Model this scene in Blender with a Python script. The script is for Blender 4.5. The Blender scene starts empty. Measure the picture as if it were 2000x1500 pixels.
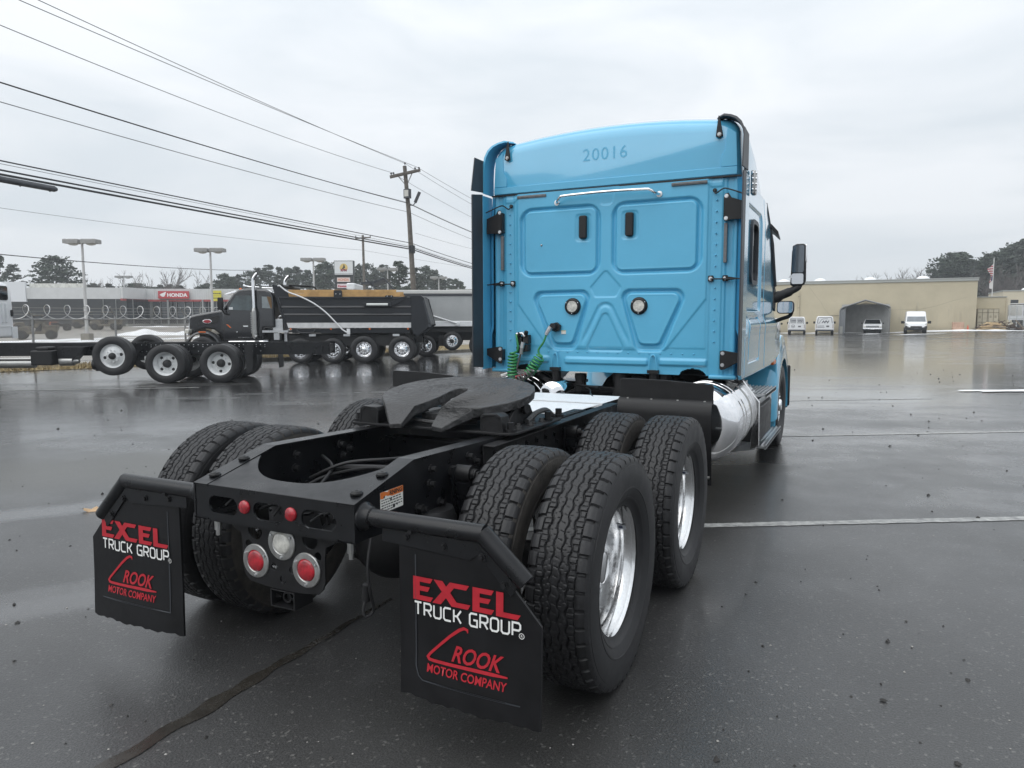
import bpy, bmesh, math, random
import numpy as np
from mathutils import Vector, Matrix

random.seed(7); RNG = np.random.default_rng(7)
SC = bpy.context.scene
COL = SC.collection
R_ = math.radians

# ------------------------------------------------------------------ camera
cam_d = bpy.data.cameras.new("camera")
cam = bpy.data.objects.new("camera", cam_d); COL.objects.link(cam)
CAM = Vector((2.1302, -2.0979, 1.6269)); YAW = R_(26.2459); PITCH = R_(5.2661); ROLL = R_(-0.1091)
cam_d.sensor_width = 36.0; cam_d.lens = 1393.81 / 2000 * 36.0
cam_d.clip_start = 0.05; cam_d.clip_end = 1500
cam.matrix_world = (Matrix.Translation(CAM) @ Matrix.Rotation(YAW, 4, 'Z') @ Matrix.Rotation(R_(90) - PITCH, 4, 'X')
                    @ Matrix.Rotation(ROLL, 4, 'Z'))
SC.camera = cam

# ------------------------------------------------------------------ sky and sun (thick winter overcast)
SUN_EL, SUN_AZ = R_(52), R_(205)
world = bpy.data.worlds.new("World"); SC.world = world; world.use_nodes = True
wn = world.node_tree; wn.nodes.clear()
def N(t, kind, **kw):
    n = t.nodes.new(kind)
    for k, v in kw.items():
        if k in n.inputs.keys() if not isinstance(k, int) else False: n.inputs[k].default_value = v
        else: setattr(n, k, v)
    return n
sky = N(wn, 'ShaderNodeTexSky', sky_type='NISHITA', sun_disc=False, sun_elevation=SUN_EL, sun_rotation=SUN_AZ)
tc = N(wn, 'ShaderNodeTexCoord'); mp = N(wn, 'ShaderNodeMapping'); mp.inputs['Scale'].default_value = (1, 1, 3.2)
n1 = N(wn, 'ShaderNodeTexNoise'); n1.inputs['Scale'].default_value = 3.2; n1.inputs['Detail'].default_value = 5; n1.inputs['Roughness'].default_value = .5
n1.inputs['Distortion'].default_value = .4
rp = N(wn, 'ShaderNodeValToRGB'); rp.color_ramp.elements[0].position = .36; rp.color_ramp.elements[1].position = .66
rp.color_ramp.elements[0].color = (.600, .648, .692, 1); rp.color_ramp.elements[1].color = (.740, .768, .800, 1)
sep = N(wn, 'ShaderNodeSeparateXYZ')
grad = N(wn, 'ShaderNodeMapRange'); grad.inputs['From Min'].default_value = 0.0; grad.inputs['From Max'].default_value = 1.0
grad.inputs['To Min'].default_value = .90; grad.inputs['To Max'].default_value = 1.62    # overcast domes are brighter overhead
mul = N(wn, 'ShaderNodeMixRGB', blend_type='MULTIPLY'); mul.inputs[0].default_value = 1
sc_ = N(wn, 'ShaderNodeMixRGB', blend_type='MULTIPLY'); sc_.inputs[0].default_value = 1; sc_.inputs[2].default_value = (10, 10, 10, 1)
mix = N(wn, 'ShaderNodeMixRGB'); mix.inputs[0].default_value = .97
bg = N(wn, 'ShaderNodeBackground'); bg.inputs['Strength'].default_value = .1
wo = N(wn, 'ShaderNodeOutputWorld')
L = wn.links.new
L(tc.outputs['Generated'], mp.inputs[0]); L(mp.outputs[0], n1.inputs['Vector']); L(n1.outputs['Fac'], rp.inputs[0])
L(tc.outputs['Generated'], sep.inputs[0]); L(sep.outputs['Z'], grad.inputs['Value'])
L(rp.outputs[0], mul.inputs[1]); L(grad.outputs[0], mul.inputs[2]); L(mul.outputs[0], sc_.inputs[1])
L(sky.outputs[0], mix.inputs[1]); L(sc_.outputs[0], mix.inputs[2]); L(mix.outputs[0], bg.inputs[0]); L(bg.outputs[0], wo.inputs[0])
sun_d = bpy.data.lights.new("sun", 'SUN'); sun_d.energy = 1.4; sun_d.angle = R_(75); sun_d.color = (1, .985, .96)
sun = bpy.data.objects.new("sun", sun_d); COL.objects.link(sun)
sdir = Vector((math.cos(SUN_EL) * math.sin(SUN_AZ), math.cos(SUN_EL) * math.cos(SUN_AZ), math.sin(SUN_EL)))
sun.rotation_euler = sdir.to_track_quat('Z', 'Y').to_euler()
vs = SC.view_settings; vs.view_transform = 'Standard'; vs.look = 'None'; vs.gamma = 1; vs.exposure = 0.28; vs.use_curve_mapping = False
SC.render.engine = 'CYCLES'; SC.cycles.use_denoising = True
SC.cycles.max_bounces = 6; SC.cycles.diffuse_bounces = 3; SC.cycles.glossy_bounces = 4; SC.cycles.transparent_max_bounces = 8
SC.cycles.caustics_reflective = False; SC.cycles.caustics_refractive = False; SC.cycles.sample_clamp_indirect = 6

# plan frame used to lay the yard out: l = metres to the camera's right, d = metres ahead of it
RT = Vector((math.cos(YAW), math.sin(YAW), 0)); FW = Vector((-math.sin(YAW), math.cos(YAW), 0))
def sm(x, a, b):
    t = np.clip((np.asarray(x, float) - a) / (b - a), 0, 1); return t * t * (3 - 2 * t)
def gh(l, d):                                   # height of the ground: flat yard, lots rising a little far off
    return .70 * sm(d, 46, 95) * sm(-l, 4, 22) + .42 * sm(l, 30, 44) * sm(d, 48, 64)
def PT(l, d, dz=0.0):
    p = Vector((CAM.x, CAM.y, 0)) + RT * l + FW * d
    p.z = float(gh(l, d)) + dz
    return p

# ------------------------------------------------------------------ materials
MATS = {}
def mat(name, col, rough=.5, metal=0.0, spec=.5, coat=0.0, n_scale=0, n_amt=0.0, r_amt=0.0, bump=0.0, b_scale=0, b_dist=.01,
        emit=None, alpha=None, col2=None, wet=0.0, detail=4):
    if name in MATS: return MATS[name]
    m = bpy.data.materials.new(name); m.use_nodes = True; t = m.node_tree
    b = t.nodes['Principled BSDF']; l = t.links.new
    c = tuple(col) + (1,)
    b.inputs['Base Color'].default_value = c; b.inputs['Roughness'].default_value = rough; b.inputs['Metallic'].default_value = metal
    b.inputs['Specular IOR Level'].default_value = spec; b.inputs['Coat Weight'].default_value = coat; b.inputs['Coat Roughness'].default_value = .06
    if emit: b.inputs['Emission Color'].default_value = tuple(emit[0]) + (1,); b.inputs['Emission Strength'].default_value = emit[1]
    if alpha is not None: b.inputs['Alpha'].default_value = alpha
    if n_scale:
        o = t.nodes.new('ShaderNodeTexCoord'); n = t.nodes.new('ShaderNodeTexNoise'); n.inputs['Scale'].default_value = n_scale; n.inputs['Detail'].default_value = detail
        n.inputs['Roughness'].default_value = .62
        l(o.outputs['Object'], n.inputs['Vector'])
        if n_amt:
            x = t.nodes.new('ShaderNodeMixRGB'); r = t.nodes.new('ShaderNodeMapRange'); r.inputs['From Min'].default_value = .3; r.inputs['From Max'].default_value = .72
            l(n.outputs['Fac'], r.inputs['Value']); l(r.outputs[0], x.inputs[0])
            x.inputs[1].default_value = tuple(col2) + (1,) if col2 else tuple(k * (1 - n_amt) for k in col) + (1,)
            x.inputs[2].default_value = c if col2 else tuple(min(1, k * (1 + n_amt)) for k in col) + (1,)
            l(x.outputs[0], b.inputs['Base Color'])
        if r_amt:
            r = t.nodes.new('ShaderNodeMapRange'); r.inputs['From Min'].default_value = .3; r.inputs['From Max'].default_value = .7
            r.inputs['To Min'].default_value = max(.02, rough - r_amt); r.inputs['To Max'].default_value = min(1, rough + r_amt)
            l(n.outputs['Fac'], r.inputs['Value']); l(r.outputs[0], b.inputs['Roughness'])
    if bump:
        o = t.nodes.new('ShaderNodeTexCoord'); n = t.nodes.new('ShaderNodeTexNoise'); n.inputs['Scale'].default_value = b_scale or 40; n.inputs['Detail'].default_value = 5
        k = t.nodes.new('ShaderNodeBump'); k.inputs['Strength'].default_value = bump; k.inputs['Distance'].default_value = b_dist
        l(o.outputs['Object'], n.inputs['Vector']); l(n.outputs['Fac'], k.inputs['Height']); l(k.outputs[0], b.inputs['Normal'])
    MATS[name] = m; return m

M_BLUE = mat('cab_blue_paint', (.092, .415, .64), .36, coat=.35, n_scale=3, n_amt=.03, r_amt=.06)
M_BLUE_GLOSS = mat('cab_blue_gloss', (.092, .415, .64), .16, coat=1.0, n_scale=2, n_amt=.03)
M_FRAME = mat('black_frame_paint', (.007, .0075, .009), .34, spec=.3, coat=.1, n_scale=9, n_amt=.3, r_amt=.12, bump=.10, b_scale=60, b_dist=.002)
M_FRAME_DIRTY = mat('dusty_black_steel', (.011, .011, .012), .5, spec=.3, n_scale=12, n_amt=.5, r_amt=.15, bump=.2, b_scale=45, b_dist=.004)
M_PLASTIC = mat('black_plastic', (.011, .011, .012), .46, spec=.35, n_scale=14, n_amt=.25, r_amt=.08, bump=.06, b_scale=120, b_dist=.002)
M_TRIM = mat('dark_grey_trim', (.040, .044, .052), .5, n_scale=8, n_amt=.15)
M_RUBBER = mat('tyre_rubber', (.019, .019, .0205), .50, spec=.4, n_scale=8, n_amt=.35, r_amt=.1, bump=.12, b_scale=180, b_dist=.0015)
M_RUBBER_MUD = mat('muddy_rubber', (.046, .041, .036), .75, n_scale=16, n_amt=.55, r_amt=.1, bump=.4, b_scale=60, b_dist=.006)
M_ALU = mat('polished_aluminium', (.80, .80, .80), .13, 1.0, n_scale=60, n_amt=.05, r_amt=.07)
M_ALU_SAT = mat('satin_aluminium', (.62, .63, .64), .34, 1.0, n_scale=30, n_amt=.1, r_amt=.08)
M_CHROME = mat('chrome', (.86, .86, .87), .07, 1.0, n_scale=14, n_amt=.04, r_amt=.03)
M_STEEL = mat('bare_steel', (.42, .42, .41), .38, 1.0, n_scale=30, n_amt=.2, r_amt=.1)
M_FLAP = mat('mud_flap_rubber', (.007, .007, .008), .42, spec=.28, n_scale=7, n_amt=.4, r_amt=.14, bump=.18, b_scale=25, b_dist=.004)
M_RED_INK = mat('red_flap_print', (.44, .018, .03), .45, n_scale=30, n_amt=.12)
M_WHITE_INK = mat('white_flap_print', (.78, .78, .76), .5, n_scale=40, n_amt=.05)
M_RED_LENS = mat('red_lens', (.36, .006, .016), .16, coat=.6, n_scale=38, n_amt=.5, r_amt=.05)
M_CLEAR_LENS = mat('clear_lens', (.62, .61, .56), .12, coat=1, n_scale=30, n_amt=.35, r_amt=.08)
M_HOSE = mat('green_hose', (.022, .235, .068), .32, coat=.5, n_scale=20, n_amt=.15)
M_HOSE_GREY = mat('grey_hose', (.10, .10, .10), .5, n_scale=20, n_amt=.2)
M_HOSE_RED = mat('red_hose', (.30, .05, .06), .5, n_scale=20, n_amt=.2)
M_WHITE = mat('white_paint', (.74, .75, .76), .35, coat=.3, n_scale=6, n_amt=.05)
M_BLACK_GLOSS = mat('black_gloss_paint', (.006, .0065, .009), .14, coat=1, n_scale=4, n_amt=.3)
M_BLACK = mat('matt_black', (.012, .012, .013), .6, n_scale=10, n_amt=.3)
M_GLASS = mat('dark_window_glass', (.012, .015, .018), .05, spec=.7, n_scale=2, n_amt=.3)
M_MIRROR = mat('mirror_glass', (.55, .57, .6), .03, 1.0, n_scale=4, n_amt=.02)
M_ORANGE = mat('orange_lens', (.65, .14, .02), .3, n_scale=30, n_amt=.1)
M_GREASE = mat('grease_coated_plate', (.035, .035, .036), .52, n_scale=16, n_amt=.65, r_amt=.2, bump=.75, b_scale=38, b_dist=.012)
M_LABEL_W = mat('label_white', (.72, .72, .68), .5, n_scale=60, n_amt=.08)
M_LABEL_O = mat('label_orange', (.62, .16, .03), .5, n_scale=60, n_amt=.15)
M_LABEL_K = mat('label_black_print', (.02, .02, .02), .6, n_scale=60, n_amt=.2)

# ------------------------------------------------------------------ geometry helpers
class G:
    def __init__(s): s.v = []; s.f = []; s.m = []
    def add(s, vs, fs, mi=0):
        o = len(s.v); s.v.extend(tuple(map(float, p)) for p in vs)
        for f in fs: s.f.append(tuple(i + o for i in f)); s.m.append(mi)
        return s
    def box(s, x0, x1, y0, y1, z0, z1, mi=0):
        v = [(x, y, z) for z in (z0, z1) for y in (y0, y1) for x in (x0, x1)]
        return s.add(v, [(0, 2, 3, 1), (4, 5, 7, 6), (0, 1, 5, 4), (2, 6, 7, 3), (0, 4, 6, 2), (1, 3, 7, 5)], mi)
    def bar(s, p, q, w, h, mi=0, up=(0, 0, 1)):          # box section between two points
        p, q = Vector(p), Vector(q); d = (q - p).normalized(); u = Vector(up)
        if abs(d.dot(u)) > .98: u = Vector((0, 1, 0))
        a = d.cross(u).normalized() * (w / 2); b = a.cross(d).normalized() * (h / 2)
        v = [c + sa * a + sb * b for c in (p, q) for sa, sb in ((-1, -1), (1, -1), (1, 1), (-1, 1))]
        return s.add(v, [(3, 2, 1, 0), (4, 5, 6, 7), (0, 1, 5, 4), (1, 2, 6, 5), (2, 3, 7, 6), (3, 0, 4, 7)], mi)
    def tube(s, pts, r, n=8, mi=0, caps=True):
        P = [Vector(p) for p in pts]; k = len(P); rr = r if hasattr(r, '__len__') else [r] * k
        t0 = (P[1] - P[0]).normalized(); u = Vector((0, 0, 1)) if abs(t0.z) < .9 else Vector((1, 0, 0))
        a = t0.cross(u).normalized(); vs = []; fs = []
        for i in range(k):
            t = ((P[min(i + 1, k - 1)] - P[max(i - 1, 0)])).normalized()
            a = (a - t * a.dot(t)).normalized(); b = t.cross(a)
            for j in range(n):
                g = 2 * math.pi * j / n; vs.append(P[i] + (a * math.cos(g) + b * math.sin(g)) * rr[i])
        for i in range(k - 1):
            for j in range(n):
                fs.append((i * n + j, i * n + (j + 1) % n, (i + 1) * n + (j + 1) % n, (i + 1) * n + j))
        if caps: fs.append(tuple(range(n))[::-1]); fs.append(tuple((k - 1) * n + j for j in range(n)))
        return s.add(vs, fs, mi)
    def cyl(s, p, q, r, n=16, mi=0, r2=None): return s.tube([p, q], [r, r if r2 is None else r2], n, mi)
    def lathe(s, prof, c=(0, 0, 0), axis='x', n=32, mi=0, close=False, a0=0, a1=2 * math.pi):   # prof: (radius, offset along axis)
        k = len(prof); full = abs(a1 - a0 - 2 * math.pi) < 1e-6; m = n if full else n + 1; vs = []; fs = []
        for j in range(m):
            g = a0 + (a1 - a0) * j / n; cs, sn = math.cos(g), math.sin(g)
            for r, h in prof:
                p = {'x': (h, r * cs, r * sn), 'y': (r * sn, h, r * cs), 'z': (r * cs, r * sn, h)}[axis]
                vs.append((c[0] + p[0], c[1] + p[1], c[2] + p[2]))
        for j in range(n):
            j2 = (j + 1) % m
            for i in range(k if close else k - 1):
                i2 = (i + 1) % k; fs.append((j * k + i, j2 * k + i, j2 * k + i2, j * k + i2))
        return s.add(vs, fs, mi)
    def prism(s, poly, axis, a, b, mi=0):                 # polygon in the two other axes, extruded from a to b
        n = len(poly)
        f = {'x': lambda p, h: (h, p[0], p[1]), 'y': lambda p, h: (p[0], h, p[1]), 'z': lambda p, h: (p[0], p[1], h)}[axis]
        vs = [f(p, a) for p in poly] + [f(p, b) for p in poly]
        return s.add(vs, [tuple(range(n)), tuple(range(2 * n - 1, n - 1, -1))] + [(i, i + n, (i + 1) % n + n, (i + 1) % n) for i in range(n)], mi)
    def loft(s, rings, mi=0, caps=True, closed=True):
        n = len(rings[0]); vs = [p for r in rings for p in r]; fs = []
        for i in range(len(rings) - 1):
            for j in range(n if closed else n - 1):
                fs.append((i * n + j, i * n + (j + 1) % n, (i + 1) * n + (j + 1) % n, (i + 1) * n + j))
        if caps and closed: fs.append(tuple(range(n))[::-1]); fs.append(tuple((len(rings) - 1) * n + j for j in range(n)))
        return s.add(vs, fs, mi)
    def ball(s, c, r, n=12, m=8, mi=0, sz=1.0, half=False):
        prof = [(r * math.cos(t), r * sz * math.sin(t)) for t in np.linspace(0 if half else -math.pi / 2, math.pi / 2, m + 1)]
        return s.lathe(prof, c, 'z', n, mi)
    def hexbolt(s, c, axis, r=.014, h=.012, mi=0):
        d = Vector(axis); c = Vector(c); s.tube([c, c + d * h * .3], [r * 1.5, r * 1.5], 10, mi); return s.tube([c + d * h * .3, c + d * h], r, 6, mi)
    def xf(s, M, i0=0):
        for i in range(i0, len(s.v)): s.v[i] = tuple(M @ Vector(s.v[i]))
        return s

def mesh_np(name, V, F, sharp=None):
    me = bpy.data.meshes.new(name); V = np.asarray(V, np.float32); F = np.asarray(F, np.int32); k = F.shape[1]
    me.vertices.add(len(V)); me.vertices.foreach_set('co', V.ravel())
    me.loops.add(F.size); me.loops.foreach_set('vertex_index', F.ravel())
    me.polygons.add(len(F)); me.polygons.foreach_set('loop_start', np.arange(0, F.size, k, dtype=np.int32)); me.polygons.foreach_set('loop_total', np.full(len(F), k, np.int32))
    me.update(calc_edges=True); me.polygons.foreach_set('use_smooth', np.ones(len(F), bool))
    if sharp: me.set_sharp_from_angle(angle=R_(sharp))
    return me

def link(o, parent=None, loc=None, rot=None):
    COL.objects.link(o)
    if parent is not None: o.parent = parent
    if loc is not None: o.location = loc
    if rot is not None: o.rotation_euler = rot
    return o
def obj(name, g, mats, parent=None, bevel=0, sharp=35, loc=None, rot=None, seg=2, fix=True):
    me = bpy.data.meshes.new(name); me.from_pydata(g.v, [], g.f)
    for m in (mats if isinstance(mats, (list, tuple)) else [mats]): me.materials.append(m)
    me.polygons.foreach_set('material_index', g.m)
    if fix:
        bm = bmesh.new(); bm.from_mesh(me); bmesh.ops.recalc_face_normals(bm, faces=bm.faces[:]); bm.to_mesh(me); bm.free()
    me.polygons.foreach_set('use_smooth', [True] * len(me.polygons)); me.set_sharp_from_angle(angle=R_(sharp)); me.update()
    o = link(bpy.data.objects.new(name, me), parent, loc, rot)
    if bevel:
        b = o.modifiers.new('bevel', 'BEVEL'); b.width = bevel; b.segments = seg; b.limit_method = 'ANGLE'; b.angle_limit = R_(40); b.harden_normals = False
    return o
def objm(name, me, mats=None, parent=None, loc=None, rot=None):
    if mats:
        me.materials.clear()
        for m in (mats if isinstance(mats, (list, tuple)) else [mats]): me.materials.append(m)
    return link(bpy.data.objects.new(name, me), parent, loc, rot)
def tag(o, label=None, cat=None, group=None, kind=None):
    if label: o['label'] = label
    if cat: o['category'] = cat
    if group: o['group'] = group
    if kind: o['kind'] = kind
    return o
def thing(name, label, cat, loc=(0, 0, 0), rz=0.0, group=None):
    o = bpy.data.objects.new(name, None); o.empty_display_size = .2
    link(o, None, loc, (0, 0, rz)); return tag(o, label, cat, group)
def part(name, parent, loc=(0, 0, 0), rot=(0, 0, 0)):
    o = bpy.data.objects.new(name, None); o.empty_display_size = .05
    return link(o, parent, loc, rot)
def kids(o): return [c for c in bpy.data.objects if c.parent == o]
CHILD = {}
def copy_tree(o, parent=None, loc=None, rot=None, label=None, scale=None):
    c = o.copy(); COL.objects.link(c)
    if parent is not None: c.parent = parent
    if loc is not None: c.location = loc
    if rot is not None: c.rotation_euler = rot
    if scale is not None: c.scale = scale
    if label: c['label'] = label
    for k in o.children: copy_tree(k, c)
    return c
def curve_mesh(cu):
    o = bpy.data.objects.new('tmp', cu); COL.objects.link(o)
    dg = bpy.context.evaluated_depsgraph_get(); dg.update()
    me = bpy.data.meshes.new_from_object(o.evaluated_get(dg), depsgraph=dg)
    bpy.data.objects.remove(o); bpy.data.curves.remove(cu); return me
def plate(outlines, thick, res=1):                        # flat plate with holes, in local XY, thickness along Z
    cu = bpy.data.curves.new('plate', 'CURVE'); cu.dimensions = '2D'; cu.fill_mode = 'BOTH'; cu.extrude = thick / 2
    for pl in outlines:
        s = cu.splines.new('POLY'); s.points.add(len(pl) - 1)
        for p, q in zip(s.points, pl): p.co = (q[0], q[1], 0, 1)
        s.use_cyclic_u = True
    return curve_mesh(cu)
def text_mesh(body, size, thick=.0006, align='LEFT', shear=0.0, offset=0.0, space=1.0, width=None):
    cu = bpy.data.curves.new('text', 'FONT'); cu.body = body; cu.size = size; cu.extrude = thick / 2; cu.align_x = align; cu.shear = shear
    cu.offset = offset; cu.space_character = space; cu.resolution_u = 3
    me = curve_mesh(cu)
    if width and len(me.vertices):
        xs = [v.co.x for v in me.vertices]; a, b = min(xs), max(xs); k = width / (b - a)
        for v in me.vertices: v.co.x = (v.co.x - a) * k
    return me
def on_plane(me, o, u, v):                                # move a local-XY mesh onto the plane through o spanned by u, v
    o, u, v = Vector(o), Vector(u).normalized(), Vector(v).normalized(); w = u.cross(v)
    M = Matrix(((u.x, v.x, w.x, o.x), (u.y, v.y, w.y, o.y), (u.z, v.z, w.z, o.z), (0, 0, 0, 1)))
    me.transform(M); me.update(); return me
def rrect(x0, x1, z0, z1, r, n=5):
    out = []
    for cx, cz, a in ((x1 - r, z1 - r, 0), (x0 + r, z1 - r, 90), (x0 + r, z0 + r, 180), (x1 - r, z0 + r, 270)):
        for i in range(n + 1):
            t = R_(a + 90 * i / n); out.append((cx + r * math.cos(t), cz + r * math.sin(t)))
    return out
def circ(x, z, r, n=20): return [(x + r * math.cos(2 * math.pi * i / n), z + r * math.sin(2 * math.pi * i / n)) for i in range(n)]
def stroke(g, pts, w, y=0.0, mi=0, closed=False):         # flat mitred line in local XY
    P = [Vector((p[0], p[1])) for p in pts]; n = len(P); Lp, Rp = [], []
    for i in range(n):
        a = P[(i - 1) % n] if closed or i > 0 else None; b = P[(i + 1) % n] if closed or i < n - 1 else None
        d1 = (P[i] - a).normalized() if a is not None else None; d2 = (b - P[i]).normalized() if b is not None else None
        d1 = d1 or d2; d2 = d2 or d1
        nn = Vector((-(d1.y + d2.y), d1.x + d2.x))
        if nn.length < 1e-6: nn = Vector((-d1.y, d1.x))
        nn.normalize(); k = 1 / max(.45, nn.dot(Vector((-d1.y, d1.x)))); hw = (w[i] if hasattr(w, '__len__') else w) / 2 * k
        Lp.append(P[i] + nn * hw); Rp.append(P[i] - nn * hw)
    vs = [(p.x, p.y, y) for p in Lp] + [(p.x, p.y, y) for p in Rp]
    fs = [(i, i + n, (i + 1) % n + n, (i + 1) % n) for i in range(n if closed else n - 1)]
    return g.add(vs, fs, mi)
# ================================================================== the blue tractor unit
TR = thing('semi_truck', 'light blue sleeper cab truck tractor seen from behind with bare fifth wheel', 'truck', (0, 0, 0))
YA, AXS = .883, 1.329
BOLTS = {}
def bolt(p, axis, r, h, parent, m=None, name='bolt'):     # one bolt object, mesh shared between equal ones
    key = (r, h, tuple(axis), m.name if m else '')
    if key not in BOLTS:
        g = G(); g.hexbolt((0, 0, 0), axis, r, h); o = obj(name, g, m or M_FRAME, parent, loc=p); BOLTS[key] = o.data; return o
    return objm(name, BOLTS[key], None, parent, loc=p)
def rail_z(y): return .928 + (1.030 - .928) * min(1, max(0, y / .40)) - (.03 * max(0, y - .42))
# ---- frame rails (channel section) with the sloping tail
def frame_rail(sx):
    g = G(); xo, xi = sx * .432, sx * .350
    ys = [0, .08, .40, .46, 1.0, 2.0, 3.2, 4.6, 6.6, 8.0]
    for k in range(len(ys) - 1):
        y0, y1 = ys[k], ys[k + 1]; z0, z1 = rail_z(y0), rail_z(y1); b0, b1 = max(.745, z0 - .27) if y0 > .3 else .775, max(.745, z1 - .27) if y1 > .3 else .775
        for a, b, h in ((xo, xi, .009),):
            g.add([(a, y0, z0), (b, y0, z0), (b, y1, z1), (a, y1, z1), (a, y0, z0 - h), (b, y0, z0 - h), (b, y1, z1 - h), (a, y1, z1 - h)],
                  [(0, 1, 2, 3), (4, 7, 6, 5), (1, 5, 6, 2), (0, 4, 5, 1)][:3])
            g.add([(a, y0, b0), (b, y0, b0), (b, y1, b1), (a, y1, b1), (a, y0, b0 + h), (b, y0, b0 + h), (b, y1, b1 + h), (a, y1, b1 + h)],
                  [(0, 3, 2, 1), (4, 5, 6, 7), (1, 2, 6, 5)])
        w = xo - sx * .009
        g.add([(xo, y0, b0), (xo, y1, b1), (xo, y1, z1), (xo, y0, z0), (w, y0, b0 + .009), (w, y1, b1 + .009), (w, y1, z1 - .009), (w, y0, z0 - .009)],
              [(0, 1, 2, 3), (7, 6, 5, 4)] + ([(0, 3, 7, 4)] if k == 0 else []))
    return obj('frame_rail', g, M_FRAME, TR, sharp=25)
RAILS = [frame_rail(-1), frame_rail(1)]
# outer reinforcement channel beside the fifth wheel (both sides), slotted mounting angle
for sx in (-1, 1):
    g = G(); g.box(sx * .435, sx * .443, 1.0, 3.0, .78, .985); g.box(sx * .435, sx * .505, 1.0, 3.0, .985, .995)
    o = obj('mounting_angle', g, M_FRAME_DIRTY, TR, bevel=.003)
    for y in np.arange(1.12, 2.9, .13): bolt((sx * .443, y, .955 - .02 * y), (sx, 0, 0), .012, .016, o)
    for y in np.arange(1.1, 2.9, .21): bolt((sx * .443, y, .87), (sx, 0, 0), .012, .016, o)
# ---- rear crossmember with three slots and two reflectors
FACE = [(-.415, .775), (.432, .775), (.432, .924), (.415, .928), (-.415, .928)]
face = [(-.424, .778), (.424, .778), (.424, .926), (-.424, .926)]
slots = [rrect(a, b, .808, .882, .034, 6) for a, b in ((-.345, -.180), (-.090, .078), (.168, .340))]
me = on_plane(plate([face] + slots, .010), (0, .008, 0), (1, 0, 0), (0, 0, 1))
CM = objm('rear_crossmember', me, M_FRAME, TR)
b = CM.modifiers.new('bevel', 'BEVEL'); b.width = .002; b.segments = 1; b.limit_method = 'ANGLE'
# curved gusset top
N_ = 24; gp = [(-.349, .004), (.349, .004), (.349, .30)]
for i in range(N_ + 1):
    t = i / N_; x = .345 - .69 * t; gp.append((x, .105 + .20 * abs(2 * t - 1) ** 2.6))
gp.append((-.349, .30))
g = G(); zt = lambda y: .926 + .255 * max(0, y - 0) * .98
n = len(gp)
g.add([(x, y, zt(y)) for x, y in gp] + [(x, y, zt(y) - .012) for x, y in gp], [tuple(range(n)), tuple(range(2 * n - 1, n - 1, -1))] + [(i, i + n, (i + 1) % n + n, (i + 1) % n) for i in range(n)])
obj('gusset_plate', g, M_FRAME, TR, bevel=.002, sharp=30)
g = G(); g.box(-.349, .349, .013, .10, .766, .775); obj('lower_flange', g, M_FRAME, TR)
for x, y in ((-.385, .075), (-.385, .24), (.385, .075), (.385, .24)):
    g = G(); z = rail_z(y); g.lathe([(.026, 0), (.026, .006), (.018, .014), (.0, .016)], (x, y, z), 'z', 14); g.cyl((x, y, z + .0135), (x, y, z + .0165), .006, 6)
    obj('bolt', g, M_FRAME_DIRTY, TR)
for x in (-.136, .115):
    g = G(); g.lathe([(.0, -.010), (.024, -.008), (.0285, -.003), (.0285, .004)], (x, .0, .853), 'y', 28); obj('red_reflector', g, M_RED_LENS, TR, sharp=50)
# ---- tail lamp bracket
YB = .064; cx = .0
def br(pts): return [(p[0] + cx, p[1]) for p in pts]
outl = [(-.305, .775), (.305, .775), (.275, .735), (.232, .715), (.225, .66), (.225, .57), (.212, .535), (.19, .513), (.09, .502), (-.09, .502), (-.19, .513), (-.212, .535), (-.225, .57), (-.225, .66), (-.232, .715), (-.275, .735)]
holes = [circ(-.15, .735, .040), circ(.15, .735, .040), circ(-.19, .672, .018), (circ(.19, .672, .018)), circ(-.05, .592, .016), circ(.05, .592, .016), circ(0, .545, .018)]
me = on_plane(plate([outl] + holes, .008), (0, YB + .006, 0), (1, 0, 0), (0, 0, 1))
LB = objm('lamp_bracket', me, M_FRAME_DIRTY, TR)
def tail_lamp(x, z, lens):
    p = part('tail_lamp', TR, (x, YB, z))
    g = G(); g.lathe([(.047, -.004), (.049, -.006), (.070, -.005), (.073, -.002), (.073, .004)], (0, 0, 0), 'y', 36); obj('lamp_ring', g, M_STEEL, p, sharp=40)
    g = G(); g.lathe([(0, -.013), (.02, -.0125), (.038, -.010), (.047, -.004), (.048, .004)], (0, 0, 0), 'y', 32); obj('lens', g, lens, p, sharp=60)
    for a in (60, 180, 300):
        t = R_(a); g = G(); g.lathe([(0, -.012), (.005, -.011), (.0065, -.005)], (.060 * math.sin(t), 0, .060 * math.cos(t)), 'y', 10); obj('screw', g, M_ALU_SAT, p)
    return p
tail_lamp(0, .702, M_CLEAR_LENS); tail_lamp(-.147, .605, M_RED_LENS); tail_lamp(.130, .607, M_RED_LENS)
# back-up alarm box under the bracket
g = G(); g.box(-.062, .062, .075, .15, .425, .500)
a = obj('backup_alarm', G().box(-.066, .066, .120, .165, .425, .500), M_PLASTIC, TR)
g = G(); g.box(-.066, -.060, .058, .12, .425, .500); g.box(.060, .066, .058, .12, .425, .500); g.box(-.06, .06, .058, .12, .425, .430); g.box(-.06, .06, .058, .12, .495, .500)
g.lathe([(.024, .095), (.024, .085), (.016, .085), (.016, .100), (0, .1)], (0, 0, .462), 'y', 18)
for s in (-1, 1): g.prism([(s * .058, .473), (s * .026, .463), (s * .058, .453)], 'y', .08, .118)
obj('alarm_horn', g, M_PLASTIC, a)
for x in (-.36, .365):
    g = G(); g.cyl((x, .06, .777), (x, .06, .715), .016, 10); g.cyl((x, .06, .715), (x, .06, .690), .011, 10); obj('drain_valve', g, M_STEEL, TR)
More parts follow.
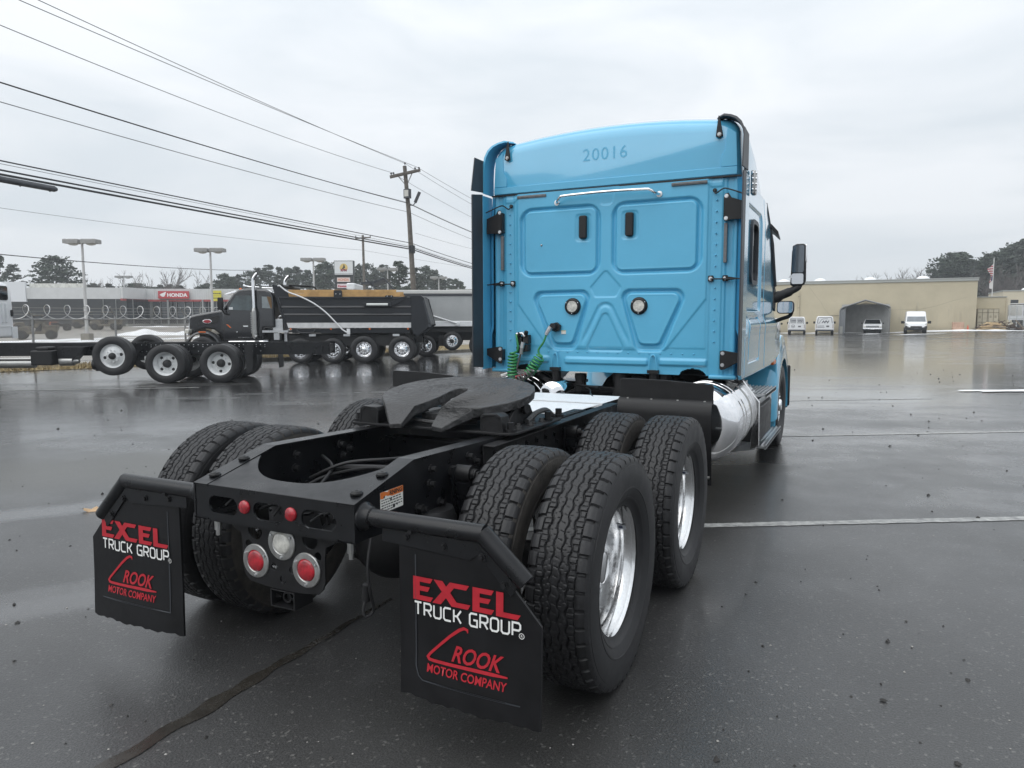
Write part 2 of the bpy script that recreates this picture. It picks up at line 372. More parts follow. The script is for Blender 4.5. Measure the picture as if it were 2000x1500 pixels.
# ---- mud flap hangers and flaps
M_HANG = M_FRAME
def flap_side(sx):
    h = part('mud_flap_hanger', TR, (0, 0, 0))
    bx = .962 if sx > 0 else .958; ex, ez = (1.122, .722) if sx > 0 else (1.135, .690)
    g = G(); g.tube([(sx * .440, .055, .872), (sx * bx, .055, .872)], .034, 18); g.tube([(sx * (bx - .012), .055, .876), (sx * ex, .055, ez)], .034, 18)
    obj('hanger_pipe', g, M_HANG, h, sharp=40)
    g = G(); g.lathe([(.0, .4335), (.056, .4335), (.056, .442), (.046, .452), (.040, .475), (.034, .478)], (0, .055, .872), 'x', 24)
    if sx < 0: g.v = [(-x, y, z) for x, y, z in g.v]
    obj('pipe_flange', g, M_HANG, h)
    pl = [(.53, .866), (.965, .866), (ex - .01, ez + .01), (ex - .05, ez - .055), (.94, .795), (.905, .772), (.53, .792)]
    g = G(); g.prism([(sx * x, z) for x, z in pl], 'y', .040, .046); obj('clamp_plate', g, M_HANG, h, bevel=.002)
    for x, z in ((.64, .822), (.80, .808), (.955, .793), (1.045, .705), (.66, .846)):
        g = G(); g.hexbolt((sx * x, .040, z), (0, -1, 0), .010, .012); obj('bolt', g, M_FRAME_DIRTY, h)
    # the flap itself hangs a touch out of true: built as a bent sheet
    zc, zb = (.578, .215) if sx > 0 else (.572, .190)
    xi, xo = (.600, 1.186) if sx > 0 else (.590, 1.205)
    top = lambda x: .800 if x < xo - .205 else .800 - (x - (xo - .205)) * (.800 - zc) / .205
    nx, nz = 24, 26; g = G(); V = []
    for side in (0, 1):
        for j in range(nz + 1):
            for i in range(nx + 1):
                x = xi + (xo - xi) * i / nx; zt_ = top(x); zz = zb + .010 * math.sin(x * 31) * .3 + (.004 * math.sin(x * 90))
                z = zz + (zt_ - zz) * j / nz
                y = .048 + .010 * side - .012 * math.sin(3.4 * (x - xi)) * (1 - (z - zb) / .6) - .02 * sm((.45 - z), 0, .3) * (.5 + .5 * math.cos(x * 7))
                V.append((sx * x, y, z))
    o_ = (nx + 1) * (nz + 1); F = []
    for j in range(nz):
        for i in range(nx):
            a = j * (nx + 1) + i; F += [(a, a + 1, a + nx + 2, a + nx + 1), (a + o_, a + o_ + nx + 1, a + o_ + nx + 2, a + o_ + 1)]
    edge = [i for i in range(nx + 1)] + [j * (nx + 1) + nx for j in range(1, nz + 1)] + [nz * (nx + 1) + i for i in range(nx - 1, -1, -1)] + [j * (nx + 1) for j in range(nz - 1, 0, -1)]
    for a, b in zip(edge, edge[1:] + edge[:1]): F.append((a, a + o_, b + o_, b))
    g.add(V, F); f = obj('mud_flap', g, M_FLAP, TR, sharp=40)
    def flap_y(x, z): return .048 - .012 * math.sin(3.4 * (x - xi)) * (1 - (z - zb) / .6) - .02 * float(sm((.45 - z), 0, .3)) * (.5 + .5 * math.cos(x * 7))
    return f, flap_y, xi, xo, zb
FL = {s: flap_side(s) for s in (-1, 1)}
# moulded border ridge + lettering
def bend_to(me, s, f_y, off):
    for v in me.vertices:
        v.co = (v.co.x, f_y(abs(v.co.x), v.co.z) - off + v.co.y, v.co.z)
    me.update(); return me
def subdiv(me, k=1):
    bm = bmesh.new(); bm.from_mesh(me); bmesh.ops.triangulate(bm, faces=bm.faces[:])
    bmesh.ops.subdivide_edges(bm, edges=[e for e in bm.edges if e.calc_length() > .04], cuts=k, use_grid_fill=True); bm.to_mesh(me); bm.free(); return me
def flat_mesh(name, polys, off=0.0):
    g = G()
    for i, p in enumerate(polys): g.add([(x, z, i * .0002) for x, z in p], [tuple(range(len(p)))])
    me = bpy.data.meshes.new(name); me.from_pydata(g.v, [], g.f); return me
E_ = [(0, 1), (.98, 1), (.86, .79), (.33, .79), (.33, .62), (.84, .62), (.73, .41), (.33, .41), (.33, .21), (1.0, .21), (.87, 0), (0, 0)]
XA = [(1.03, 1), (1.46, 1), (2.14, .21), (2.80, .21), (2.68, 0), (1.90, 0)]
XB = [(.96, 0), (1.38, 0), (2.02, .79), (2.60, .79), (2.74, 1), (1.82, 1)]
L_ = [(3.98, 1), (4.31, 1), (4.31, .21), (5.08, .21), (4.94, 0), (3.98, 0)]
GLY = {'T': [[(0, 1.4), (1, 1.4)], [(.5, 1.4), (.5, 0)]], 'R': [[(0, 0), (0, 1.4), (.8, 1.4), (1, 1.2), (1, .85), (.8, .65), (0, .65)], [(.5, .65), (1, 0)]],
       'U': [[(0, 1.4), (0, .2), (.2, 0), (.8, 0), (1, .2), (1, 1.4)]], 'C': [[(1, 1.4), (.2, 1.4), (0, 1.2), (0, .2), (.2, 0), (1, 0)]],
       'K': [[(0, 1.4), (0, 0)], [(1, 1.4), (.45, .7), (0, .7)], [(.45, .7), (1, 0)]], 'G': [[(1, 1.4), (.2, 1.4), (0, 1.2), (0, .2), (.2, 0), (1, 0), (1, .7), (.5, .7)]],
       'O': [[(.2, 1.4), (.8, 1.4), (1, 1.2), (1, .2), (.8, 0), (.2, 0), (0, .2), (0, 1.2), (.2, 1.4)]], 'P': [[(0, 0), (0, 1.4), (.8, 1.4), (1, 1.2), (1, .8), (.8, .6), (0, .6)]]}
def stroke_text(s, w=.23, gap=.42, space=.8):
    g = G(); x = 0; k = 0
    for ch in s:
        if ch == ' ': x += space; continue
        for ln in GLY[ch]: stroke(g, [(x + p, q) for p, q in ln], w, y=k * .0004); k += 1
        x += 1 + gap
    me = bpy.data.meshes.new('letters'); me.from_pydata(g.v, [], g.f); return me, x - gap
def lettering(sx):
    f, fy, xi, xo, zb = FL[sx]
    x0, x1 = (.664, 1.108) if sx > 0 else (-1.128, -.664)
    W = x1 - x0; dz = .0 if sx > 0 else -.004
    e = flat_mesh('e', [E_, XA, XB, [(x + 2.9, z) for x, z in E_], L_]); e.transform(Matrix.Diagonal((W / 5.08, .088 if sx > 0 else .086, .3, 1)))
    def put(name, me, ox, oz, m, off=.0035, sub=True):
        on_plane(me, (ox, 0, oz), (1, 0, 0), (0, 0, 1))
        if sub: subdiv(me)
        bend_to(me, sx, fy, off); return objm(name, me, m, f)
    put('red_wordmark', e, x0, .590 + dz, M_RED_INK)
    t, tw = stroke_text('TRUCK GROUP'); t.transform(Matrix.Diagonal((W * .985 / tw, .046 / 1.4, .3, 1)))
    put('white_wordmark', t, x0 + .006, .535 + dz, M_WHITE_INK, .004)
    r = G(); stroke(r, circ(0, 0, .0095, 18), .0022, closed=True); me = bpy.data.meshes.new('r'); me.from_pydata(r.v, [], r.f); put('registered_mark', me, x1 + .004, .536 + dz, M_WHITE_INK, .004, False)
    put('registered_mark', text_mesh('R', .013, 0, 'CENTER'), x1 + .004, .5315 + dz, M_WHITE_INK, .004, False)
    # swoosh C with ROOK and MOTOR COMPANY under it
    s0 = .722 if sx > 0 else -1.092
    pts = [(.176, .132), (.174, .143), (.160, .146), (.140, .136), (.100, .104), (.055, .062), (.016, .024), (.006, .010), (.012, .002), (.030, .000), (.10, .000), (.20, .002), (.28, .003), (.338, .004)]
    ww = [.004, .009, .011, .012, .011, .010, .010, .011, .012, .012, .012, .013, .013, .006]
    g = G(); stroke(g, pts, ww); me = bpy.data.meshes.new('c'); me.from_pydata(g.v, [], g.f); put('red_swoosh', me, s0, .372 + dz, M_RED_INK)
    put('red_lettering', text_mesh('ROOK', .085, 0, 'LEFT', .42, .0018, 1.0, .215), s0 + .108, .388 + dz, M_RED_INK)
    put('red_lettering', text_mesh('MOTOR COMPANY', .046, 0, 'LEFT', .12, .0008, 1.0, .335), s0 + .002, .325 + dz, M_RED_INK)
    # moulded border line
    g = G(); a, b = sx * (xi + .075), sx * (xo - .075)
    if a > b: a, b = b, a
    stroke(g, [(a, .76), (a, .335), (a + .012, .300), (a + .03, .287), (b, .287)] if sx > 0 else [(b, .76), (b, .290), (a, .290)], .005)
    me = bpy.data.meshes.new('rib'); me.from_pydata(g.v, [], g.f)
    bm = bmesh.new(); bm.from_mesh(me); bmesh.ops.subdivide_edges(bm, edges=bm.edges[:], cuts=10); bm.to_mesh(me); bm.free()
    put('moulded_rib', me, 0, 0, M_TRIM, .0032, False)
for s in (-1, 1): lettering(s)
# ---- warning labels on the frame rail
def warning_label(y, z, w, h, n):
    p = on_plane(plate([rrect(0, w, 0, h, .003, 2)], .0006), (.4335, y, z), (0, 1, 0), (0, 0, 1)); o = objm('warning_label', p, M_LABEL_W, TR)
    ch = [(.0, h * .70), (w * .12, h * .66), (w * .17, h * .74), (w * .24, h * .80), (w * .30, h * .74), (w * .42, h * .72), (w * .5, h * .67), (w, h * .69), (w, h), (w * .36, h), (w * .32, h * .93), (w * .22, h * .97), (w * .16, h), (0, h)]
    me = flat_mesh('o', [ch]); objm('orange_header', on_plane(me, (.4343, y, z), (0, 1, 0), (0, 0, 1)), M_LABEL_O, o)
    if n:
        objm('warning_word', on_plane(text_mesh('RNING', .024, 0, 'LEFT', 0, .0008, 1, w * .56), (.4348, y + w * .40, z + h * .755), (0, 1, 0), (0, 0, 1)), M_LABEL_K, o)
        g = G(); rr = random.Random(4)
        for k in range(5):
            x = .006
            while x < w - .014 and not (k == 4 and x > w * .5):
                d = rr.uniform(.006, .018); q = h * (.57 - k * .125); x2 = min(w - .006, x + d); g.add([(x, q, 0), (x2, q, 0), (x2, q + .0045, 0), (x, q + .0045, 0)], [(0, 1, 2, 3)]); x = x2 + .004
        for c in ((w * .45, h * .55, .006), (w * .58, h * .16, .009), (w * .72, h * .2, .005), (w * .16, h * .74, .005)): 
            pts = circ(c[0], c[1], c[2], 7); g.add([(a, b, .0002) for a, b in pts], [tuple(range(7))])
        me = bpy.data.meshes.new('t'); me.from_pydata(g.v, [], g.f); objm('warning_text', on_plane(me, (.4346, y, z), (0, 1, 0), (0, 0, 1)), M_LABEL_K, o)
warning_label(.160, .853, .155, .085, True); warning_label(2.29, .80, .13, .10, False)
# ---- shock absorbers, bolts, air bags
for ys in (.71, 2.06):
    for sx in (-1, 1):
        p = part('shock_absorber', TR, (sx * .432, ys, .0))
        g = G(); g.tube([(0, -.0, .915), (sx * .03, 0, .915), (sx * .03, 0, .915), (sx * .11, 0, .915)], [.032, .032, .04, .04], 16); g.cyl((sx * .11, 0, .915), (sx * .125, 0, .915), .026, 14); g.hexbolt((sx * .125, 0, .915), (sx, 0, 0), .016, .03)
        obj('shock_eye', g, M_FRAME_DIRTY, p)
        g = G(); g.cyl((sx * .07, 0, .885), (sx * .075, .03, .66), .047, 18); g.cyl((sx * .075, .03, .67), (sx * .08, .06, .42), .036, 16); obj('shock_body', g, M_FRAME, p)
        g = G(); g.prism([(-.055, .95), (.01, .95), (.05, .66), (-.03, .60)], 'x', sx * .03, sx * .04); obj('shock_bracket', g, M_FRAME, p)
for y, z in ((.53, .965), (.52, .90), (.86, .965), (.88, .90), (.93, .93), (.60, .80), (.42, .815), (.46, .80)): bolt((.432, y, z), (1, 0, 0), .014, .03, TR, M_FRAME_DIRTY); bolt((-.35, y, z), (1, 0, 0), .014, .03, TR, M_FRAME_DIRTY)
for ya in (YA, YA + AXS):
    for sx in (-1, 1):
        g = G(); g.lathe([(.0, .78), (.11, .78), (.125, .74), (.12, .64), (.135, .56), (.11, .48), (.06, .47), (.08, .30), (0, .30)], (sx * .40, ya - .32, 0), 'z', 22); obj('air_spring', g, M_RUBBER, TR)
        g = G(); g.loft([[(sx * .38 + a * .045, y, z + b * h) for a, b in ((-1, -1), (1, -1), (1, 1), (-1, 1))] for y, z, h in ((ya + .55, .62, .05), (ya + .2, .58, .05), (ya, .53, .05), (ya - .36, .34, .04))]); obj('suspension_beam', g, M_FRAME, TR, bevel=.01)
    g = G(); g.tube([(-1.0, ya, .508), (-.30, ya, .508), (-.2, ya, .508), (.2, ya, .508), (.3, ya, .508), (1.0, ya, .508)], [.07, .08, .16, .16, .08, .07], 16)
    g.ball((0, ya - .03, .51), .21, 18, 12); obj('drive_axle', g, M_FRAME_DIRTY, TR)
    for sx in (-1, 1):
        g = G(); g.cyl((sx * .40, ya - .20, .50), (sx * .40, ya - .42, .50), .085, 18); g.cyl((sx * .40, ya - .30, .50), (sx * .40, ya - .32, .50), .092, 18); obj('brake_chamber', g, M_FRAME, TR)
g = G(); g.tube([(0, 2.0, .60), (0, 4.5, .70)], .055, 14); g.tube([(0, 1.0, .56), (0, 2.1, .56)], .05, 14); obj('drive_shaft', g, M_FRAME_DIRTY, TR)
for y in (1.32, 2.55, 3.3, 4.3):
    g = G(); g.box(-.36, .36, y - .05, y + .05, .78, .80); g.box(-.36, .36, y - .05, y + .05, .93, .945); g.box(-.36, .36, y - .006, y + .006, .80, .93); obj('crossmember', g, M_FRAME, TR)
# frame tail contents: hoses, wiring loom, height control rod
hh = [[(-.30, .10, .84), (-.15, .14, .85), (0, .13, .83), (.15, .14, .845), (.33, .12, .835)], [(-.30, .13, .85), (-.05, .2, .87), (.1, .22, .84), (.34, .16, .85)], [(-.28, .55, .85), (-.1, .6, .93), (.1, .7, .95), (.22, 1.0, .93), (.3, 1.3, .90)],
      [(-.25, .42, .80), (-.2, .55, .86), (-.02, .66, .90), (.1, .8, .86)], [(.0, .5, .78), (.05, .62, .88), (.2, .9, .9)], [(-.33, .8, .85), (0, .86, .86), (.33, .9, .85)], [(-.10, .30, .80), (-.12, .45, .86), (-.2, .62, .9), (-.33, .7, .93)]]
def spl(pts, n=8):
    P = [Vector(p) for p in pts]; out = []
    for i in range(len(P) - 1):
        p0, p1, p2, p3 = P[max(i - 1, 0)], P[i], P[i + 1], P[min(i + 2, len(P) - 1)]
        for k in range(n):
            t = k / n; out.append(.5 * ((2 * p1) + (p2 - p0) * t + (2 * p0 - 5 * p1 + 4 * p2 - p3) * t * t + (3 * p1 - p0 - 3 * p2 + p3) * t ** 3))
    out.append(P[-1]); return out
for i, h in enumerate(hh):
    g = G(); g.tube(spl(h, 6), .008 if i != 5 else .018, 8); obj('air_line' if i != 5 else 'control_rod', g, M_PLASTIC if i % 3 else M_FRAME_DIRTY, TR)
g = G()
for k in range(14): g.tube(spl([(-.3 + k * .045, .05 + .03 * math.sin(k * 2.1), .83 + .02 * math.sin(k * 1.7)), (-.27 + k * .045, .08, .85 + .015 * math.cos(k)), (-.24 + k * .045, .06 + .02 * math.cos(k * 1.3), .835 + .02 * math.cos(k * 2))], 4), .006, 6)
obj('wiring_loom', g, M_PLASTIC, TR)
g = G(); g.tube(spl([(.485, .03, .80), (.49, .0, .70), (.50, .0, .60), (.49, .03, .52), (.475, .0, .50), (.465, .0, .53), (.47, .02, .58)], 6), .006, 7); g.cyl((.47, .02, .62), (.462, .02, .555), .017, 12); obj('pigtail_cable', g, M_PLASTIC, TR)
g = G(); g.lathe([(0, .80), (.10, .80), (.115, .78), (.115, .50), (.10, .46), (.0, .45)], (.60, .25, 0), 'z', 22); g.lathe([(0, .47), (.045, .46), (.05, .40), (.09, .36), (.09, .34), (0, .335)], (.60, .25, 0), 'z', 20); obj('brake_can', g, M_FRAME, TR)
# ---- fifth wheel
def fw_z(y): return 1.145 + .166 * (y - 1.17)
half = [(.0, 1.860), (.12, 1.855), (.24, 1.815), (.335, 1.765), (.41, 1.69), (.455, 1.60), (.470, 1.50), (.455, 1.41), (.415, 1.325), (.335, 1.235), (.285, 1.178)]
slot = [(.085, 1.178), (.062, 1.28), (.050, 1.38), (.050, 1.50), (.042, 1.55), (.022, 1.575), (0, 1.582)]
top = half + slot
FWP = part('fifth_wheel', TR, (0, 0, 0))
g = G(); n = len(top); TH = .05
for s in (1, -1):
    ring = [(s * x, y, fw_z(y)) for x, y in top]; low = [(s * x * (.985 if i < len(half) else 1), y, fw_z(y) - TH) for i, (x, y) in enumerate(top)]
    g.add(ring + low, [tuple(range(n)), tuple(range(2 * n - 1, n - 1, -1))] + [(i, i + n, i + n + 1, i + 1) for i in range(n - 1)])
    # sloping fork tip
    a, b = (.285, 1.178), (.085, 1.178); z = fw_z(1.178)
    tip = [(s * a[0], a[1], z), (s * b[0], b[1], z), (s * .095, 1.062, 1.062), (s * .165, 1.052, 1.055), (s * a[0], a[1], z - TH), (s * b[0], b[1], z - TH), (s * .095, 1.066, 1.035), (s * .165, 1.056, 1.03)]
    g.add(tip, [(0, 1, 2, 3), (7, 6, 5, 4), (1, 5, 6, 2), (2, 6, 7, 3), (3, 7, 4, 0)])
bm_o = obj('top_plate', g, M_GREASE, FWP, sharp=28)
bm = bmesh.new(); bm.from_mesh(bm_o.data); bmesh.ops.remove_doubles(bm, verts=bm.verts[:], dist=.0004)
bmesh.ops.recalc_face_normals(bm, faces=bm.faces[:]); bm.to_mesh(bm_o.data); bm.free()
bv = bm_o.modifiers.new('bevel', 'BEVEL'); bv.width = .008; bv.segments = 2; bv.limit_method = 'ANGLE'; bv.angle_limit = R_(35)
# smeared grease lumps on the plate
g = G(); rr = random.Random(11)
for k in range(260):
    a = rr.uniform(-2.9, .0) + math.pi / 2 + math.pi / 2 * 0; rad = rr.choice([.19, .21, .23, .40, .41, .15]) + rr.uniform(-.03, .03); t = rr.uniform(-.35, math.pi + .35)
    x, y = rad * math.cos(t), 1.50 + rad * .82 * math.sin(t)
    if abs(x) < .075 and y < 1.6: continue
    w = rr.uniform(.004, .013); l = rr.uniform(.010, .034); c, s_ = math.cos(t + math.pi / 2), math.sin(t + math.pi / 2); z = fw_z(y) - .0005; h = rr.uniform(.002, .006)
    vs = []
    for j in range(6):
        q = j * math.pi / 3; ux, uy = l * math.cos(q), w * math.sin(q); vs.append((x + ux * c - uy * s_, y + ux * s_ + uy * c, fw_z(y + ux * s_ + uy * c) - .001))
    vs.append((x, y, z + h)); g.add(vs, [(j, (j + 1) % 6, 6) for j in range(6)])
tag(obj('grease_lumps', g, M_GREASE, FWP, sharp=80), kind='stuff')
g = G()
for s in (-1, 1):
    g.prism([(1.30, 1.02), (1.68, 1.02), (1.60, 1.13), (1.52, 1.165), (1.42, 1.15), (1.34, 1.08)], 'x', s * .40, s * .425); g.prism([(1.30, 1.02), (1.68, 1.02), (1.60, 1.13), (1.52, 1.165), (1.42, 1.15), (1.34, 1.08)], 'x', s * .30, s * .325)
    g.cyl((s * .28, 1.5, 1.12), (s * .45, 1.5, 1.12), .03, 14)
obj('pivot_bracket', g, M_FRAME_DIRTY, FWP, bevel=.004)
g = G(); g.tube(spl([(-.30, 1.32, 1.07), (-.1, 1.22, 1.06), (.1, 1.22, 1.055), (.24, 1.30, 1.06)], 6), .012, 8); g.box(-.12, .12, 1.3, 1.66, 1.05, 1.09); g.cyl((.0, 1.5, 1.04), (.0, 1.5, 1.10), .09, 16); g.tube([(.05, 1.32, 1.08), (.30, 1.42, 1.07), (.42, 1.5, 1.05)], .014, 8)
obj('lock_mechanism', g, M_GREASE, FWP)
# fifth wheel mounting: base plate across the rails, box brackets, bolts
ZM = 1.020
g = G(); g.prism([(-.505, 1.16), (.505, 1.16), (.53, 1.22), (.53, 1.80), (.42, 1.95), (-.42, 1.95), (-.53, 1.80), (-.53, 1.22)], 'z', ZM, ZM + .014); MP = obj('mount_plate', g, M_FRAME_DIRTY, TR, bevel=.003)
for s in (-1, 1):
    for x, y in ((.40, 1.19),):
        g = G(); pr = [(s * .33, ZM + .014), (s * .33, 1.105), (s * .345, 1.125), (s * .43, 1.130), (s * .455, 1.115), (s * .465, ZM + .014)]; q = [(s * .343, ZM + .014), (s * .343, 1.10), (s * .36, 1.112), (s * .42, 1.116), (s * .442, 1.10), (s * .45, ZM + .014)]
        k = len(pr)
        g.add([(a, 1.17, b) for a, b in pr] + [(a, 1.17, b) for a, b in q] + [(a, 1.26, b) for a, b in pr] + [(a, 1.26, b) for a, b in q],
              [(i, i + 1, k + i + 1, k + i) for i in range(k - 1)] + [(2 * k + i + 1, 2 * k + i, 3 * k + i, 3 * k + i + 1) for i in range(k - 1)] + [(i, 2 * k + i, 2 * k + i + 1, i + 1) for i in range(k - 1)] + [(k + i + 1, 3 * k + i + 1, 3 * k + i, k + i) for i in range(k - 1)])
        g.add([(s * .343, 1.172, ZM + .014), (s * .343, 1.172, 1.10), (s * .36, 1.172, 1.112), (s * .42, 1.172, 1.116), (s * .442, 1.172, 1.10), (s * .45, 1.172, ZM + .014)], [(0, 1, 2, 3, 4, 5)])
        obj('stop_block', g, M_FRAME_DIRTY, TR, bevel=.003)
    for y in (1.21, 1.86, 1.70):
        g = G(); g.hexbolt((s * .492, y, ZM + .014), (0, 0, 1), .02, .05); obj('bolt', g, M_FRAME_DIRTY, TR)
    for y in np.arange(1.30, 1.66, .085): bolt((s * (.47 + .02 * math.sin(y * 40)), y, ZM + .014), (0, 0, 1), .014, .02, MP, M_GREASE)
    g = G(); g.tube(spl([(s * .45, 1.5, 1.05), (s * .455, 1.62, 1.085), (s * .46, 1.75, 1.085), (s * .47, 1.83, 1.035)], 5), .016, 8); obj('release_handle', g, M_GREASE, TR)
    g = G(); g.box(s * .34, s * .43, 1.95, 2.5, .985, 1.0)
    for y in np.arange(2.0, 2.45, .07): g.box(s * .40, s * .435, y, y + .035, 1.0, 1.004)
    obj('slide_strip', g, M_FRAME_DIRTY, TR, bevel=.002)
# ---- aluminium deck plates with raised tread pattern
M_DECK = mat('deck_plate_aluminium', (.76, .77, .78), .55, .2, n_scale=30, n_amt=.05, r_amt=.08)
def deck(y0, y1, xa0, xb0, xa1, xb1, z):
    g = G(); g.add([(xa0, y0, z), (xb0, y0, z), (xb1, y1, z), (xa1, y1, z), (xa0, y0, z - .004), (xb0, y0, z - .004), (xb1, y1, z - .004), (xa1, y1, z - .004)], [(0, 1, 2, 3), (7, 6, 5, 4), (0, 4, 5, 1), (1, 5, 6, 2), (2, 6, 7, 3), (3, 7, 4, 0)])
    g.box(xa0, xb0, y0, y0 + .004, z - .035, z); o = obj('deck_plate', g, M_DECK, TR, bevel=.003)
    t = G(); k = 0
    for j in range(int((y1 - y0 - .06) / .055)):
        for i in range(30):
            x = xa0 + .03 + i * .036 + (j % 2) * .018; y = y0 + .06 + j * .055
            if x > xb0 + (xb1 - xb0) * (y - y0) / (y1 - y0) - .02: continue
            d = .013 if (i + j) % 2 else -.013; l = Vector((d, .016, 0)); w = Vector((.004, -d * .25, 0)); c = Vector((x, y, z))
            t.add([c - l, c + w, c + l, c - w, c + Vector((0, 0, .0028))], [(0, 1, 4), (1, 2, 4), (2, 3, 4), (3, 0, 4)])
    tag(obj('tread_bumps', t, M_DECK, o, sharp=80), kind='stuff')
    for x in np.linspace(xa0 + .1, xb0 - .06, 5):
        h = G(); h.cyl((x, y0 - .001, z - .018), (x, y0 + .002, z - .018), .006, 10); obj('screw_hole', h, M_BLACK, o)
deck(2.31, 2.86, -.36, .375, -.36, .40, .995); deck(2.90, 3.42, -.36, .41, -.36, .42, .998)
# ---- wheels
R_T, WT = .5195, .246
def tread_mesh():
    nx, nt = 84, 1058; NL = 46
    t = np.linspace(-.5, .5, nx); x = t * WT; th = np.linspace(0, 2 * np.pi, nt, endpoint=False)
    X, TH_ = np.meshgrid(x, th); ph = TH_ * NL / (2 * np.pi); fr = ph % 1.0
    def zig(c, amp, w, dep, sh=0.0, pw=1.0):
        tri = np.abs(((ph + sh) * pw % 1) * 2 - 1) * 2 - 1; sq = np.clip(tri * 1.8, -1, 1)
        d = np.abs(X - (c + amp * sq)); return dep * (1 - sm(d, w * .5, w * .5 + .0022))
    D = np.zeros_like(X)
    for s in (-1, 1):
        D = np.maximum(D, zig(s * .052, .0045, .0062, .011, .25 + .5 * (s > 0))); D = np.maximum(D, zig(s * .0185, .004, .0042, .008, .0 + .3 * (s > 0)))
        D = np.maximum(D, zig(s * .083, .0012, .0026, .008, .1))
    arc = 2 * np.pi * R_T / NL
    def cross(lo, hi, shift, w, dep, skew=0.0, mult=1):
        f = ((ph * mult + shift + skew * X / .03) % 1.0); d = np.minimum(f, 1 - f) * arc / mult
        m = (np.abs(X) > lo) & (np.abs(X) < hi); return np.where(m, dep * (1 - sm(d, w * .5, w * .5 + .002)), 0)
    D = np.maximum(D, cross(.084, .13, .0, .0105, .012)); D = np.maximum(D, cross(.055, .082, .45, .0040, .007)); D = np.maximum(D, cross(.055, .082, .45, .0018, .004, 0, 3))
    D = np.maximum(D, cross(.022, .034, .3, .0015, .003, .2, 3)); D = np.maximum(D, cross(.040, .049, .1, .0015, .003, -.2, 3)); D = np.maximum(D, cross(.0, .008, .6, .0015, .003, .3, 2))
    shoulder = .010 * sm(np.abs(X), .092, .123) ** 1.6 + .004 * (X / .12) ** 2
    jit = RNG.normal(0, .0003, X.shape)
    Rr = R_T - shoulder - D + jit
    V = np.stack([X, Rr * np.sin(TH_), Rr * np.cos(TH_)], -1).reshape(-1, 3)
    i = np.arange(nt)[:, None] * nx + np.arange(nx - 1)[None]; j = ((np.arange(nt) + 1) % nt)[:, None] * nx + np.arange(nx - 1)[None]
    F = np.stack([i, i + 1, j + 1, j], -1).reshape(-1, 4)
    return V, F
def tyre_mesh(side_mat):
    tv, tf = tread_mesh(); V = [tv]; F4 = [tf]; off = len(tv); g = G()
    for s in (-1, 1): g.lathe([(r, s * h) for r, h in side_prof()], (0, 0, 0), 'x', 72)
    k = 20; q = np.array(g.f); fl = np.array([i >= len(g.f) // 2 for i in range(len(g.f))]); q[fl] = q[fl][:, ::-1]
    V.append(np.array(g.v)); F4.append(q + off); off += len(g.v); nside = len(q); lv, lf = [], []
    for s in (-1, 1):                                     # lug ends standing proud of the shoulder, with notches between
        for k in range(46):
            a = 2 * math.pi * (k + .5) / 46; d = .052; o = len(lv)
            for aa in (a - d, a + d):
                for r, h in ((.5085, .1205), (.4985, .1298), (.484, .1325), (.484, .120)): lv.append((s * h, r * math.sin(aa), r * math.cos(aa)))
            for f in ((0, 1, 5, 4), (1, 2, 6, 5), (0, 3, 2, 1), (4, 5, 6, 7)): lf.append([o + i for i in (f if s > 0 else f[::-1])])
    V.append(np.array(lv)); F4.append(np.array(lf) + off)
    me = mesh_np('tyre', np.concatenate(V), np.concatenate(F4), 40); me.materials.append(M_RUBBER); me.materials.append(side_mat)
    mi = np.zeros(len(me.polygons), np.int32); mi[len(tf):len(tf) + nside] = 1; me.polygons.foreach_set('material_index', mi); return me
def side_prof():
    return [(.5055, .1225), (.498, .1262), (.490, .1290), (.4895, .1305), (.474, .1330), (.4735, .1345), (.455, .1375), (.43, .1385), (.40, .1375), (.375, .1345), (.3745, .1358), (.368, .1352), (.367, .1335), (.345, .126), (.330, .118), (.3295, .1195), (.322, .117), (.318, .112), (.300, .100), (.286, .095)]
TYRE = tyre_mesh(M_RUBBER); TYRE_MUD = tyre_mesh(M_RUBBER_MUD)
def rim_mesh():                                           # outboard face towards +x: deep dish, disc set inboard
    g = G(); o = .098
    g.lathe([(.286, -o), (.309, -o), (.309, -o + .008), (.292, -o + .02), (.278, -o + .05), (.262, -.02), (.262, .04), (.276, .07), (.292, o - .018), (.3085, o - .010), (.312, o - .004), (.309, o), (.300, o), (.292, o - .006), (.282, o - .026), (.272, o - .05), (.262, .02), (.255, -.02), (.252, -.06), (.262, -o + .03), (.286, -o)], (0, 0, 0), 'x', 72)
    me = bpy.data.meshes.new('rim'); me.from_pydata(g.v, [], g.f); return me
def disc_plate(x0):                                       # disc with ten hand holes, dished
    out = circ(0, 0, .262, 60); hol = [circ(.205 * math.cos(2 * math.pi * k / 10), .205 * math.sin(2 * math.pi * k / 10), .026, 14) for k in range(10)]
    me = plate([out, circ(0, 0, .11, 30)] + hol, .022); me.transform(Matrix(((0, 0, 1, x0), (1, 0, 0, 0), (0, 1, 0, 0), (0, 0, 0, 1)))); return me
def fixn(me, ang=35):
    bm = bmesh.new(); bm.from_mesh(me); bmesh.ops.recalc_face_normals(bm, faces=bm.faces[:]); bm.to_mesh(me); bm.free()
    me.polygons.foreach_set('use_smooth', [True] * len(me.polygons)); me.set_sharp_from_angle(angle=R_(ang)); return me
M_RIM = mat('wheel_aluminium', (.80, .80, .80), .16, 1.0, n_scale=85, n_amt=.06, r_amt=.10)
RIM = fixn(rim_mesh()); DISC = fixn(disc_plate(-.065)); DISC_F = fixn(disc_plate(.035))
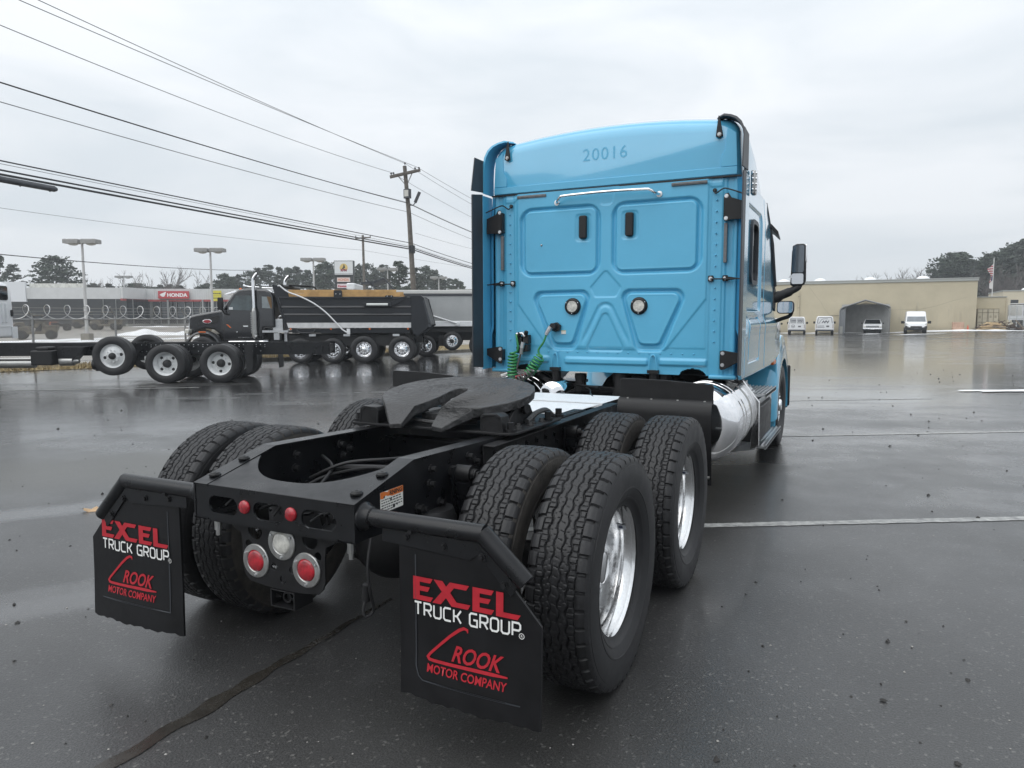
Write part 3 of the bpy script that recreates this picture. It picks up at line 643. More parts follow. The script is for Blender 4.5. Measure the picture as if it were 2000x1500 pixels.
g = G(); g.lathe([(.0, .075), (.055, .075), (.07, .068), (.078, .05), (.082, .0), (.105, -.005), (.11, -.05), (.11, -.09)], (0, 0, 0), 'x', 30); HUB = bpy.data.meshes.new('hub'); HUB.from_pydata(g.v, [], g.f); fixn(HUB)
g = G(); g.tube([(0, 0, 0), (.012, 0, 0)], .021, 12); g.tube([(.012, 0, 0), (.034, 0, 0)], .0165, 6); g.cyl((.034, 0, 0), (.05, 0, 0), .010, 8); NUT = bpy.data.meshes.new('lug_nut'); NUT.from_pydata(g.v, [], g.f); fixn(NUT)
g = G(); g.lathe([(.020, 0), (.024, .006), (.018, .02), (.0165, .05), (.0, .062)], (0, 0, 0), 'x', 12); NUTC = bpy.data.meshes.new('lug_cover'); NUTC.from_pydata(g.v, [], g.f); fixn(NUTC)
for m_, mm in ((RIM, M_RIM), (DISC, M_RIM), (DISC_F, M_RIM), (HUB, M_CHROME), (NUT, M_ALU_SAT), (NUTC, M_CHROME)): m_.materials.append(mm)
def wheel(x, y, sx, inner=False, front=False, spin=0.0):
    w = part('wheel', TR, (x, y, .508), (0, 0, 0 if sx > 0 else math.pi))
    t = objm('tyre', TYRE_MUD if inner else TYRE, None, w, rot=(spin, 0, 0))
    r = objm('rim', RIM, None, w)
    if inner: r.rotation_euler = (0, 0, math.pi)
    else:
        objm('wheel_disc', DISC_F if front else DISC, None, w, rot=(.2, 0, 0)); objm('hub', HUB, None, w, loc=(.06 if front else -.04, 0, 0))
        for q in range(10):
            a = 2 * math.pi * q / 10 + .1; objm('lug_nut', NUTC if front else NUT, None, w, loc=((.046 if front else -.054), .1425 * math.cos(a), .1425 * math.sin(a)))
    return w
SP = random.Random(3)
for ya in (YA, YA + AXS):
    wheel(1.092, ya, 1, spin=SP.uniform(0, 6)); wheel(.742, ya, 1, True, spin=SP.uniform(0, 6)); wheel(-1.135, ya, -1, spin=SP.uniform(0, 6)); wheel(-.800, ya, -1, True, spin=SP.uniform(0, 6))
wheel(1.075, 7.62, 1, front=True); wheel(-1.075, 7.62, -1, front=True)
for ya in (YA, YA + AXS):                                 # maker's sticker on the dish: plain blue badge
    g = G(); a = R_(30); c = Vector((1.092 + .035, ya + .262 * math.cos(a), .508 + .262 * math.sin(a)))
    rd = Vector((0, -math.cos(a), -math.sin(a))); tg = Vector((0, -math.sin(a), math.cos(a))); ax = Vector((1, 0, 0))
    me = flat_mesh('b', [[(-.022, -.02), (.022, -.02), (.010, .024), (-.010, .024)]]); on_plane(me, c + rd * .0035, tg, ax); o = objm('rim_sticker', me, mat('sticker_silver', (.5, .52, .55), .3, .6), TR)
    me = flat_mesh('b', [rrect(-.008, .008, -.012, .008, .004, 3)]); on_plane(me, c + rd * .0042, tg, ax); objm('sticker_badge', me, mat('sticker_blue', (.02, .03, .10), .4), o)
# ---- quarter fenders behind the cab
def quarter(x0, x1, y, low=True):
    f = part('quarter_fender', TR, (0, 0, 0)); w = x1 - x0
    g = G(); g.prism([(x0, 1.055), (x1, 1.040), (x1, 1.160), (x1 - .012, 1.172), (x0 + w * .5, 1.192), (x0 + .02, 1.196), (x0, 1.185)], 'y', y - .006, y + .006); obj('splash_board', g, M_PLASTIC, f, bevel=.003)
    if low:
        g = G(); pr = []
        for i in range(11):
            t = i / 10; a = R_(90 * t)
        prof = [(y - .02, 1.062), (y - .045, 1.052), (y - .062, 1.025), (y - .075, .96), (y - .055, .80), (y - .03, .62), (y - .015, .475)]
        rings = [[(x0 + (x1 - x0) * q / 12, p + .012 * math.sin(q) * (z < .9) * .4, z) for q in range(13)] for p, z in prof]
        rings2 = [[(a, b + .012, c) for a, b, c in r] for r in rings]
        k = len(g.v); 
        for rg, fl in ((rings, 0), (rings2, 1)): g.loft(rg, closed=False)
        o = obj('fender_flap', g, M_PLASTIC, f, sharp=40)
        for q in (.10, .36, .64, .92):
            b = G(); b.lathe([(0, -.010), (.010, -.008), (.012, -.002), (.012, .004)], (x0 + w * q, y - .028, 1.050 - .0 * q), 'y', 12); obj('bolt', b, M_STEEL, f)
        b = G(); b.tube([(x1 - .12, y - .02, .535), (x1 - .01, y - .02, .530)], .012, 8); obj('flap_clip', b, M_STEEL, f)
    return f
quarter(.560, 1.222, 2.86); quarter(-1.395, -.80, 2.80)
# ================================================================== cab
CAB = part('cab', TR, (0, 0, 0))
def sd_poly(X, Z, P):
    P = np.asarray(P, float); d = np.full(X.shape, 1e9); s = np.ones(X.shape); n = len(P)
    for i in range(n):
        a, b = P[i], P[i - 1]; ex, ez = b - a; wx, wz = X - a[0], Z - a[1]
        t = np.clip((wx * ex + wz * ez) / (ex * ex + ez * ez), 0, 1); d = np.minimum(d, (wx - ex * t) ** 2 + (wz - ez * t) ** 2)
        c1, c2, c3 = Z >= a[1], Z < b[1], ex * wz > ez * wx
        s = np.where((c1 & c2 & c3) | (~c1 & ~c2 & ~c3), -s, s)
    return s * np.sqrt(d)
def rp_(P, r):                                            # shrink a convex polygon by r
    P = [Vector(p) for p in P]; n = len(P); A = sum(P[i].x * P[(i + 1) % n].y - P[(i + 1) % n].x * P[i].y for i in range(n)); sg = 1 if A > 0 else -1; out = []
    for i in range(n):
        d1 = (P[i] - P[i - 1]).normalized(); d2 = (P[(i + 1) % n] - P[i]).normalized(); n1 = Vector((-d1.y, d1.x)) * sg; n2 = Vector((-d2.y, d2.x)) * sg
        m = (n1 + n2) / (1 + n1.dot(n2)); out.append(P[i] + m * r)
    return [(p.x, p.y) for p in out]
def sdr(X, Z, P, r): return sd_poly(X, Z, rp_(P, r)) - r
YB_ = 4.148
nx, nz = 306, 216
xs = np.linspace(-1.165, 1.165, nx); zs = np.linspace(1.128, 2.800, nz); X, Z = np.meshgrid(xs, zs); AX = np.abs(X)
H = np.zeros_like(X)                                      # + = pressed in (towards the front of the truck)
cen = sd_poly(X, Z, [(-.885, 2.90), (.905, 2.90), (.900, 1.79), (.555, 1.345), (-.56, 1.345), (-.882, 1.76)])
H += .007 * sm(cen, -.004, .008)
low = sd_poly(AX, Z, [(.0, 2.9), (.902, 2.9), (.902, 1.362), (.0, 1.362)]); H += .004 * sm(low, -.003, .005)
def groove(sx, outer, ro, inner, ri, dep):
    global H
    XX = X if sx > 0 else -X
    so = sdr(XX, Z, outer, ro); si = sdr(XX, Z, inner, ri)
    H += dep * sm(-so, 0, .026) * sm(si, 0, .026) + .002 * sm(-si, 0, .01)
for s in (-1, 1):
    groove(s, [(.045, 2.012), (.870, 2.014), (.870, 2.665), (.045, 2.665)], .135, [(.105, 2.062), (.800, 2.064), (.800, 2.618), (.105, 2.618)], .05, .030)
    groove(s, [(.118, 1.892), (.765, 1.886), (.535, 1.322), (.280, 1.322)], .085, [(.185, 1.838), (.690, 1.833), (.492, 1.402), (.330, 1.402)], .05, .030)
    hs = sdr(X if s > 0 else -X, Z, [(.140, 2.325), (.300, 2.325), (.300, 2.578), (.140, 2.578)], .04); H += .006 * sm(-hs, 0, .008)
    hs = sdr(X if s > 0 else -X, Z, [(.165, 2.345), (.275, 2.345), (.275, 2.560), (.165, 2.560)], .03); H += .006 * sm(-hs, 0, .008)
H += .007 * sm(-sdr(X, Z, [(0, 2.075), (.155, 1.905), (.105, 1.812), (-.105, 1.812), (-.155, 1.905)], .035), 0, .010)
H += .007 * sm(-sdr(X, Z, [(-.09, 2.775), (.09, 2.775), (.05, 2.640), (-.05, 2.640)], .03), 0, .010)
arch_o = sdr(X, Z, [(0, 1.90), (.30, 1.30), (-.30, 1.30)], .10); arch_i = sdr(X, Z, [(0, 1.735), (.205, 1.318), (-.205, 1.318)], .045)
H += -.010 * sm(-arch_o, 0, .05) * sm(1.35 - Z, -.6, .1) * 0 + .009 * sm(-arch_i, 0, .012) + .010 * sm(-arch_o, 0, .02) * sm(arch_o, -.055, -.03) * sm(Z, 1.34, 1.5)
for a, b, z0, z1 in ((-.40, .40, 1.200, 1.262), (.50, .92, 1.205, 1.268), (-.92, -.56, 1.205, 1.268)):
    H -= .016 * sm(-sdr(X, Z, [(a, z0), (b, z0), (b, z1), (a, z1)], .02), -.006, .014)
H += .006 * sm(AX, .922, .930) + .008 * sm(AX, 1.018, 1.030) + .010 * sm(AX, 1.048, 1.056) - .010 * sm(AX, 1.108, 1.118)
H -= .006 * sm(-sdr(AX, Z, [(.925, 2.72), (1.02, 2.72), (1.02, 2.775), (.86, 2.775)], .012), 0, .01)
H += .10 * sm(AX, 1.135, 1.165) ** 2
H += .004 * np.sin(X * 2.1 + .3) * np.sin(Z * 2.7) + RNG.normal(0, .00012, H.shape)
V = np.stack([X, YB_ + H, Z], -1).reshape(-1, 3)
i = np.arange(nz - 1)[:, None] * nx + np.arange(nx - 1)[None]; F = np.stack([i, i + 1, i + nx + 1, i + nx], -1).reshape(-1, 4)
fc = V[F].mean(1); keep = ~(((np.abs(np.abs(fc[:, 0]) - .80) / .115) ** 2 + ((fc[:, 2] - 1.125) / .062) ** 2) < 1)
me = mesh_np('back_panel', V, F[keep], None); objm('back_panel', me, M_BLUE, CAB)
# lower corner skirts
for s in (-1, 1):
    g = G(); g.box(s * .935, s * 1.165, 4.146, 4.26, 1.10, 1.136); obj('corner_skirt', g, M_BLUE, CAB, bevel=.014, seg=3)
g = G()
for z in np.arange(1.42, 2.62, .092):
    for s in (-1, 1):
        if abs(z - 1.96) < .03: continue
        g.ball((s * .972, YB_ + .011, z), .008, 8, 4, sz=1)
for x in np.arange(-.86, .90, .098): g.ball((x, YB_ + .010, 1.312), .008, 8, 4)
tag(obj('rivets', g, M_BLUE, CAB, sharp=80), kind='stuff')
# ---- roof shell
def roof_ring(y, zt, wb, r, crown=.05, zb=2.806):
    pts = [(-wb, y, zb)]; n = 9
    for k in range(n + 1):
        t = math.pi / 2 * k / n; pts.append((-(wb - .02) + r * (1 - math.cos(math.pi / 2 - t)) * 0 - 0 + (r - r * math.cos(t)), y, zt - crown - r + r * math.sin(t)))
    m = 12
    for k in range(1, m):
        u = -1 + 2 * k / m; x = u * (wb - .02 - r); pts.append((x, y, zt - crown * u * u))
    for k in range(n, -1, -1):
        t = math.pi / 2 * k / n; pts.append(((wb - .02) - (r - r * math.cos(t)), y, zt - crown - r + r * math.sin(t)))
    pts.append((wb, y, zb)); return pts
rr_ = [(4.150, 2.90, 1.10, .05, 0), (4.152, 3.215, 1.115, .10, .05), (4.165, 3.275, 1.140, .12, .06), (4.195, 3.325, 1.158, .14, .065), (4.26, 3.362, 1.170, .15, .068), (4.40, 3.385, 1.180, .16, .07), (4.65, 3.380, 1.182, .17, .075), (5.0, 3.315, 1.18, .18, .08), (5.35, 3.20, 1.175, .19, .09), (5.65, 3.05, 1.16, .17, .09), (5.85, 2.95, 1.14, .10, .06), (6.02, 2.86, 1.10, .03, .02)]
g = G(); g.loft([roof_ring(*a) for a in rr_[1:]], closed=True); o = obj('sleeper_roof', g, M_BLUE_GLOSS, CAB, sharp=42)
# lower recess line of the roof back and ghost of a removed fleet number
g = G(); g.box(-1.135, 1.135, 4.1405, 4.150, 2.812, 2.878); obj('roof_lip', g, M_BLUE, CAB, bevel=.004)
for s in (-1, 1): g = G(); g.prism([(s * 1.00, 2.88), (s * 1.135, 2.88), (s * 1.12, 3.15), (s * 1.045, 3.20), (s * 1.035, 3.02), (s * 1.0, 2.96)], 'y', 4.144, 4.156); obj('roof_corner_rib', g, M_BLUE, CAB, bevel=.004)
t = text_mesh('20016', .155, .0004, 'CENTER', 0, -.0, 1.12); g_t = objm('ghost_number', on_plane(t, (-.02, 4.1505, 3.045), (1, 0, 0), (0, 0, 1)), mat('number_residue', (.0905, .409, .631), .36, coat=.35, n_scale=30, n_amt=.30, col2=(.092, .415, .64)), CAB)
g = G(); g.box(-1.165, 1.165, 4.150, 4.22, 2.796, 2.808); obj('seam_gasket', g, M_BLACK, CAB)
# ---- cab sides
ny, nz2 = 200, 140
ys = np.linspace(4.16, 6.46, ny); zs2 = np.linspace(1.135, 2.803, nz2); Yg, Zg = np.meshgrid(ys, zs2)
O = np.zeros_like(Yg)
O -= .05 * sm(4.20 - Yg, 0, .04)
O += .030 * np.exp(-((Zg - 1.55) / .06) ** 2) * sm(Yg, 4.2, 4.5) + .022 * sm(1.55 - Zg, 0, .10)      # flared lower body
O -= .016 * sm(-sdr(Yg, Zg, [(4.36, 1.68), (5.30, 1.68), (5.30, 2.62), (4.36, 2.62)], .08), 0, .03)       # window surround pressing
O -= .012 * (1 - sm(np.abs(sdr(Yg, Zg, [(4.40, 1.235), (5.10, 1.235), (5.10, 1.625), (4.44, 1.625)], .03)), .004, .012))   # luggage door shut line
O -= .014 * (1 - sm(np.abs(Yg - 5.52 - .0 * Zg), .004, .012))
O -= .10 * sm(Yg, 6.0, 6.46) * sm(Zg, 1.9, 2.8) + .03 * sm(Yg, 5.3, 6.4) * sm(Zg, 2.2, 2.8)
O -= .02 * sm(Zg, 2.5, 2.8)
V = np.stack([1.203 + O, Yg, Zg], -1).reshape(-1, 3)
i = np.arange(nz2 - 1)[:, None] * ny + np.arange(ny - 1)[None]; F = np.stack([i, i + 1, i + ny + 1, i + ny], -1).reshape(-1, 4)
fc = V[F].mean(1)
wpoly = lambda Yq, Zq: sdr(Yq, Zq, [(4.60, 1.94), (4.99, 1.94), (4.97, 2.49), (4.62, 2.49)], .09)
cut = (wpoly(fc[:, 1], fc[:, 2]) < 0) | (fc[:, 2] > 2.80 - (fc[:, 1] - 5.90) * 1.62)
for s in (1, -1):
    W = V * np.array([s, 1, 1]); FF = F[~cut] if s > 0 else F[~cut][:, ::-1]
    o = objm('cab_side', mesh_np('cab_side', W, FF, 60), M_BLUE_GLOSS, CAB)
    wf = G(); a = rp_([(4.60, 1.94), (4.99, 1.94), (4.97, 2.49), (4.62, 2.49)], .0); ro = [(y, z) for y, z in rrect(4.585, 5.0, 1.925, 2.505, .10, 6)]; ri = [(y, z) for y, z in rrect(4.625, 4.965, 1.965, 2.465, .08, 6)]
    mw = plate([ro, ri], .03); on_plane(mw, (s * 1.196, 0, 0), (0, 1, 0), (0, 0, 1)); w = objm('window_frame', mw, M_TRIM, o)
    mw = plate([rrect(4.62, 4.97, 1.96, 2.47, .08, 6)], .006); on_plane(mw, (s * 1.186, 0, 0), (0, 1, 0), (0, 0, 1)); objm('window_glass', mw, M_GLASS, o)
    g = G(); g.box(s * 1.17, s * 1.203, 4.20, 6.35, 1.095, 1.136); obj('sill', g, M_BLUE_GLOSS, CAB, bevel=.012)
g = G(); g.add([(1.2185, 4.60, 1.275), (1.2185, 4.86, 1.275), (1.2185, 4.86, 1.40), (1.2185, 4.60, 1.40)], [(0, 1, 2, 3)]); obj('stained_sticker', g, mat('sticker_stain', (.42, .36, .33), .5, n_scale=20, n_amt=.3), CAB)
# underside, dark inner faces, windscreen block
g = G(); g.add([(-1.16, 4.17, 1.13), (1.16, 4.17, 1.13), (1.16, 6.4, 1.13), (-1.16, 6.4, 1.13)], [(0, 1, 2, 3)]); obj('cab_floor', g, M_BLACK, CAB)
g = G(); g.add([(-1.10, 6.02, 2.84), (1.10, 6.02, 2.84), (1.12, 6.52, 1.85), (-1.12, 6.52, 1.85)], [(0, 1, 2, 3)]); obj('windscreen', g, M_GLASS, CAB)
for s in (-1, 1):
    g = G(); g.tube([(s * 1.145, 5.93, 2.82), (s * 1.185, 6.15, 2.42), (s * 1.20, 6.42, 1.98)], [.02, .035, .03], 8); obj('pillar_trim', g, M_TRIM, CAB)
    g = G(); g.loft([[(s * x, y, z) for x, y, z in r] for r in ([(1.13, 5.97, 2.66), (1.13, 6.25, 2.60), (1.13, 6.25, 2.57), (1.13, 5.97, 2.60)], [(1.20, 6.05, 2.62), (1.20, 6.32, 2.56), (1.20, 6.32, 2.53), (1.20, 6.05, 2.57)], [(1.26, 6.12, 2.55), (1.26, 6.34, 2.50), (1.26, 6.34, 2.47), (1.26, 6.12, 2.50)])]); obj('visor_end', g, M_PLASTIC, CAB, bevel=.006)
# ---- hood and fenders
HOOD = part('hood', TR, (0, 0, 0))
def hood_ring(y, zt, w, zb, r):
    pts = [(-w, y, zb)]
    for k in range(7): t = math.pi / 2 * k / 6; pts.append((-w + r - r * math.cos(t), y, zt - r + r * math.sin(t)))
    for k in range(6, -1, -1): t = math.pi / 2 * k / 6; pts.append((w - r + r * math.cos(t), y, zt - r + r * math.sin(t)))
    pts.append((w, y, zb)); return pts
g = G(); g.loft([hood_ring(*a) for a in ((6.40, 1.90, 1.16, 1.10, .22), (6.8, 1.82, 1.10, 1.10, .26), (7.4, 1.70, 1.02, 1.10, .28), (8.1, 1.55, .92, 1.05, .28), (8.6, 1.38, .80, .9, .28), (8.85, 1.10, .66, .8, .2))]); obj('hood_shell', g, M_BLUE_GLOSS, HOOD, sharp=40)
for s in (-1, 1):
    g = G(); prof = []
    # fender: arched strip around the wheel, bulging out
    ring = []
    for k in range(21):
        t = R_(-8 + 196 * k / 20); cy, cz = 7.62, .51; ro = .80 if 30 < math.degrees(t) < 150 else .78
        y, z = cy + ro * math.cos(t), cz + ro * math.sin(t) * 1.16; yi, zi = cy + .60 * math.cos(t), cz + .60 * math.sin(t)
        ring.append([(s * .78, y, z), (s * 1.10, y, z), (s * 1.19, cy + (ro - .03) * math.cos(t), cz + (ro - .03) * math.sin(t) * 1.16), (s * 1.222, cy + .70 * math.cos(t), cz + .72 * math.sin(t)), (s * 1.222, yi, zi), (s * 1.17, yi, zi)])
    g.loft(ring, closed=False, caps=False); obj('fender', g, M_BLUE_GLOSS, HOOD, sharp=50)
    g = G(); g.loft([[(s * x, y, z) for x, y, z in r] for r in ([(1.19, 6.44, 1.14), (1.205, 6.44, 1.60), (1.19, 6.44, 1.80)], [(1.20, 6.80, 1.14), (1.215, 6.80, 1.50), (1.15, 6.85, 1.74)], [(1.21, 7.15, 1.20), (1.20, 7.2, 1.45), (1.08, 7.3, 1.66)])], closed=False, caps=False); obj('hood_side', g, M_BLUE_GLOSS, HOOD, sharp=60)
    g = G(); g.box(s * .80, s * 1.205, 6.96, 7.0, .26, 1.10); obj('fender_skirt', g, M_BLUE, HOOD, bevel=.015)
    g = G(); g.box(s * 1.06, s * 1.20, 6.66, 6.90, 1.08, 1.135); obj('side_lamp', g, M_ORANGE, HOOD, bevel=.01)
    g = G(); g.prism([(6.40, 1.64), (6.47, 1.60), (6.46, 1.30), (6.40, 1.14), (6.36, 1.3)], 'x', s * 1.190, s * 1.204); obj('hinge_gap', g, M_BLACK, HOOD)
    g = G(); g.box(s * .8, s * 1.24, 8.30, 8.36, .42, .98); obj('bumper_end', g, M_PLASTIC, HOOD, bevel=.02)
g = G(); g.box(-1.16, 1.16, 8.4, 8.9, .35, .75); obj('front_bumper', g, M_PLASTIC, HOOD, bevel=.06)
# ---- mirrors
for s in (-1, 1):
    p = part('door_mirror', TR, (0, 0, 0))
    g = G(); g.tube(spl([(s * 1.19, 6.40, 1.84), (s * 1.28, 6.44, 1.878), (s * 1.38, 6.48, 1.925), (s * 1.455, 6.52, 1.985), (s * 1.47, 6.54, 2.10)], 5), [.060] * 5 + [.050] * 5 + [.040] * 5 + [.034] * 6, 12); g.prism([(6.3, 1.74), (6.5, 1.70), (6.52, 1.92), (6.38, 1.98)], 'x', s * 1.185, s * 1.215); obj('mirror_arm', g, M_PLASTIC, p, sharp=50)
    g = G(); q = [(1.365, 1.995), (1.372, 2.36), (1.39, 2.425), (1.42, 2.44), (1.495, 2.44), (1.515, 2.42), (1.522, 2.04), (1.505, 1.99), (1.40, 1.975), (1.375, 1.98)]
    g.prism([(s * x, z) for x, z in q], 'y', 6.47, 6.58); obj('mirror_shell', g, M_PLASTIC, p, bevel=.012)
    for nm, za, zb_ in (('mirror_face', 2.125, 2.425), ('convex_face', 2.0, 2.115)):
        mm = plate([rrect(1.378, 1.500, za, zb_, .02, 4)], .004); on_plane(mm, (0, 6.466, 0), (1, 0, 0), (0, 0, 1))
        for v in mm.vertices: v.co.x *= s; v.co.y += .07 * (v.co.x * s - 1.44) * (0 if nm == 'mirror_face' else 1)
        if s < 0: mm.flip_normals()
        objm(nm, mm, mat('mirror_glass_dark', (.16, .18, .20), .06, 1.0, n_scale=3, n_amt=.1) if nm == 'mirror_face' else M_MIRROR, p)
    g = G(); g.tube([(s * 1.375, 6.455, 2.10), (s * 1.365, 6.46, 2.07)], [.006, .02], 8); obj('mirror_sensor', g, M_ALU_SAT, p)
    g = G(); g.box(s * 1.508, s * 1.528, 6.48, 6.57, 2.24, 2.43); obj('mirror_cap', g, M_CHROME, p, bevel=.006)
    p = part('hood_mirror', TR, (0, 0, 0))
    g = G(); g.prism([(s * x, z) for x, z in rrect(1.228, 1.412, 1.672, 1.815, .04, 4)], 'y', 6.50, 6.55); obj('mirror_shell', g, M_PLASTIC, p, bevel=.008)
    mm = plate([rrect(1.238, 1.402, 1.682, 1.805, .032, 4)], .004); on_plane(mm, (0, 6.497, 0), (1, 0, 0), (0, 0, 1))
    for v in mm.vertices: v.co.x *= s
    if s < 0: mm.flip_normals()
    objm('mirror_face', mm, M_MIRROR, p)
    g = G(); g.tube(spl([(s * 1.385, 6.54, 1.69), (s * 1.36, 6.55, 1.645), (s * 1.28, 6.56, 1.615), (s * 1.18, 6.58, 1.575)], 4), .022, 10); obj('mirror_arm', g, M_PLASTIC, p)
# ---- side extenders
for s in (-1, 1):
    E = part('side_extender', TR, (0, 0, 0)); x = s * 1.215
    g = G(); g.box(x - s * .008, x + s * .008, 4.045, 4.24, 1.13, 2.80); obj('extender_panel', g, M_BLUE_GLOSS, E, bevel=.004)
    g = G(); g.add([(x - s * .006, 4.05, 1.145), (x + s * .008, 4.05, 1.145), (x + s * .016, 3.86, 1.165), (x + s * .004, 3.86, 1.165), (x - s * .006, 4.05, 2.81), (x + s * .008, 4.05, 2.81), (x + s * .016, 3.86, 2.785), (x + s * .004, 3.86, 2.785)], [(0, 1, 2, 3), (7, 6, 5, 4), (0, 4, 5, 1), (1, 5, 6, 2), (2, 6, 7, 3), (3, 7, 4, 0)]); obj('rubber_edge', g, M_TRIM, E, bevel=.003)
    g = G(); g.add([(x - s * .006, 4.16, 2.835), (x + s * .006, 4.16, 2.835), (x + s * .010, 3.84, 2.815), (x, 3.84, 2.815), (x - s * .006, 4.15, 3.125), (x + s * .006, 4.15, 3.125), (x + s * .008, 3.905, 3.13), (x - s * .002, 3.905, 3.13)], [(0, 1, 2, 3), (7, 6, 5, 4), (0, 4, 5, 1), (1, 5, 6, 2), (2, 6, 7, 3), (3, 7, 4, 0)]); obj('upper_rubber_edge', g, M_TRIM, E, bevel=.003)
    # roof fairing: curved blade following the corner of the roof
    arc = [(1.205, 2.82), (1.205, 2.98), (1.200, 3.08), (1.186, 3.155), (1.160, 3.212), (1.12, 3.255), (1.07, 3.282), (1.015, 3.298), (.955, 3.296)]
    wdt = [.20, .20, .20, .20, .19, .175, .155, .13, .06]
    rings = []
    for (a, z), w in zip(arc, wdt):
        n = Vector((.3, 0, .95)) if a < 1.05 else Vector((.8, 0, .6)) if a < 1.18 else Vector((1, 0, 0)); n.normalize(); o_ = .010
        rings.append([(s * a, 4.27, z), (s * a, 4.27 - w, z), (s * (a + n.x * o_), 4.27 - w, z + n.z * o_), (s * (a + n.x * o_), 4.27, z + n.z * o_)])
    g = G(); g.loft(rings); obj('roof_fairing', g, M_BLUE_GLOSS, E, sharp=40)
    g = G(); g.loft([[(q[0] - s * .006, 4.255, q[2] - .004) if i in (0, 3) else (q[0] - s * .006, r[1][1] - .012, q[2] - .004) if i == 1 else (q[0] + s * .002, r[1][1] - .012, q[2] + .002) for i, q in enumerate(r)] for r in rings]); obj('fairing_lining', g, M_TRIM if s > 0 else M_BLUE, E, sharp=40)
    g = G(); g.prism([(s * 1.02, 3.20), (s * 1.06, 3.13), (s * 1.045, 3.105), (s * 1.01, 3.10), (s * .985, 3.12), (s * 1.0, 3.32), (s * 1.012, 3.34)] if False else [(s * .955, 3.13), (s * .985, 3.115), (s * 1.015, 3.13), (s * .985, 3.29), (s * .975, 3.30)], 'y', 4.125, 4.140); o = obj('fairing_strut', g, M_PLASTIC, E, bevel=.003)
    g = G(); g.hexbolt((s * .985, 4.125, 3.145), (0, -1, 0), .011, .012); obj('bolt', g, M_STEEL, o)
    # brackets tying the extender to the back wall
    yb = YB_ + .004
    for nm, poly in (('upper_bracket', [(1.045, 2.655), (1.075, 2.66), (1.10, 2.62), (1.20, 2.585), (1.20, 2.44), (1.10, 2.44), (1.045, 2.425)]), ('lower_bracket', [(1.035, 1.345), (1.06, 1.352), (1.205, 1.33), (1.205, 1.265), (1.075, 1.19), (1.045, 1.185), (1.035, 1.20)])):
        g = G(); g.prism([(s * a, b) for a, b in poly], 'y', yb - .045, yb - .035); g.prism([(s * 1.035, poly[0][1] - .02), (s * 1.05, poly[0][1] - .02), (s * 1.05, poly[-1][1] + .02), (s * 1.035, poly[-1][1] + .02)], 'y', yb - .036, yb + .02); o = obj(nm, g, M_PLASTIC, E, bevel=.003)
        for a, b in ((1.058, poly[1][1] - .025), (1.058, poly[-1][1] + .028)):
            g = G(); g.hexbolt((s * a, yb - .045, b), (0, -1, 0), .011, .010); obj('bolt', g, M_ALU_SAT, o)
    g = G(); g.tube([(s * .94, yb - .03, 1.955), (s * 1.20, yb - .035, 1.952)], .006, 8)
    for a in (.938, 1.058): g.prism([(s * q[0], q[1]) for q in rrect(a - .022, a + .022, 1.935, 1.985, .008, 3)], 'y', yb - .012, yb + .012)
    g.prism([(s * 1.06, 1.975), (s * 1.13, 1.965), (s * 1.17, 1.957), (s * 1.13, 1.945), (s * 1.08, 1.94)], 'y', yb - .03, yb - .02); o = obj('tie_rod', g, M_PLASTIC, E)
    for a in (.938, 1.058):
        g = G(); g.hexbolt((s * a, yb - .012, 1.96), (0, -1, 0), .011, .012); obj('bolt', g, M_ALU_SAT, o)
    g = G(); g.tube(spl([(s * .955, yb - .01, 2.690), (s * .965, yb - .03, 2.665), (s * .985, yb - .035, 2.672), (s * 1.03, yb - .03, 2.70), (s * 1.08, yb - .04, 2.69), (s * 1.20, yb - .06, 2.64)], 5), .006, 7); g.lathe([(0, -.01), (.017, -.008), (.018, .004)], (s * .955, yb, 2.695), 'y', 12); obj('marker_wire', g, M_PLASTIC, E)
# chrome marker lamp on the right extender
g = G(); g.prism([(4.28, 2.66), (4.37, 2.66), (4.40, 2.70), (4.40, 2.80), (4.36, 2.86), (4.28, 2.86)], 'x', 1.222, 1.262); o = obj('marker_lamp', g, M_STEEL, TR, bevel=.012)
for z in (2.70, 2.745, 2.79, 2.835):
    g = G(); g.ball((1.262, 4.30, z), .012, 10, 6); g.ball((1.24, 4.275, z), .012, 10, 6); obj('lamp_stud', g, M_CHROME, o)
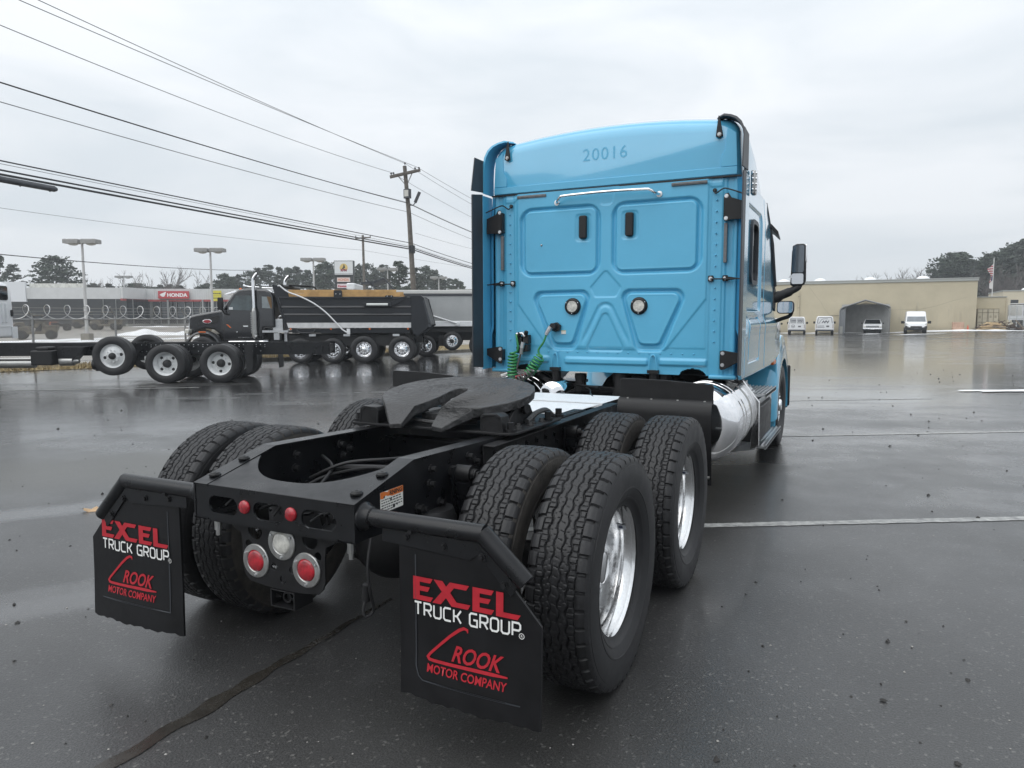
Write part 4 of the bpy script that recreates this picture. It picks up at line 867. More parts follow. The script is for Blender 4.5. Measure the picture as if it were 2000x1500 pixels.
# ---- furniture on the back wall
for sx in (-1, 1):
    g = G(); g.prism([(x, z) for x, z in rrect(sx * .219 - .036, sx * .219 + .036, 2.352, 2.560, .018, 4)], 'y', YB_ - .024, YB_ + .012); obj('vent_cover', g, M_PLASTIC, CAB, bevel=.010, seg=3)
    p = part('work_lamp', CAB, (sx * .317, YB_, 1.735))
    g = G(); g.lathe([(.052, -.024), (.058, -.028), (.073, -.022), (.078, -.008), (.078, .01)], (0, 0, 0), 'y', 36); obj('lamp_ring', g, M_PLASTIC, p, sharp=50)
    g = G(); g.lathe([(0, -.020), (.052, -.020), (.053, 0)], (0, 0, 0), 'y', 32)
    for k in range(6): g.box(-.046 * math.sqrt(1 - ((k - 2.5) / 3.2) ** 2), .046 * math.sqrt(1 - ((k - 2.5) / 3.2) ** 2), -.0235, -.019, -.042 + k * .0165, -.034 + k * .0165)
    obj('lens', g, M_CLEAR_LENS, p, sharp=50)
    for a in (60, 180, 300):
        g = G(); g.ball((.066 * math.sin(R_(a)), -.026, .066 * math.cos(R_(a))), .005, 8, 5); obj('screw', g, M_ALU, p)
    a, b = (-.888, -.588) if sx < 0 else (.590, .892)
    g = G(); g.box(a, b, YB_ - .012, YB_ + .006, 2.757, 2.783); g.box(a, b, YB_ - .016, YB_ - .011, 2.766, 2.773); obj('rubber_strip', g, mat('grey_rubber_strip', (.15, .15, .155), .5, n_scale=30, n_amt=.2), CAB, bevel=.003)
    g = G(); g.box(sx * 1.052 - .014, sx * 1.052 + .014, YB_ - .008, YB_ + .02, 2.09, 2.42); obj('rubber_strip', g, MATS['grey_rubber_strip'], CAB, bevel=.003)
p = part('grab_rail', CAB, (0, 0, 0))
g = G(); g.tube(spl([(-.478, YB_ - .006, 2.694), (-.455, YB_ - .05, 2.700), (-.42, YB_ - .075, 2.728), (-.36, YB_ - .08, 2.738), (0, YB_ - .08, 2.745), (.36, YB_ - .08, 2.738), (.42, YB_ - .075, 2.730), (.455, YB_ - .05, 2.706), (.482, YB_ - .006, 2.700)], 5), .0125, 12); obj('rail_tube', g, M_CHROME, p)
for x, z in ((-.48, 2.694), (.483, 2.70)):
    g = G(); g.lathe([(0, -.012), (.012, -.012), (.014, -.006), (.026, -.005), (.027, .006)], (x, YB_, z), 'y', 16); obj('rail_foot', g, M_ALU_SAT, p)
g = G(); g.ball((-.637, YB_, 2.312), .010, 10, 5); obj('grommet', g, M_STEEL, CAB)
for x in (-.487, .455):                                   # cab suspension straps and struts
    g = G(); g.tube(spl([(x - .035, YB_ - .02, 1.165), (x - .028, YB_ - .022, 1.24), (x - .018, YB_ - .02, 1.285), (x, YB_ - .018, 1.298), (x + .018, YB_ - .02, 1.285), (x + .028, YB_ - .022, 1.24), (x + .035, YB_ - .02, 1.165)], 5), .006, 8); g.lathe([(0, -.012), (.012, -.01), (.012, .006)], (x, YB_, 1.288), 'y', 12); obj('strut_bail', g, M_BLUE, CAB)
    g = G(); g.box(x - .05, x + .05, YB_ - .03, YB_ + .03, 1.135, 1.165); g.cyl((x, YB_ + .02, 1.14), (x, YB_ + .03, .96), .042, 16); g.cyl((x, YB_ + .03, .98), (x, YB_ + .03, .80), .034, 14); obj('cab_strut', g, M_PLASTIC, TR)
# air lines: gladhand holder and coiled hoses
GH = part('gladhand_holder', CAB, (0, 0, 0)); yh = YB_ - .03
g = G()
for x, z in ((-.845, 1.40), (-.775, 1.415)):
    g.prism([(x - .028, z + .045), (x + .030, z + .055), (x + .034, z - .03), (x - .022, z - .035)], 'y', yh - .04, yh + .03); g.prism([(x - .024, z - .045), (x + .030, z - .04), (x + .028, z - .10), (x - .016, z - .11)], 'y', yh - .045, yh + .03); g.tube([(x + .005, yh - .04, z + .05), (x + .02, yh - .05, z + .09)], .02, 10)
obj('holder_block', g, M_PLASTIC, GH, bevel=.005)
g = G(); g.tube([(-.86, yh - .04, 1.475), (-.80, yh - .045, 1.485), (-.775, yh - .04, 1.455)], .018, 10); g.cyl((-.80, yh - .06, 1.345), (-.785, yh - .06, 1.40), .022, 12); obj('gladhand', g, M_ALU_SAT, GH)
def coil(p0, p1, r, turns, tr, pre, post, seg=14):
    p0, p1 = Vector(p0), Vector(p1); ax = (p1 - p0).normalized(); a = ax.cross(Vector((0, 1, 0))).normalized(); b = ax.cross(a); pts = list(pre)
    for k in range(int(turns * seg) + 1):
        t = k / (turns * seg); q = 2 * math.pi * k / seg; rr = r * min(1, .35 + 6 * t)
        pts.append(p0 + (p1 - p0) * t + (a * math.cos(q) + b * math.sin(q)) * rr)
    g = G(); g.tube(pts + list(post), tr, 8, caps=True); return g
g = coil((-.895, yh - .05, 1.300), (-.905, yh - .055, 1.075), .043, 7.5, .0105, spl([(-.865, yh - .05, 1.475), (-.852, yh - .06, 1.43), (-.838, yh - .06, 1.35), (-.85, yh - .055, 1.31)], 5), []); obj('coiled_hose', g, M_HOSE, GH, sharp=60)
g = G(); g.tube(spl([(-.80, yh - .06, 1.34), (-.82, yh - .06, 1.26), (-.85, yh - .06, 1.16), (-.87, yh - .055, 1.08)], 5), .010, 8); obj('spring_guard', g, M_HOSE_GREY, GH)
g = G(); g.cyl((-.80, yh - .06, 1.345), (-.805, yh - .06, 1.285), .018, 10); g.cyl((-.93, yh - .05, 1.105), (-1.01, yh - .09, 1.075), .015, 12); obj('hose_coupling', g, M_STEEL, GH)
SK = part('trailer_socket', CAB, (0, 0, 0))
g = G(); g.prism([(x - .485, z + 1.548) for x, z in ((-.055, -.005), (-.04, .03), (.02, .04), (.055, .012), (.05, -.03), (.01, -.05), (-.03, -.035))], 'y', yh - .012, yh + .03); g.lathe([(0, -.03), (.03, -.03), (.034, 0), (.036, .02)], (-.49, yh - .02, 1.548), 'y', 16); obj('socket_body', g, M_PLASTIC, SK, bevel=.004)
g = G(); g.tube([(-.505, yh - .05, 1.545), (-.535, yh - .055, 1.50), (-.548, yh - .055, 1.472)], [.026, .022, .020], 12); obj('plug', g, M_ALU_SAT, SK)
g = coil((-.60, yh - .06, 1.275), (-.72, yh - .07, 1.105), .045, 6.5, .0105, spl([(-.548, yh - .055, 1.472), (-.575, yh - .06, 1.40), (-.625, yh - .06, 1.33), (-.615, yh - .06, 1.285)], 6), spl([(-.70, yh - .09, 1.08), (-.73, yh - .10, 1.06), (-.78, yh - .11, 1.03)], 4)); obj('coiled_hose', g, M_HOSE, SK, sharp=60)
g = coil((-.66, yh - .10, 1.13), (-.80, yh - .14, 1.045), .030, 6, .008, [], []); obj('coiled_hose', g, M_HOSE_GREY, SK, sharp=60)
g = G(); g.tube(spl([(-.70, yh - .08, 1.12), (-.76, yh - .10, 1.09), (-.84, yh - .12, 1.07)], 4), .011, 8); obj('hose_end', g, M_HOSE_RED, SK)
g = G(); g.box(-.43, -.385, YB_ - .002, YB_ + .005, 1.478, 1.512); o = obj('data_sticker', g, M_LABEL_W, CAB)
g = G(); g.box(-.43, -.385, YB_ - .0028, YB_ - .0021, 1.505, 1.512); obj('sticker_stripe', g, mat('sticker_yellow', (.6, .42, .05), .5), o)
# ---- what hangs under the cab: gearbox, air tanks, brackets
g = G(); g.loft([[(x, y, z) for x, z in ((-w, zc - h), (w, zc - h), (w * .8, zc + h), (-w * .8, zc + h))] for y, w, h, zc in ((4.35, .16, .14, .80), (4.8, .26, .24, .78), (5.4, .34, .28, .80), (6.2, .40, .32, .82))]); obj('gearbox', g, M_FRAME_DIRTY, TR, bevel=.02)
for x, y0, y1, z, r in ((.62, 3.5, 4.4, .98, .10), (.30, 4.25, 4.30, 1.02, .10), (.16, 4.35, 4.36, .98, .11)):
    g = G(); g.lathe([(0, y0 - .05), (r * .7, y0 - .03), (r, y0), (r, y1), (r * .7, y1 + .03), (0, y1 + .05)], (x, 0, z), 'y', 20); obj('air_tank', g, M_FRAME, TR)
for x, z0, z1, r in ((-.29, .93, 1.10, .055), (.11, .90, 1.12, .075), (.50, .92, 1.12, .075)):
    g = G(); g.lathe([(0, z0), (r, z0), (r * 1.06, z0 + .03), (r * .9, z0 + .10), (r * 1.06, z1 - .03), (r, z1), (0, z1)], (x, 4.30, 0), 'z', 18); obj('cab_air_bag', g, M_RUBBER, TR)
for nm, bx in (('cab_mount', (-.36, .36, 4.25, 4.35, .945, .985)), ('support_bracket', (-.95, -.42, 4.5, 4.58, .92, 1.0)), ('dark_backing', (.38, 1.12, 4.9, 4.95, .55, 1.12)), ('dark_backing', (-.3, .9, 5.6, 5.65, .5, 1.125))):  # last two: black boxes added to stand in for the darkness under the cab
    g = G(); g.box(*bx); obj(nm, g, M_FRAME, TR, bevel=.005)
g = G(); g.bar((-.5, 4.3, .96), (-.75, 4.35, 1.08), .05, .05); obj('stay_bar', g, M_FRAME, TR)
g = G(); g.box(.44, .70, 4.5, 5.6, .35, .95); obj('battery_box', g, M_PLASTIC, TR, bevel=.02)
g = G(); g.tube(spl([(-.30, 4.32, 1.10), (-.22, 4.2, 1.0), (-.05, 3.9, .99), (.1, 3.5, 1.0), (.2, 3.3, .99)], 6), .007, 7); g.tube(spl([(-.6, 4.4, 1.06), (-.45, 4.35, 1.0), (-.3, 4.2, 1.0), (.0, 4.0, 1.0)], 6), .012, 7); obj('cab_air_line', g, M_PLASTIC, TR)
g = G(); g.lathe([(0, -.02), (.09, -.01), (.12, .0), (.12, .25), (.1, .28)], (-.28, 3.58, .96), 'y', 22); obj('exhaust_heat_shield', g, M_CHROME, TR)
# ---- fuel tanks, steps
for s in (1, -1):
    T = part('fuel_tank', TR, (0, 0, 0)); R0, x0, z0 = .335, s * .905, .735
    g = G(); g.lathe([(0, 3.90), (.20, 3.905), (.28, 3.925), (.320, 3.955), (R0, 3.99), (R0, 4.84), (.30, 4.855), (0, 4.855)], (x0, 0, z0), 'y', 56); obj('tank_shell', g, M_CHROME, T, sharp=60)
    for y in (4.16, 4.30, 4.62): 
        g = G(); g.lathe([(R0 - .002, y - .022), (R0 + .006, y - .020), (R0 + .006, y + .020), (R0 - .002, y + .022)], (x0, 0, z0), 'y', 56); obj('tank_strap', g, M_CHROME if y < 4.5 else M_STEEL, T, sharp=30)
        g = G(); g.lathe([(R0 - .002, y + .024), (R0 + .004, y + .024), (R0 + .004, y + .034), (R0 - .002, y + .034)], (x0, 0, z0), 'y', 56); obj('strap_liner', g, M_BLACK, T)
    g = G(); c = Vector((x0 + s * .16, 4.40, z0 + .285)); n = Vector((s * .48, 0, .877)); g.cyl(c, c + n * .035, .05, 18); g.cyl(c + n * .035, c + n * .06, .058, 18); g.box(c.x - .01 + s * .03, c.x + .01 + s * .03, 4.35, 4.45, c.z + .05, c.z + .075); obj('filler_cap', g, M_STEEL, T, bevel=.004)
    S = part('cab_step', TR, (0, 0, 0))
    g = G(); pr = [(.92, 1.12), (1.06, 1.12), (1.275, .84), (1.28, .42), (1.20, .39), (1.225, .80), (1.02, 1.06), (.92, 1.07)]; g.prism([(s * a, b) for a, b in pr], 'y', 4.86, 4.90); obj('step_bracket', g, M_ALU, S, bevel=.005)
    g = G()
    for k in range(7):
        a = Vector((s * (.93 + .034 * k), 0, 1.095 - .046 * k)); g.bar((a.x, 4.9, a.z), (a.x, 5.75, a.z), .016, .03)
    g.add([(s * .90, 4.9, 1.09), (s * 1.18, 4.9, .79), (s * 1.18, 5.75, .79), (s * .90, 5.75, 1.09)], [(0, 1, 2, 3)]); g.box(s * 1.14, s * 1.19, 4.9, 6.6, .66, .80); obj('ribbed_cover', g, M_ALU_SAT, S, bevel=.003)
    for nm, y0, y1, xa, xb, z in (('upper_tread', 5.55, 6.45, 1.0, 1.255, .86), ('lower_tread', 5.55, 7.0, 1.02, 1.265, .325)):
        g = G(); g.box(s * xa, s * xb, y0, y1, z - .04, z - .012)
        for k in range(7): g.box(s * (xa + .004 + k * (xb - xa - .02) / 6), s * (xa + .016 + k * (xb - xa - .02) / 6), y0, y1, z - .012, z)
        g.box(s * (xb - .014), s * xb, y0, y1, z - .05, z); obj(nm, g, M_ALU_SAT, S, bevel=.002)
    g = G(); g.loft([[(s * a, y, z) for a, y in ((1.0, 5.2), (1.2, 5.2), (1.235, 5.5), (1.235, 6.2), (1.2, 6.4), (1.0, 6.4))] for z in (.40, .44, .60, .62, .66, .70, .74)]); obj('step_box', g, M_PLASTIC, S, bevel=.012)
    g = G(); g.prism([(4.86, .40), (5.5, .30), (6.9, .27), (6.6, .38), (5.4, .42)], 'x', s * .98, s * 1.02); g.add([(s * 1.0, 4.95, .33), (s * 1.22, 4.95, .37), (s * 1.24, 6.9, .28), (s * 1.0, 6.9, .25)], [(0, 1, 2, 3)]); obj('lower_skirt', g, M_ALU_SAT, S)
# ================================================================== ground
def vnoise(x, y, seed=0):                                 # smooth value noise on arrays
    xi, yi = np.floor(x).astype(int), np.floor(y).astype(int); fx, fy = x - xi, y - yi; fx = fx * fx * (3 - 2 * fx); fy = fy * fy * (3 - 2 * fy)
    h = lambda a, b: (np.sin(a * 127.1 + b * 311.7 + seed * 74.7) * 43758.5453) % 1.0
    return (h(xi, yi) * (1 - fx) + h(xi + 1, yi) * fx) * (1 - fy) + (h(xi, yi + 1) * (1 - fx) + h(xi + 1, yi + 1) * fx) * fy
def fbm(x, y, o=4, seed=0):
    s = 0; a = .5
    for k in range(o): s = s + a * vnoise(x * 2 ** k, y * 2 ** k, seed + k); a *= .5
    return s
dd = np.concatenate([[-400, -120, -40, -15, -8, -4, -2], np.arange(-1, 12, .09), np.arange(12, 30, .16), np.arange(30, 60, .45), np.arange(60, 110, 1.0), np.arange(112, 200, 6), [220, 300, 450, 700, 1000]])
ll = np.concatenate([[-900, -500, -300, -200, -150, -110, -90, -75, -65, -55, -48, -42], np.arange(-38, -18, .6), np.arange(-18, 22, .16), np.arange(22, 56, .6), [58, 62, 68, 75, 85, 100, 130, 180, 260, 400, 900]])
LL, DD = np.meshgrid(ll, dd)
def ell(l, d, cl, cd, rl, rd, ang=0, soft=.35):
    c, s = math.cos(R_(ang)), math.sin(R_(ang)); u = (l - cl) * c + (d - cd) * s; v = -(l - cl) * s + (d - cd) * c
    q = np.sqrt((u / rl) ** 2 + (v / rd) ** 2); return 1 - sm(q, 1 - soft, 1 + soft)
wx, wy = LL * .35, DD * .9
n_big = fbm(LL * .16, DD * .42, 4, 3); n_mid = fbm(LL * .7, DD * 1.3, 4, 9); n_str = fbm(LL * .09 + DD * .05, DD * .95, 4, 21)
W = .10 + .34 * (n_big - .35) + .18 * (n_mid - .45)
W += 1.0 * ell(LL, DD, -12.4, 20.3, 5.2, 1.35, 36) + .8 * ell(LL, DD, -8.9, 24.6, 2.2, 1.3, 25) + .58 * ell(LL, DD, -3.6, 22.0, 5.2, 2.3, 12, .6) + .5 * ell(LL, DD, -2.0, 27.5, 6, 2.2, 10, .5)
W += .62 * ell(LL, DD, 9.5, 24, 6.5, 9.5, -32, .45) + .42 * ell(LL, DD, 17, 42, 14, 16, 0, .5) + .35 * ell(LL, DD, 7.5, 14.6, 4, 1.6, 15)
W += .35 * ell(LL, DD, 14, 19, 4, 4, 0, .5)
W += .42 * ell(LL, DD, -4.6, 5.6, 1.9, .16, 26, .8) + .36 * ell(LL, DD, -2.6, 3.95, .75, .11, 30, .9) + .25 * ell(LL, DD, -3.4, 3.6, 1.2, .22, 33, .9) + .25 * ell(LL, DD, -8, 9.2, 5, .35, 24, .8) - .22 * ell(LL, DD, -5.2, 7.3, 4.0, .7, 24, .6)
W += .34 * sm(DD, 6, 13) * (LL < 0) + .10 * sm(DD, 4, 8) * (LL > 0) + .22 * (n_str - .42) * sm(DD, 7, 20) * 3
W -= .35 * ell(LL, DD, -9.5, 16.8, 6, .7, 30, .6)
n_fine = fbm(LL * .55 + DD * .1, DD * 2.6, 4, 33)
W = np.clip(W + .40 * (n_mid - .48) * (W > .2) + .95 * (n_fine - .48) * sm(W, .2, .5) * sm(DD, 8, 14), 0, 1)
DIRT = np.clip(.5 * ell(LL, DD, -5.2, 7.4, 4.5, .9, 24, .6) + .3 * (fbm(LL * .5, DD * .8, 3, 40) - .4), 0, 1)
V = np.empty(LL.shape + (3,)); V[..., 0] = CAM.x + RT.x * LL + FW.x * DD; V[..., 1] = CAM.y + RT.y * LL + FW.y * DD; V[..., 2] = gh(LL, DD)
nl = len(ll); i = np.arange(len(dd) - 1)[:, None] * nl + np.arange(nl - 1)[None]; F = np.stack([i, i + 1, i + nl + 1, i + nl], -1).reshape(-1, 4)
me = mesh_np('asphalt_yard', V.reshape(-1, 3), F)
for nm, arr in (('wet', W), ('dirt', DIRT)):
    at = me.attributes.new(nm, 'FLOAT', 'POINT'); at.data.foreach_set('value', arr.ravel().astype(np.float32))
def asphalt():
    m = bpy.data.materials.new('wet_asphalt'); m.use_nodes = True; t = m.node_tree; b = t.nodes['Principled BSDF']; l = t.links.new
    def nd(k, **kw):
        n = t.nodes.new(k)
        for a, v in kw.items(): setattr(n, a, v)
        return n
    def val(n, k, v): n.inputs[k].default_value = v; return n
    tc = nd('ShaderNodeTexCoord'); wa = nd('ShaderNodeAttribute', attribute_name='wet'); da = nd('ShaderNodeAttribute', attribute_name='dirt')
    def noise(s, det=4, r=.6):
        n = nd('ShaderNodeTexNoise'); val(n, 'Scale', s); val(n, 'Detail', det); val(n, 'Roughness', r); l(tc.outputs['Object'], n.inputs['Vector']); return n
    def math_(op, a, bb, c=None):
        n = nd('ShaderNodeMath', operation=op)
        for k, x in enumerate((a, bb, c)):
            if x is None: continue
            if isinstance(x, (int, float)): n.inputs[k].default_value = x
            else: l(x, n.inputs[k])
        return n.outputs[0]
    def mr(v, a, bb, c, d, st='SMOOTHSTEP'):
        n = nd('ShaderNodeMapRange', interpolation_type=st); l(v, n.inputs['Value']); val(n, 'From Min', a); val(n, 'From Max', bb); val(n, 'To Min', c); val(n, 'To Max', d); return n.outputs[0]
    nf = noise(2.2, 5, .65); wet0 = math_('ADD', wa.outputs['Fac'], math_('MULTIPLY', math_('SUBTRACT', nf.outputs['Fac'], .5), .5))
    damp = mr(wet0, .05, .55, 0, 1); pool = mr(wet0, .60, .95, 0, 1)
    agg = noise(150, 3, .7); grit = nd('ShaderNodeTexVoronoi'); val(grit, 'Scale', 95); l(tc.outputs['Object'], grit.inputs['Vector'])
    speck = mr(grit.outputs['Color'], .80, .97, 0, 1)
    big = noise(.6, 6, .6)
    c1 = nd('ShaderNodeMixRGB'); c1.inputs[1].default_value = (.014, .014, .015, 1); c1.inputs[2].default_value = (.064, .063, .062, 1); l(mr(agg.outputs['Fac'], .3, .72, 0, 1), c1.inputs[0])
    c2 = nd('ShaderNodeMixRGB'); l(math_('MULTIPLY', speck, .42), c2.inputs[0]); l(c1.outputs[0], c2.inputs[1]); c2.inputs[2].default_value = (.24, .235, .22, 1)
    c3 = nd('ShaderNodeMixRGB', blend_type='MULTIPLY'); c3.inputs[0].default_value = 1; l(c2.outputs[0], c3.inputs[1]); l(mr(big.outputs['Fac'], .3, .7, .78, 1.25), c3.inputs[2])
    c4 = nd('ShaderNodeMixRGB'); l(math_('MULTIPLY', da.outputs['Fac'], .8), c4.inputs[0]); l(c3.outputs[0], c4.inputs[1]); c4.inputs[2].default_value = (.075, .071, .056, 1)
    c5 = nd('ShaderNodeMixRGB'); l(math_('MULTIPLY', damp, .45), c5.inputs[0]); l(c4.outputs[0], c5.inputs[1]); c5.inputs[2].default_value = (.018, .018, .019, 1)
    l(c5.outputs[0], b.inputs['Base Color'])
    r0 = mr(damp, 0, 1, .34, .17, 'LINEAR'); r1 = nd('ShaderNodeMix'); l(pool, r1.inputs['Factor']); l(r0, r1.inputs['A']); r1.inputs['B'].default_value = .10; l(r1.outputs[0], b.inputs['Roughness'])
    b.inputs['Specular IOR Level'].default_value = .5
    l(mr(damp, 0, 1, .12, .62, 'LINEAR'), b.inputs['Coat Weight']); b.inputs['Coat Roughness'].default_value = .14; b.inputs['Coat IOR'].default_value = 1.4
    bh = math_('ADD', agg.outputs['Fac'], math_('MULTIPLY', grit.outputs['Distance'], .6)); rip = noise(3.5, 3, .5)
    bs = nd('ShaderNodeBump'); val(bs, 'Distance', .0014); l(math_('SUBTRACT', 1.0, math_('MULTIPLY', pool, .985)), bs.inputs['Strength']); l(bh, bs.inputs['Height'])
    b2 = nd('ShaderNodeBump'); val(b2, 'Distance', .012); val(b2, 'Strength', .16); l(rip.outputs['Fac'], b2.inputs['Height']); l(bs.outputs[0], b2.inputs['Normal']); l(b2.outputs[0], b.inputs['Normal'])
    return m
M_ASPH = asphalt(); me.materials.append(M_ASPH)
tag(link(bpy.data.objects.new('asphalt_yard', me)), kind='structure')

def sheet(name, pts, m, dz, kind='structure', n=1):       # flat patch laid on the ground, following its height
    g = G(); P = [PT(l, d, dz) for l, d in pts]; g.add(P, [tuple(range(len(P)))]); return tag(obj(name, g, m), kind=kind)
def strip_sheet(name, near, far, m, dz, nu=40, nv=8, kind='structure'):
    def at(pl, t):
        k = t * (len(pl) - 1); i = min(int(k), len(pl) - 2); f = k - i; return (pl[i][0] * (1 - f) + pl[i + 1][0] * f, pl[i][1] * (1 - f) + pl[i + 1][1] * f)
    g = G(); vs = []; fs = []
    for j in range(nv + 1):
        for i in range(nu + 1):
            a, b = at(near, i / nu), at(far, i / nu); f = j / nv; vs.append(PT(a[0] * (1 - f) + b[0] * f, a[1] * (1 - f) + b[1] * f, dz))
    for j in range(nv):
        for i in range(nu): q = j * (nu + 1) + i; fs.append((q, q + 1, q + nu + 2, q + nu + 1))
    g.add(vs, fs); return tag(obj(name, g, m), kind=kind)
M_VERGE = mat('dead_winter_grass', (.30, .235, .13), .9, n_scale=3.5, n_amt=.5, bump=.8, b_scale=14, b_dist=.06, col2=(.16, .13, .07))
M_LOT = mat('dealer_lot_pavement', (.30, .27, .225), .36, n_scale=.5, n_amt=.3, r_amt=.16, bump=.1, b_scale=30, b_dist=.006, col2=(.17, .155, .14))
near = [(-40, 3.0), (-32, 9.2), (-22, 17.1), (-15.77, 21.93), (-13.8, 23.45), (-11, 26.3), (-8.8, 28.2), (-4, 33), (2, 40), (10, 50), (20, 60)]
mid = [(-44, 8), (-36, 12.5), (-25, 19.5), (-16.6, 24.2), (-14.3, 27.3), (-11.6, 31.5), (-9.2, 35), (-5, 41), (1, 50), (9, 61), (18, 72)]
far = [(-110, 20), (-110, 50), (-110, 85), (-100, 130), (-80, 130), (-70, 130), (-55, 130), (-40, 130), (-25, 130), (-10, 130), (5, 130)]
strip_sheet('grass_verge', near, mid, M_VERGE, .010, 60, 6)
strip_sheet('dealer_lot', mid, far, M_LOT, .014, 60, 40)
# dry grass tufts along the verge
g = G(); rr = random.Random(5)
for k in range(5200):
    t = rr.random() * 6.2 + 1; i = min(int(t), 8); f = t - i; u = rr.random()
    a = [near[i][q] * (1 - f) + near[i + 1][q] * f for q in (0, 1)]; b = [mid[i][q] * (1 - f) + mid[i + 1][q] * f for q in (0, 1)]
    p = PT(a[0] * (1 - u) + b[0] * u, a[1] * (1 - u) + b[1] * u, .01); h = rr.uniform(.05, .16); w = rr.uniform(.02, .05); an = rr.uniform(0, 6.28); dx, dy = math.cos(an), math.sin(an)
    g.add([(p.x - dx * w, p.y - dy * w, p.z), (p.x + dx * w, p.y + dy * w, p.z), (p.x + dy * w * 2 + rr.uniform(-.05, .05), p.y + rr.uniform(-.05, .05), p.z + h)], [(0, 1, 2)])
tag(obj('dry_grass', g, mat('dry_grass_blades', (.36, .28, .15), .9, n_scale=2, n_amt=.4), sharp=80), kind='stuff')
# kerb edge beyond the puddle
g = G(); P = [PT(l, d, 0) for l, d in ((-9.6, 27.4), (-8.8, 28.15), (-4, 32.95), (2, 39.9), (10, 49.9))]
for a, b in zip(P, P[1:]): g.bar(a + Vector((0, 0, .05)), b + Vector((0, 0, .05)), .15, .14)
tag(obj('verge_kerb', g, mat('kerb_concrete', (.26, .24, .20), .7, n_scale=5, n_amt=.3)), kind='structure')
# painted bay lines
M_LINE = mat('worn_line_paint', (.46, .46, .44), .5, n_scale=16, n_amt=.55, r_amt=.12, bump=.25, b_scale=130, b_dist=.003, col2=(.13, .13, .13), detail=6)
def line(p, q, w, rag=.006):
    p, q = Vector((p[0], p[1], 0)), Vector((q[0], q[1], 0)); d = (q - p).normalized(); s = Vector((-d.y, d.x, 0)); n = max(8, int((q - p).length / .06)); g = G(); vs = []
    for k in range(n + 1):
        c = p + (q - p) * k / n; vs += [c + s * (w / 2 + random.uniform(-rag, rag)) + Vector((0, 0, .004)), c - s * (w / 2 + random.uniform(-rag, rag)) + Vector((0, 0, .004))]
    g.add(vs, [(2 * k, 2 * k + 1, 2 * k + 3, 2 * k + 2) for k in range(n)]); return tag(obj('bay_line', g, M_LINE), kind='structure')
line((-1.4, 2.05), (8.0, 7.53), .105); line((-2.5, 5.99), (6.6, 11.66), .10); line((-3.2, 10.25), (3.4, 14.43), .09); line((-17.2, 6.12), (-12.0, 9.75), .08, .01); line((-13.6, 9.30), (-13.2, 9.58), .08, .01)
# muddy trickle running out from under the tail
tr = [(-.275, -1.1, .030), (-.280, -.75, .036), (-.286, -.4, .032), (-.283, -.05, .040), (-.290, .25, .030), (-.284, .55, .022), (-.288, .85, .018), (-.28, 1.2, .012)]
g = G(); vs = []; P = spl([(x, y, w) for x, y, w in tr], 24); rj = random.Random(2)
for k, c in enumerate(P):
    d = (P[min(k + 1, len(P) - 1)] - P[max(k - 1, 0)]); d = Vector((d.x, d.y)).normalized(); s = Vector((-d.y, d.x)); a, b = c.z * (1 + .22 * math.sin(k * .37) + rj.uniform(-.05, .05)), c.z * (1 + .25 * math.sin(k * .29 + 1) + rj.uniform(-.05, .05))
    vs += [(c.x + s.x * a, c.y + s.y * a, .0035), (c.x - s.x * b, c.y - s.y * b, .0035)]
g.add(vs, [(2 * k, 2 * k + 1, 2 * k + 3, 2 * k + 2) for k in range(len(P) - 1)])
tag(obj('muddy_trickle', g, mat('muddy_water', (.028, .025, .021), .26, n_scale=12, n_amt=.25, r_amt=.06, bump=.10, b_scale=90, b_dist=.003)), kind='structure')
# loose grit and clods on the asphalt
g = G(); rr = random.Random(21)
for k in range(620):
    d = 1.4 + 26 * rr.random() ** 1.3; l = rr.uniform(-.80, .80) * d
    p = PT(l, d); r = rr.choice([.004, .005, .006, .009, .013]) * (1 + d * .05)
    if abs(p.x) < 1.3 and -.1 < p.y < 9 and rr.random() < .8: continue
    vs = [(p.x + r * rr.uniform(.6, 1.3) * math.cos(a), p.y + r * rr.uniform(.6, 1.3) * math.sin(a), r * rr.uniform(-.1, .5)) for a in (0, 1.26, 2.5, 3.8, 5.0)] + [(p.x, p.y, r * rr.uniform(.6, 1.3))]
    g.add(vs, [(j, (j + 1) % 5, 5) for j in range(5)])
tag(obj('loose_grit', g, mat('dark_grit', (.030, .028, .026), .7, n_scale=3, n_amt=.6), sharp=20), kind='stuff')
g = G(); rr = random.Random(22)
for k in range(160):
    d = 1.4 + 9 * rr.random() ** 1.4; l = rr.uniform(-.8, .8) * d; p = PT(l, d); r = rr.uniform(.003, .007)
    g.add([(p.x + r * math.cos(a), p.y + r * math.sin(a), .001) for a in (0, 1.26, 2.5, 3.8, 5.0)] + [(p.x, p.y, r * .9)], [(j, (j + 1) % 5, 5) for j in range(5)])
tag(obj('pale_chippings', g, mat('pale_chip', (.30, .29, .27), .6), sharp=20), kind='stuff')
# a dead oak leaf by the left flap
g = G(); lobes = []
for k in range(26):
    t = 2 * math.pi * k / 26; r = .040 + .020 * abs(math.sin(3.5 * t)) ** .6 * (1 if k % 2 else .6); lobes.append((r * 1.35 * math.cos(t), r * .8 * math.sin(t), .010 + .012 * math.sin(2.2 * t) + .006 * math.cos(5 * t)))
g.add(lobes + [(0, 0, .012)], [(k, (k + 1) % 26, 26) for k in range(26)])
tag(obj('dead_leaf', g, mat('leaf_tan', (.42, .28, .16), .7, n_scale=40, n_amt=.25), loc=(-3.72, 1.66, .004), rot=(.1, .05, .6), sharp=80), 'curled tan dead leaf lying on wet asphalt beside left mud flap', 'leaf')
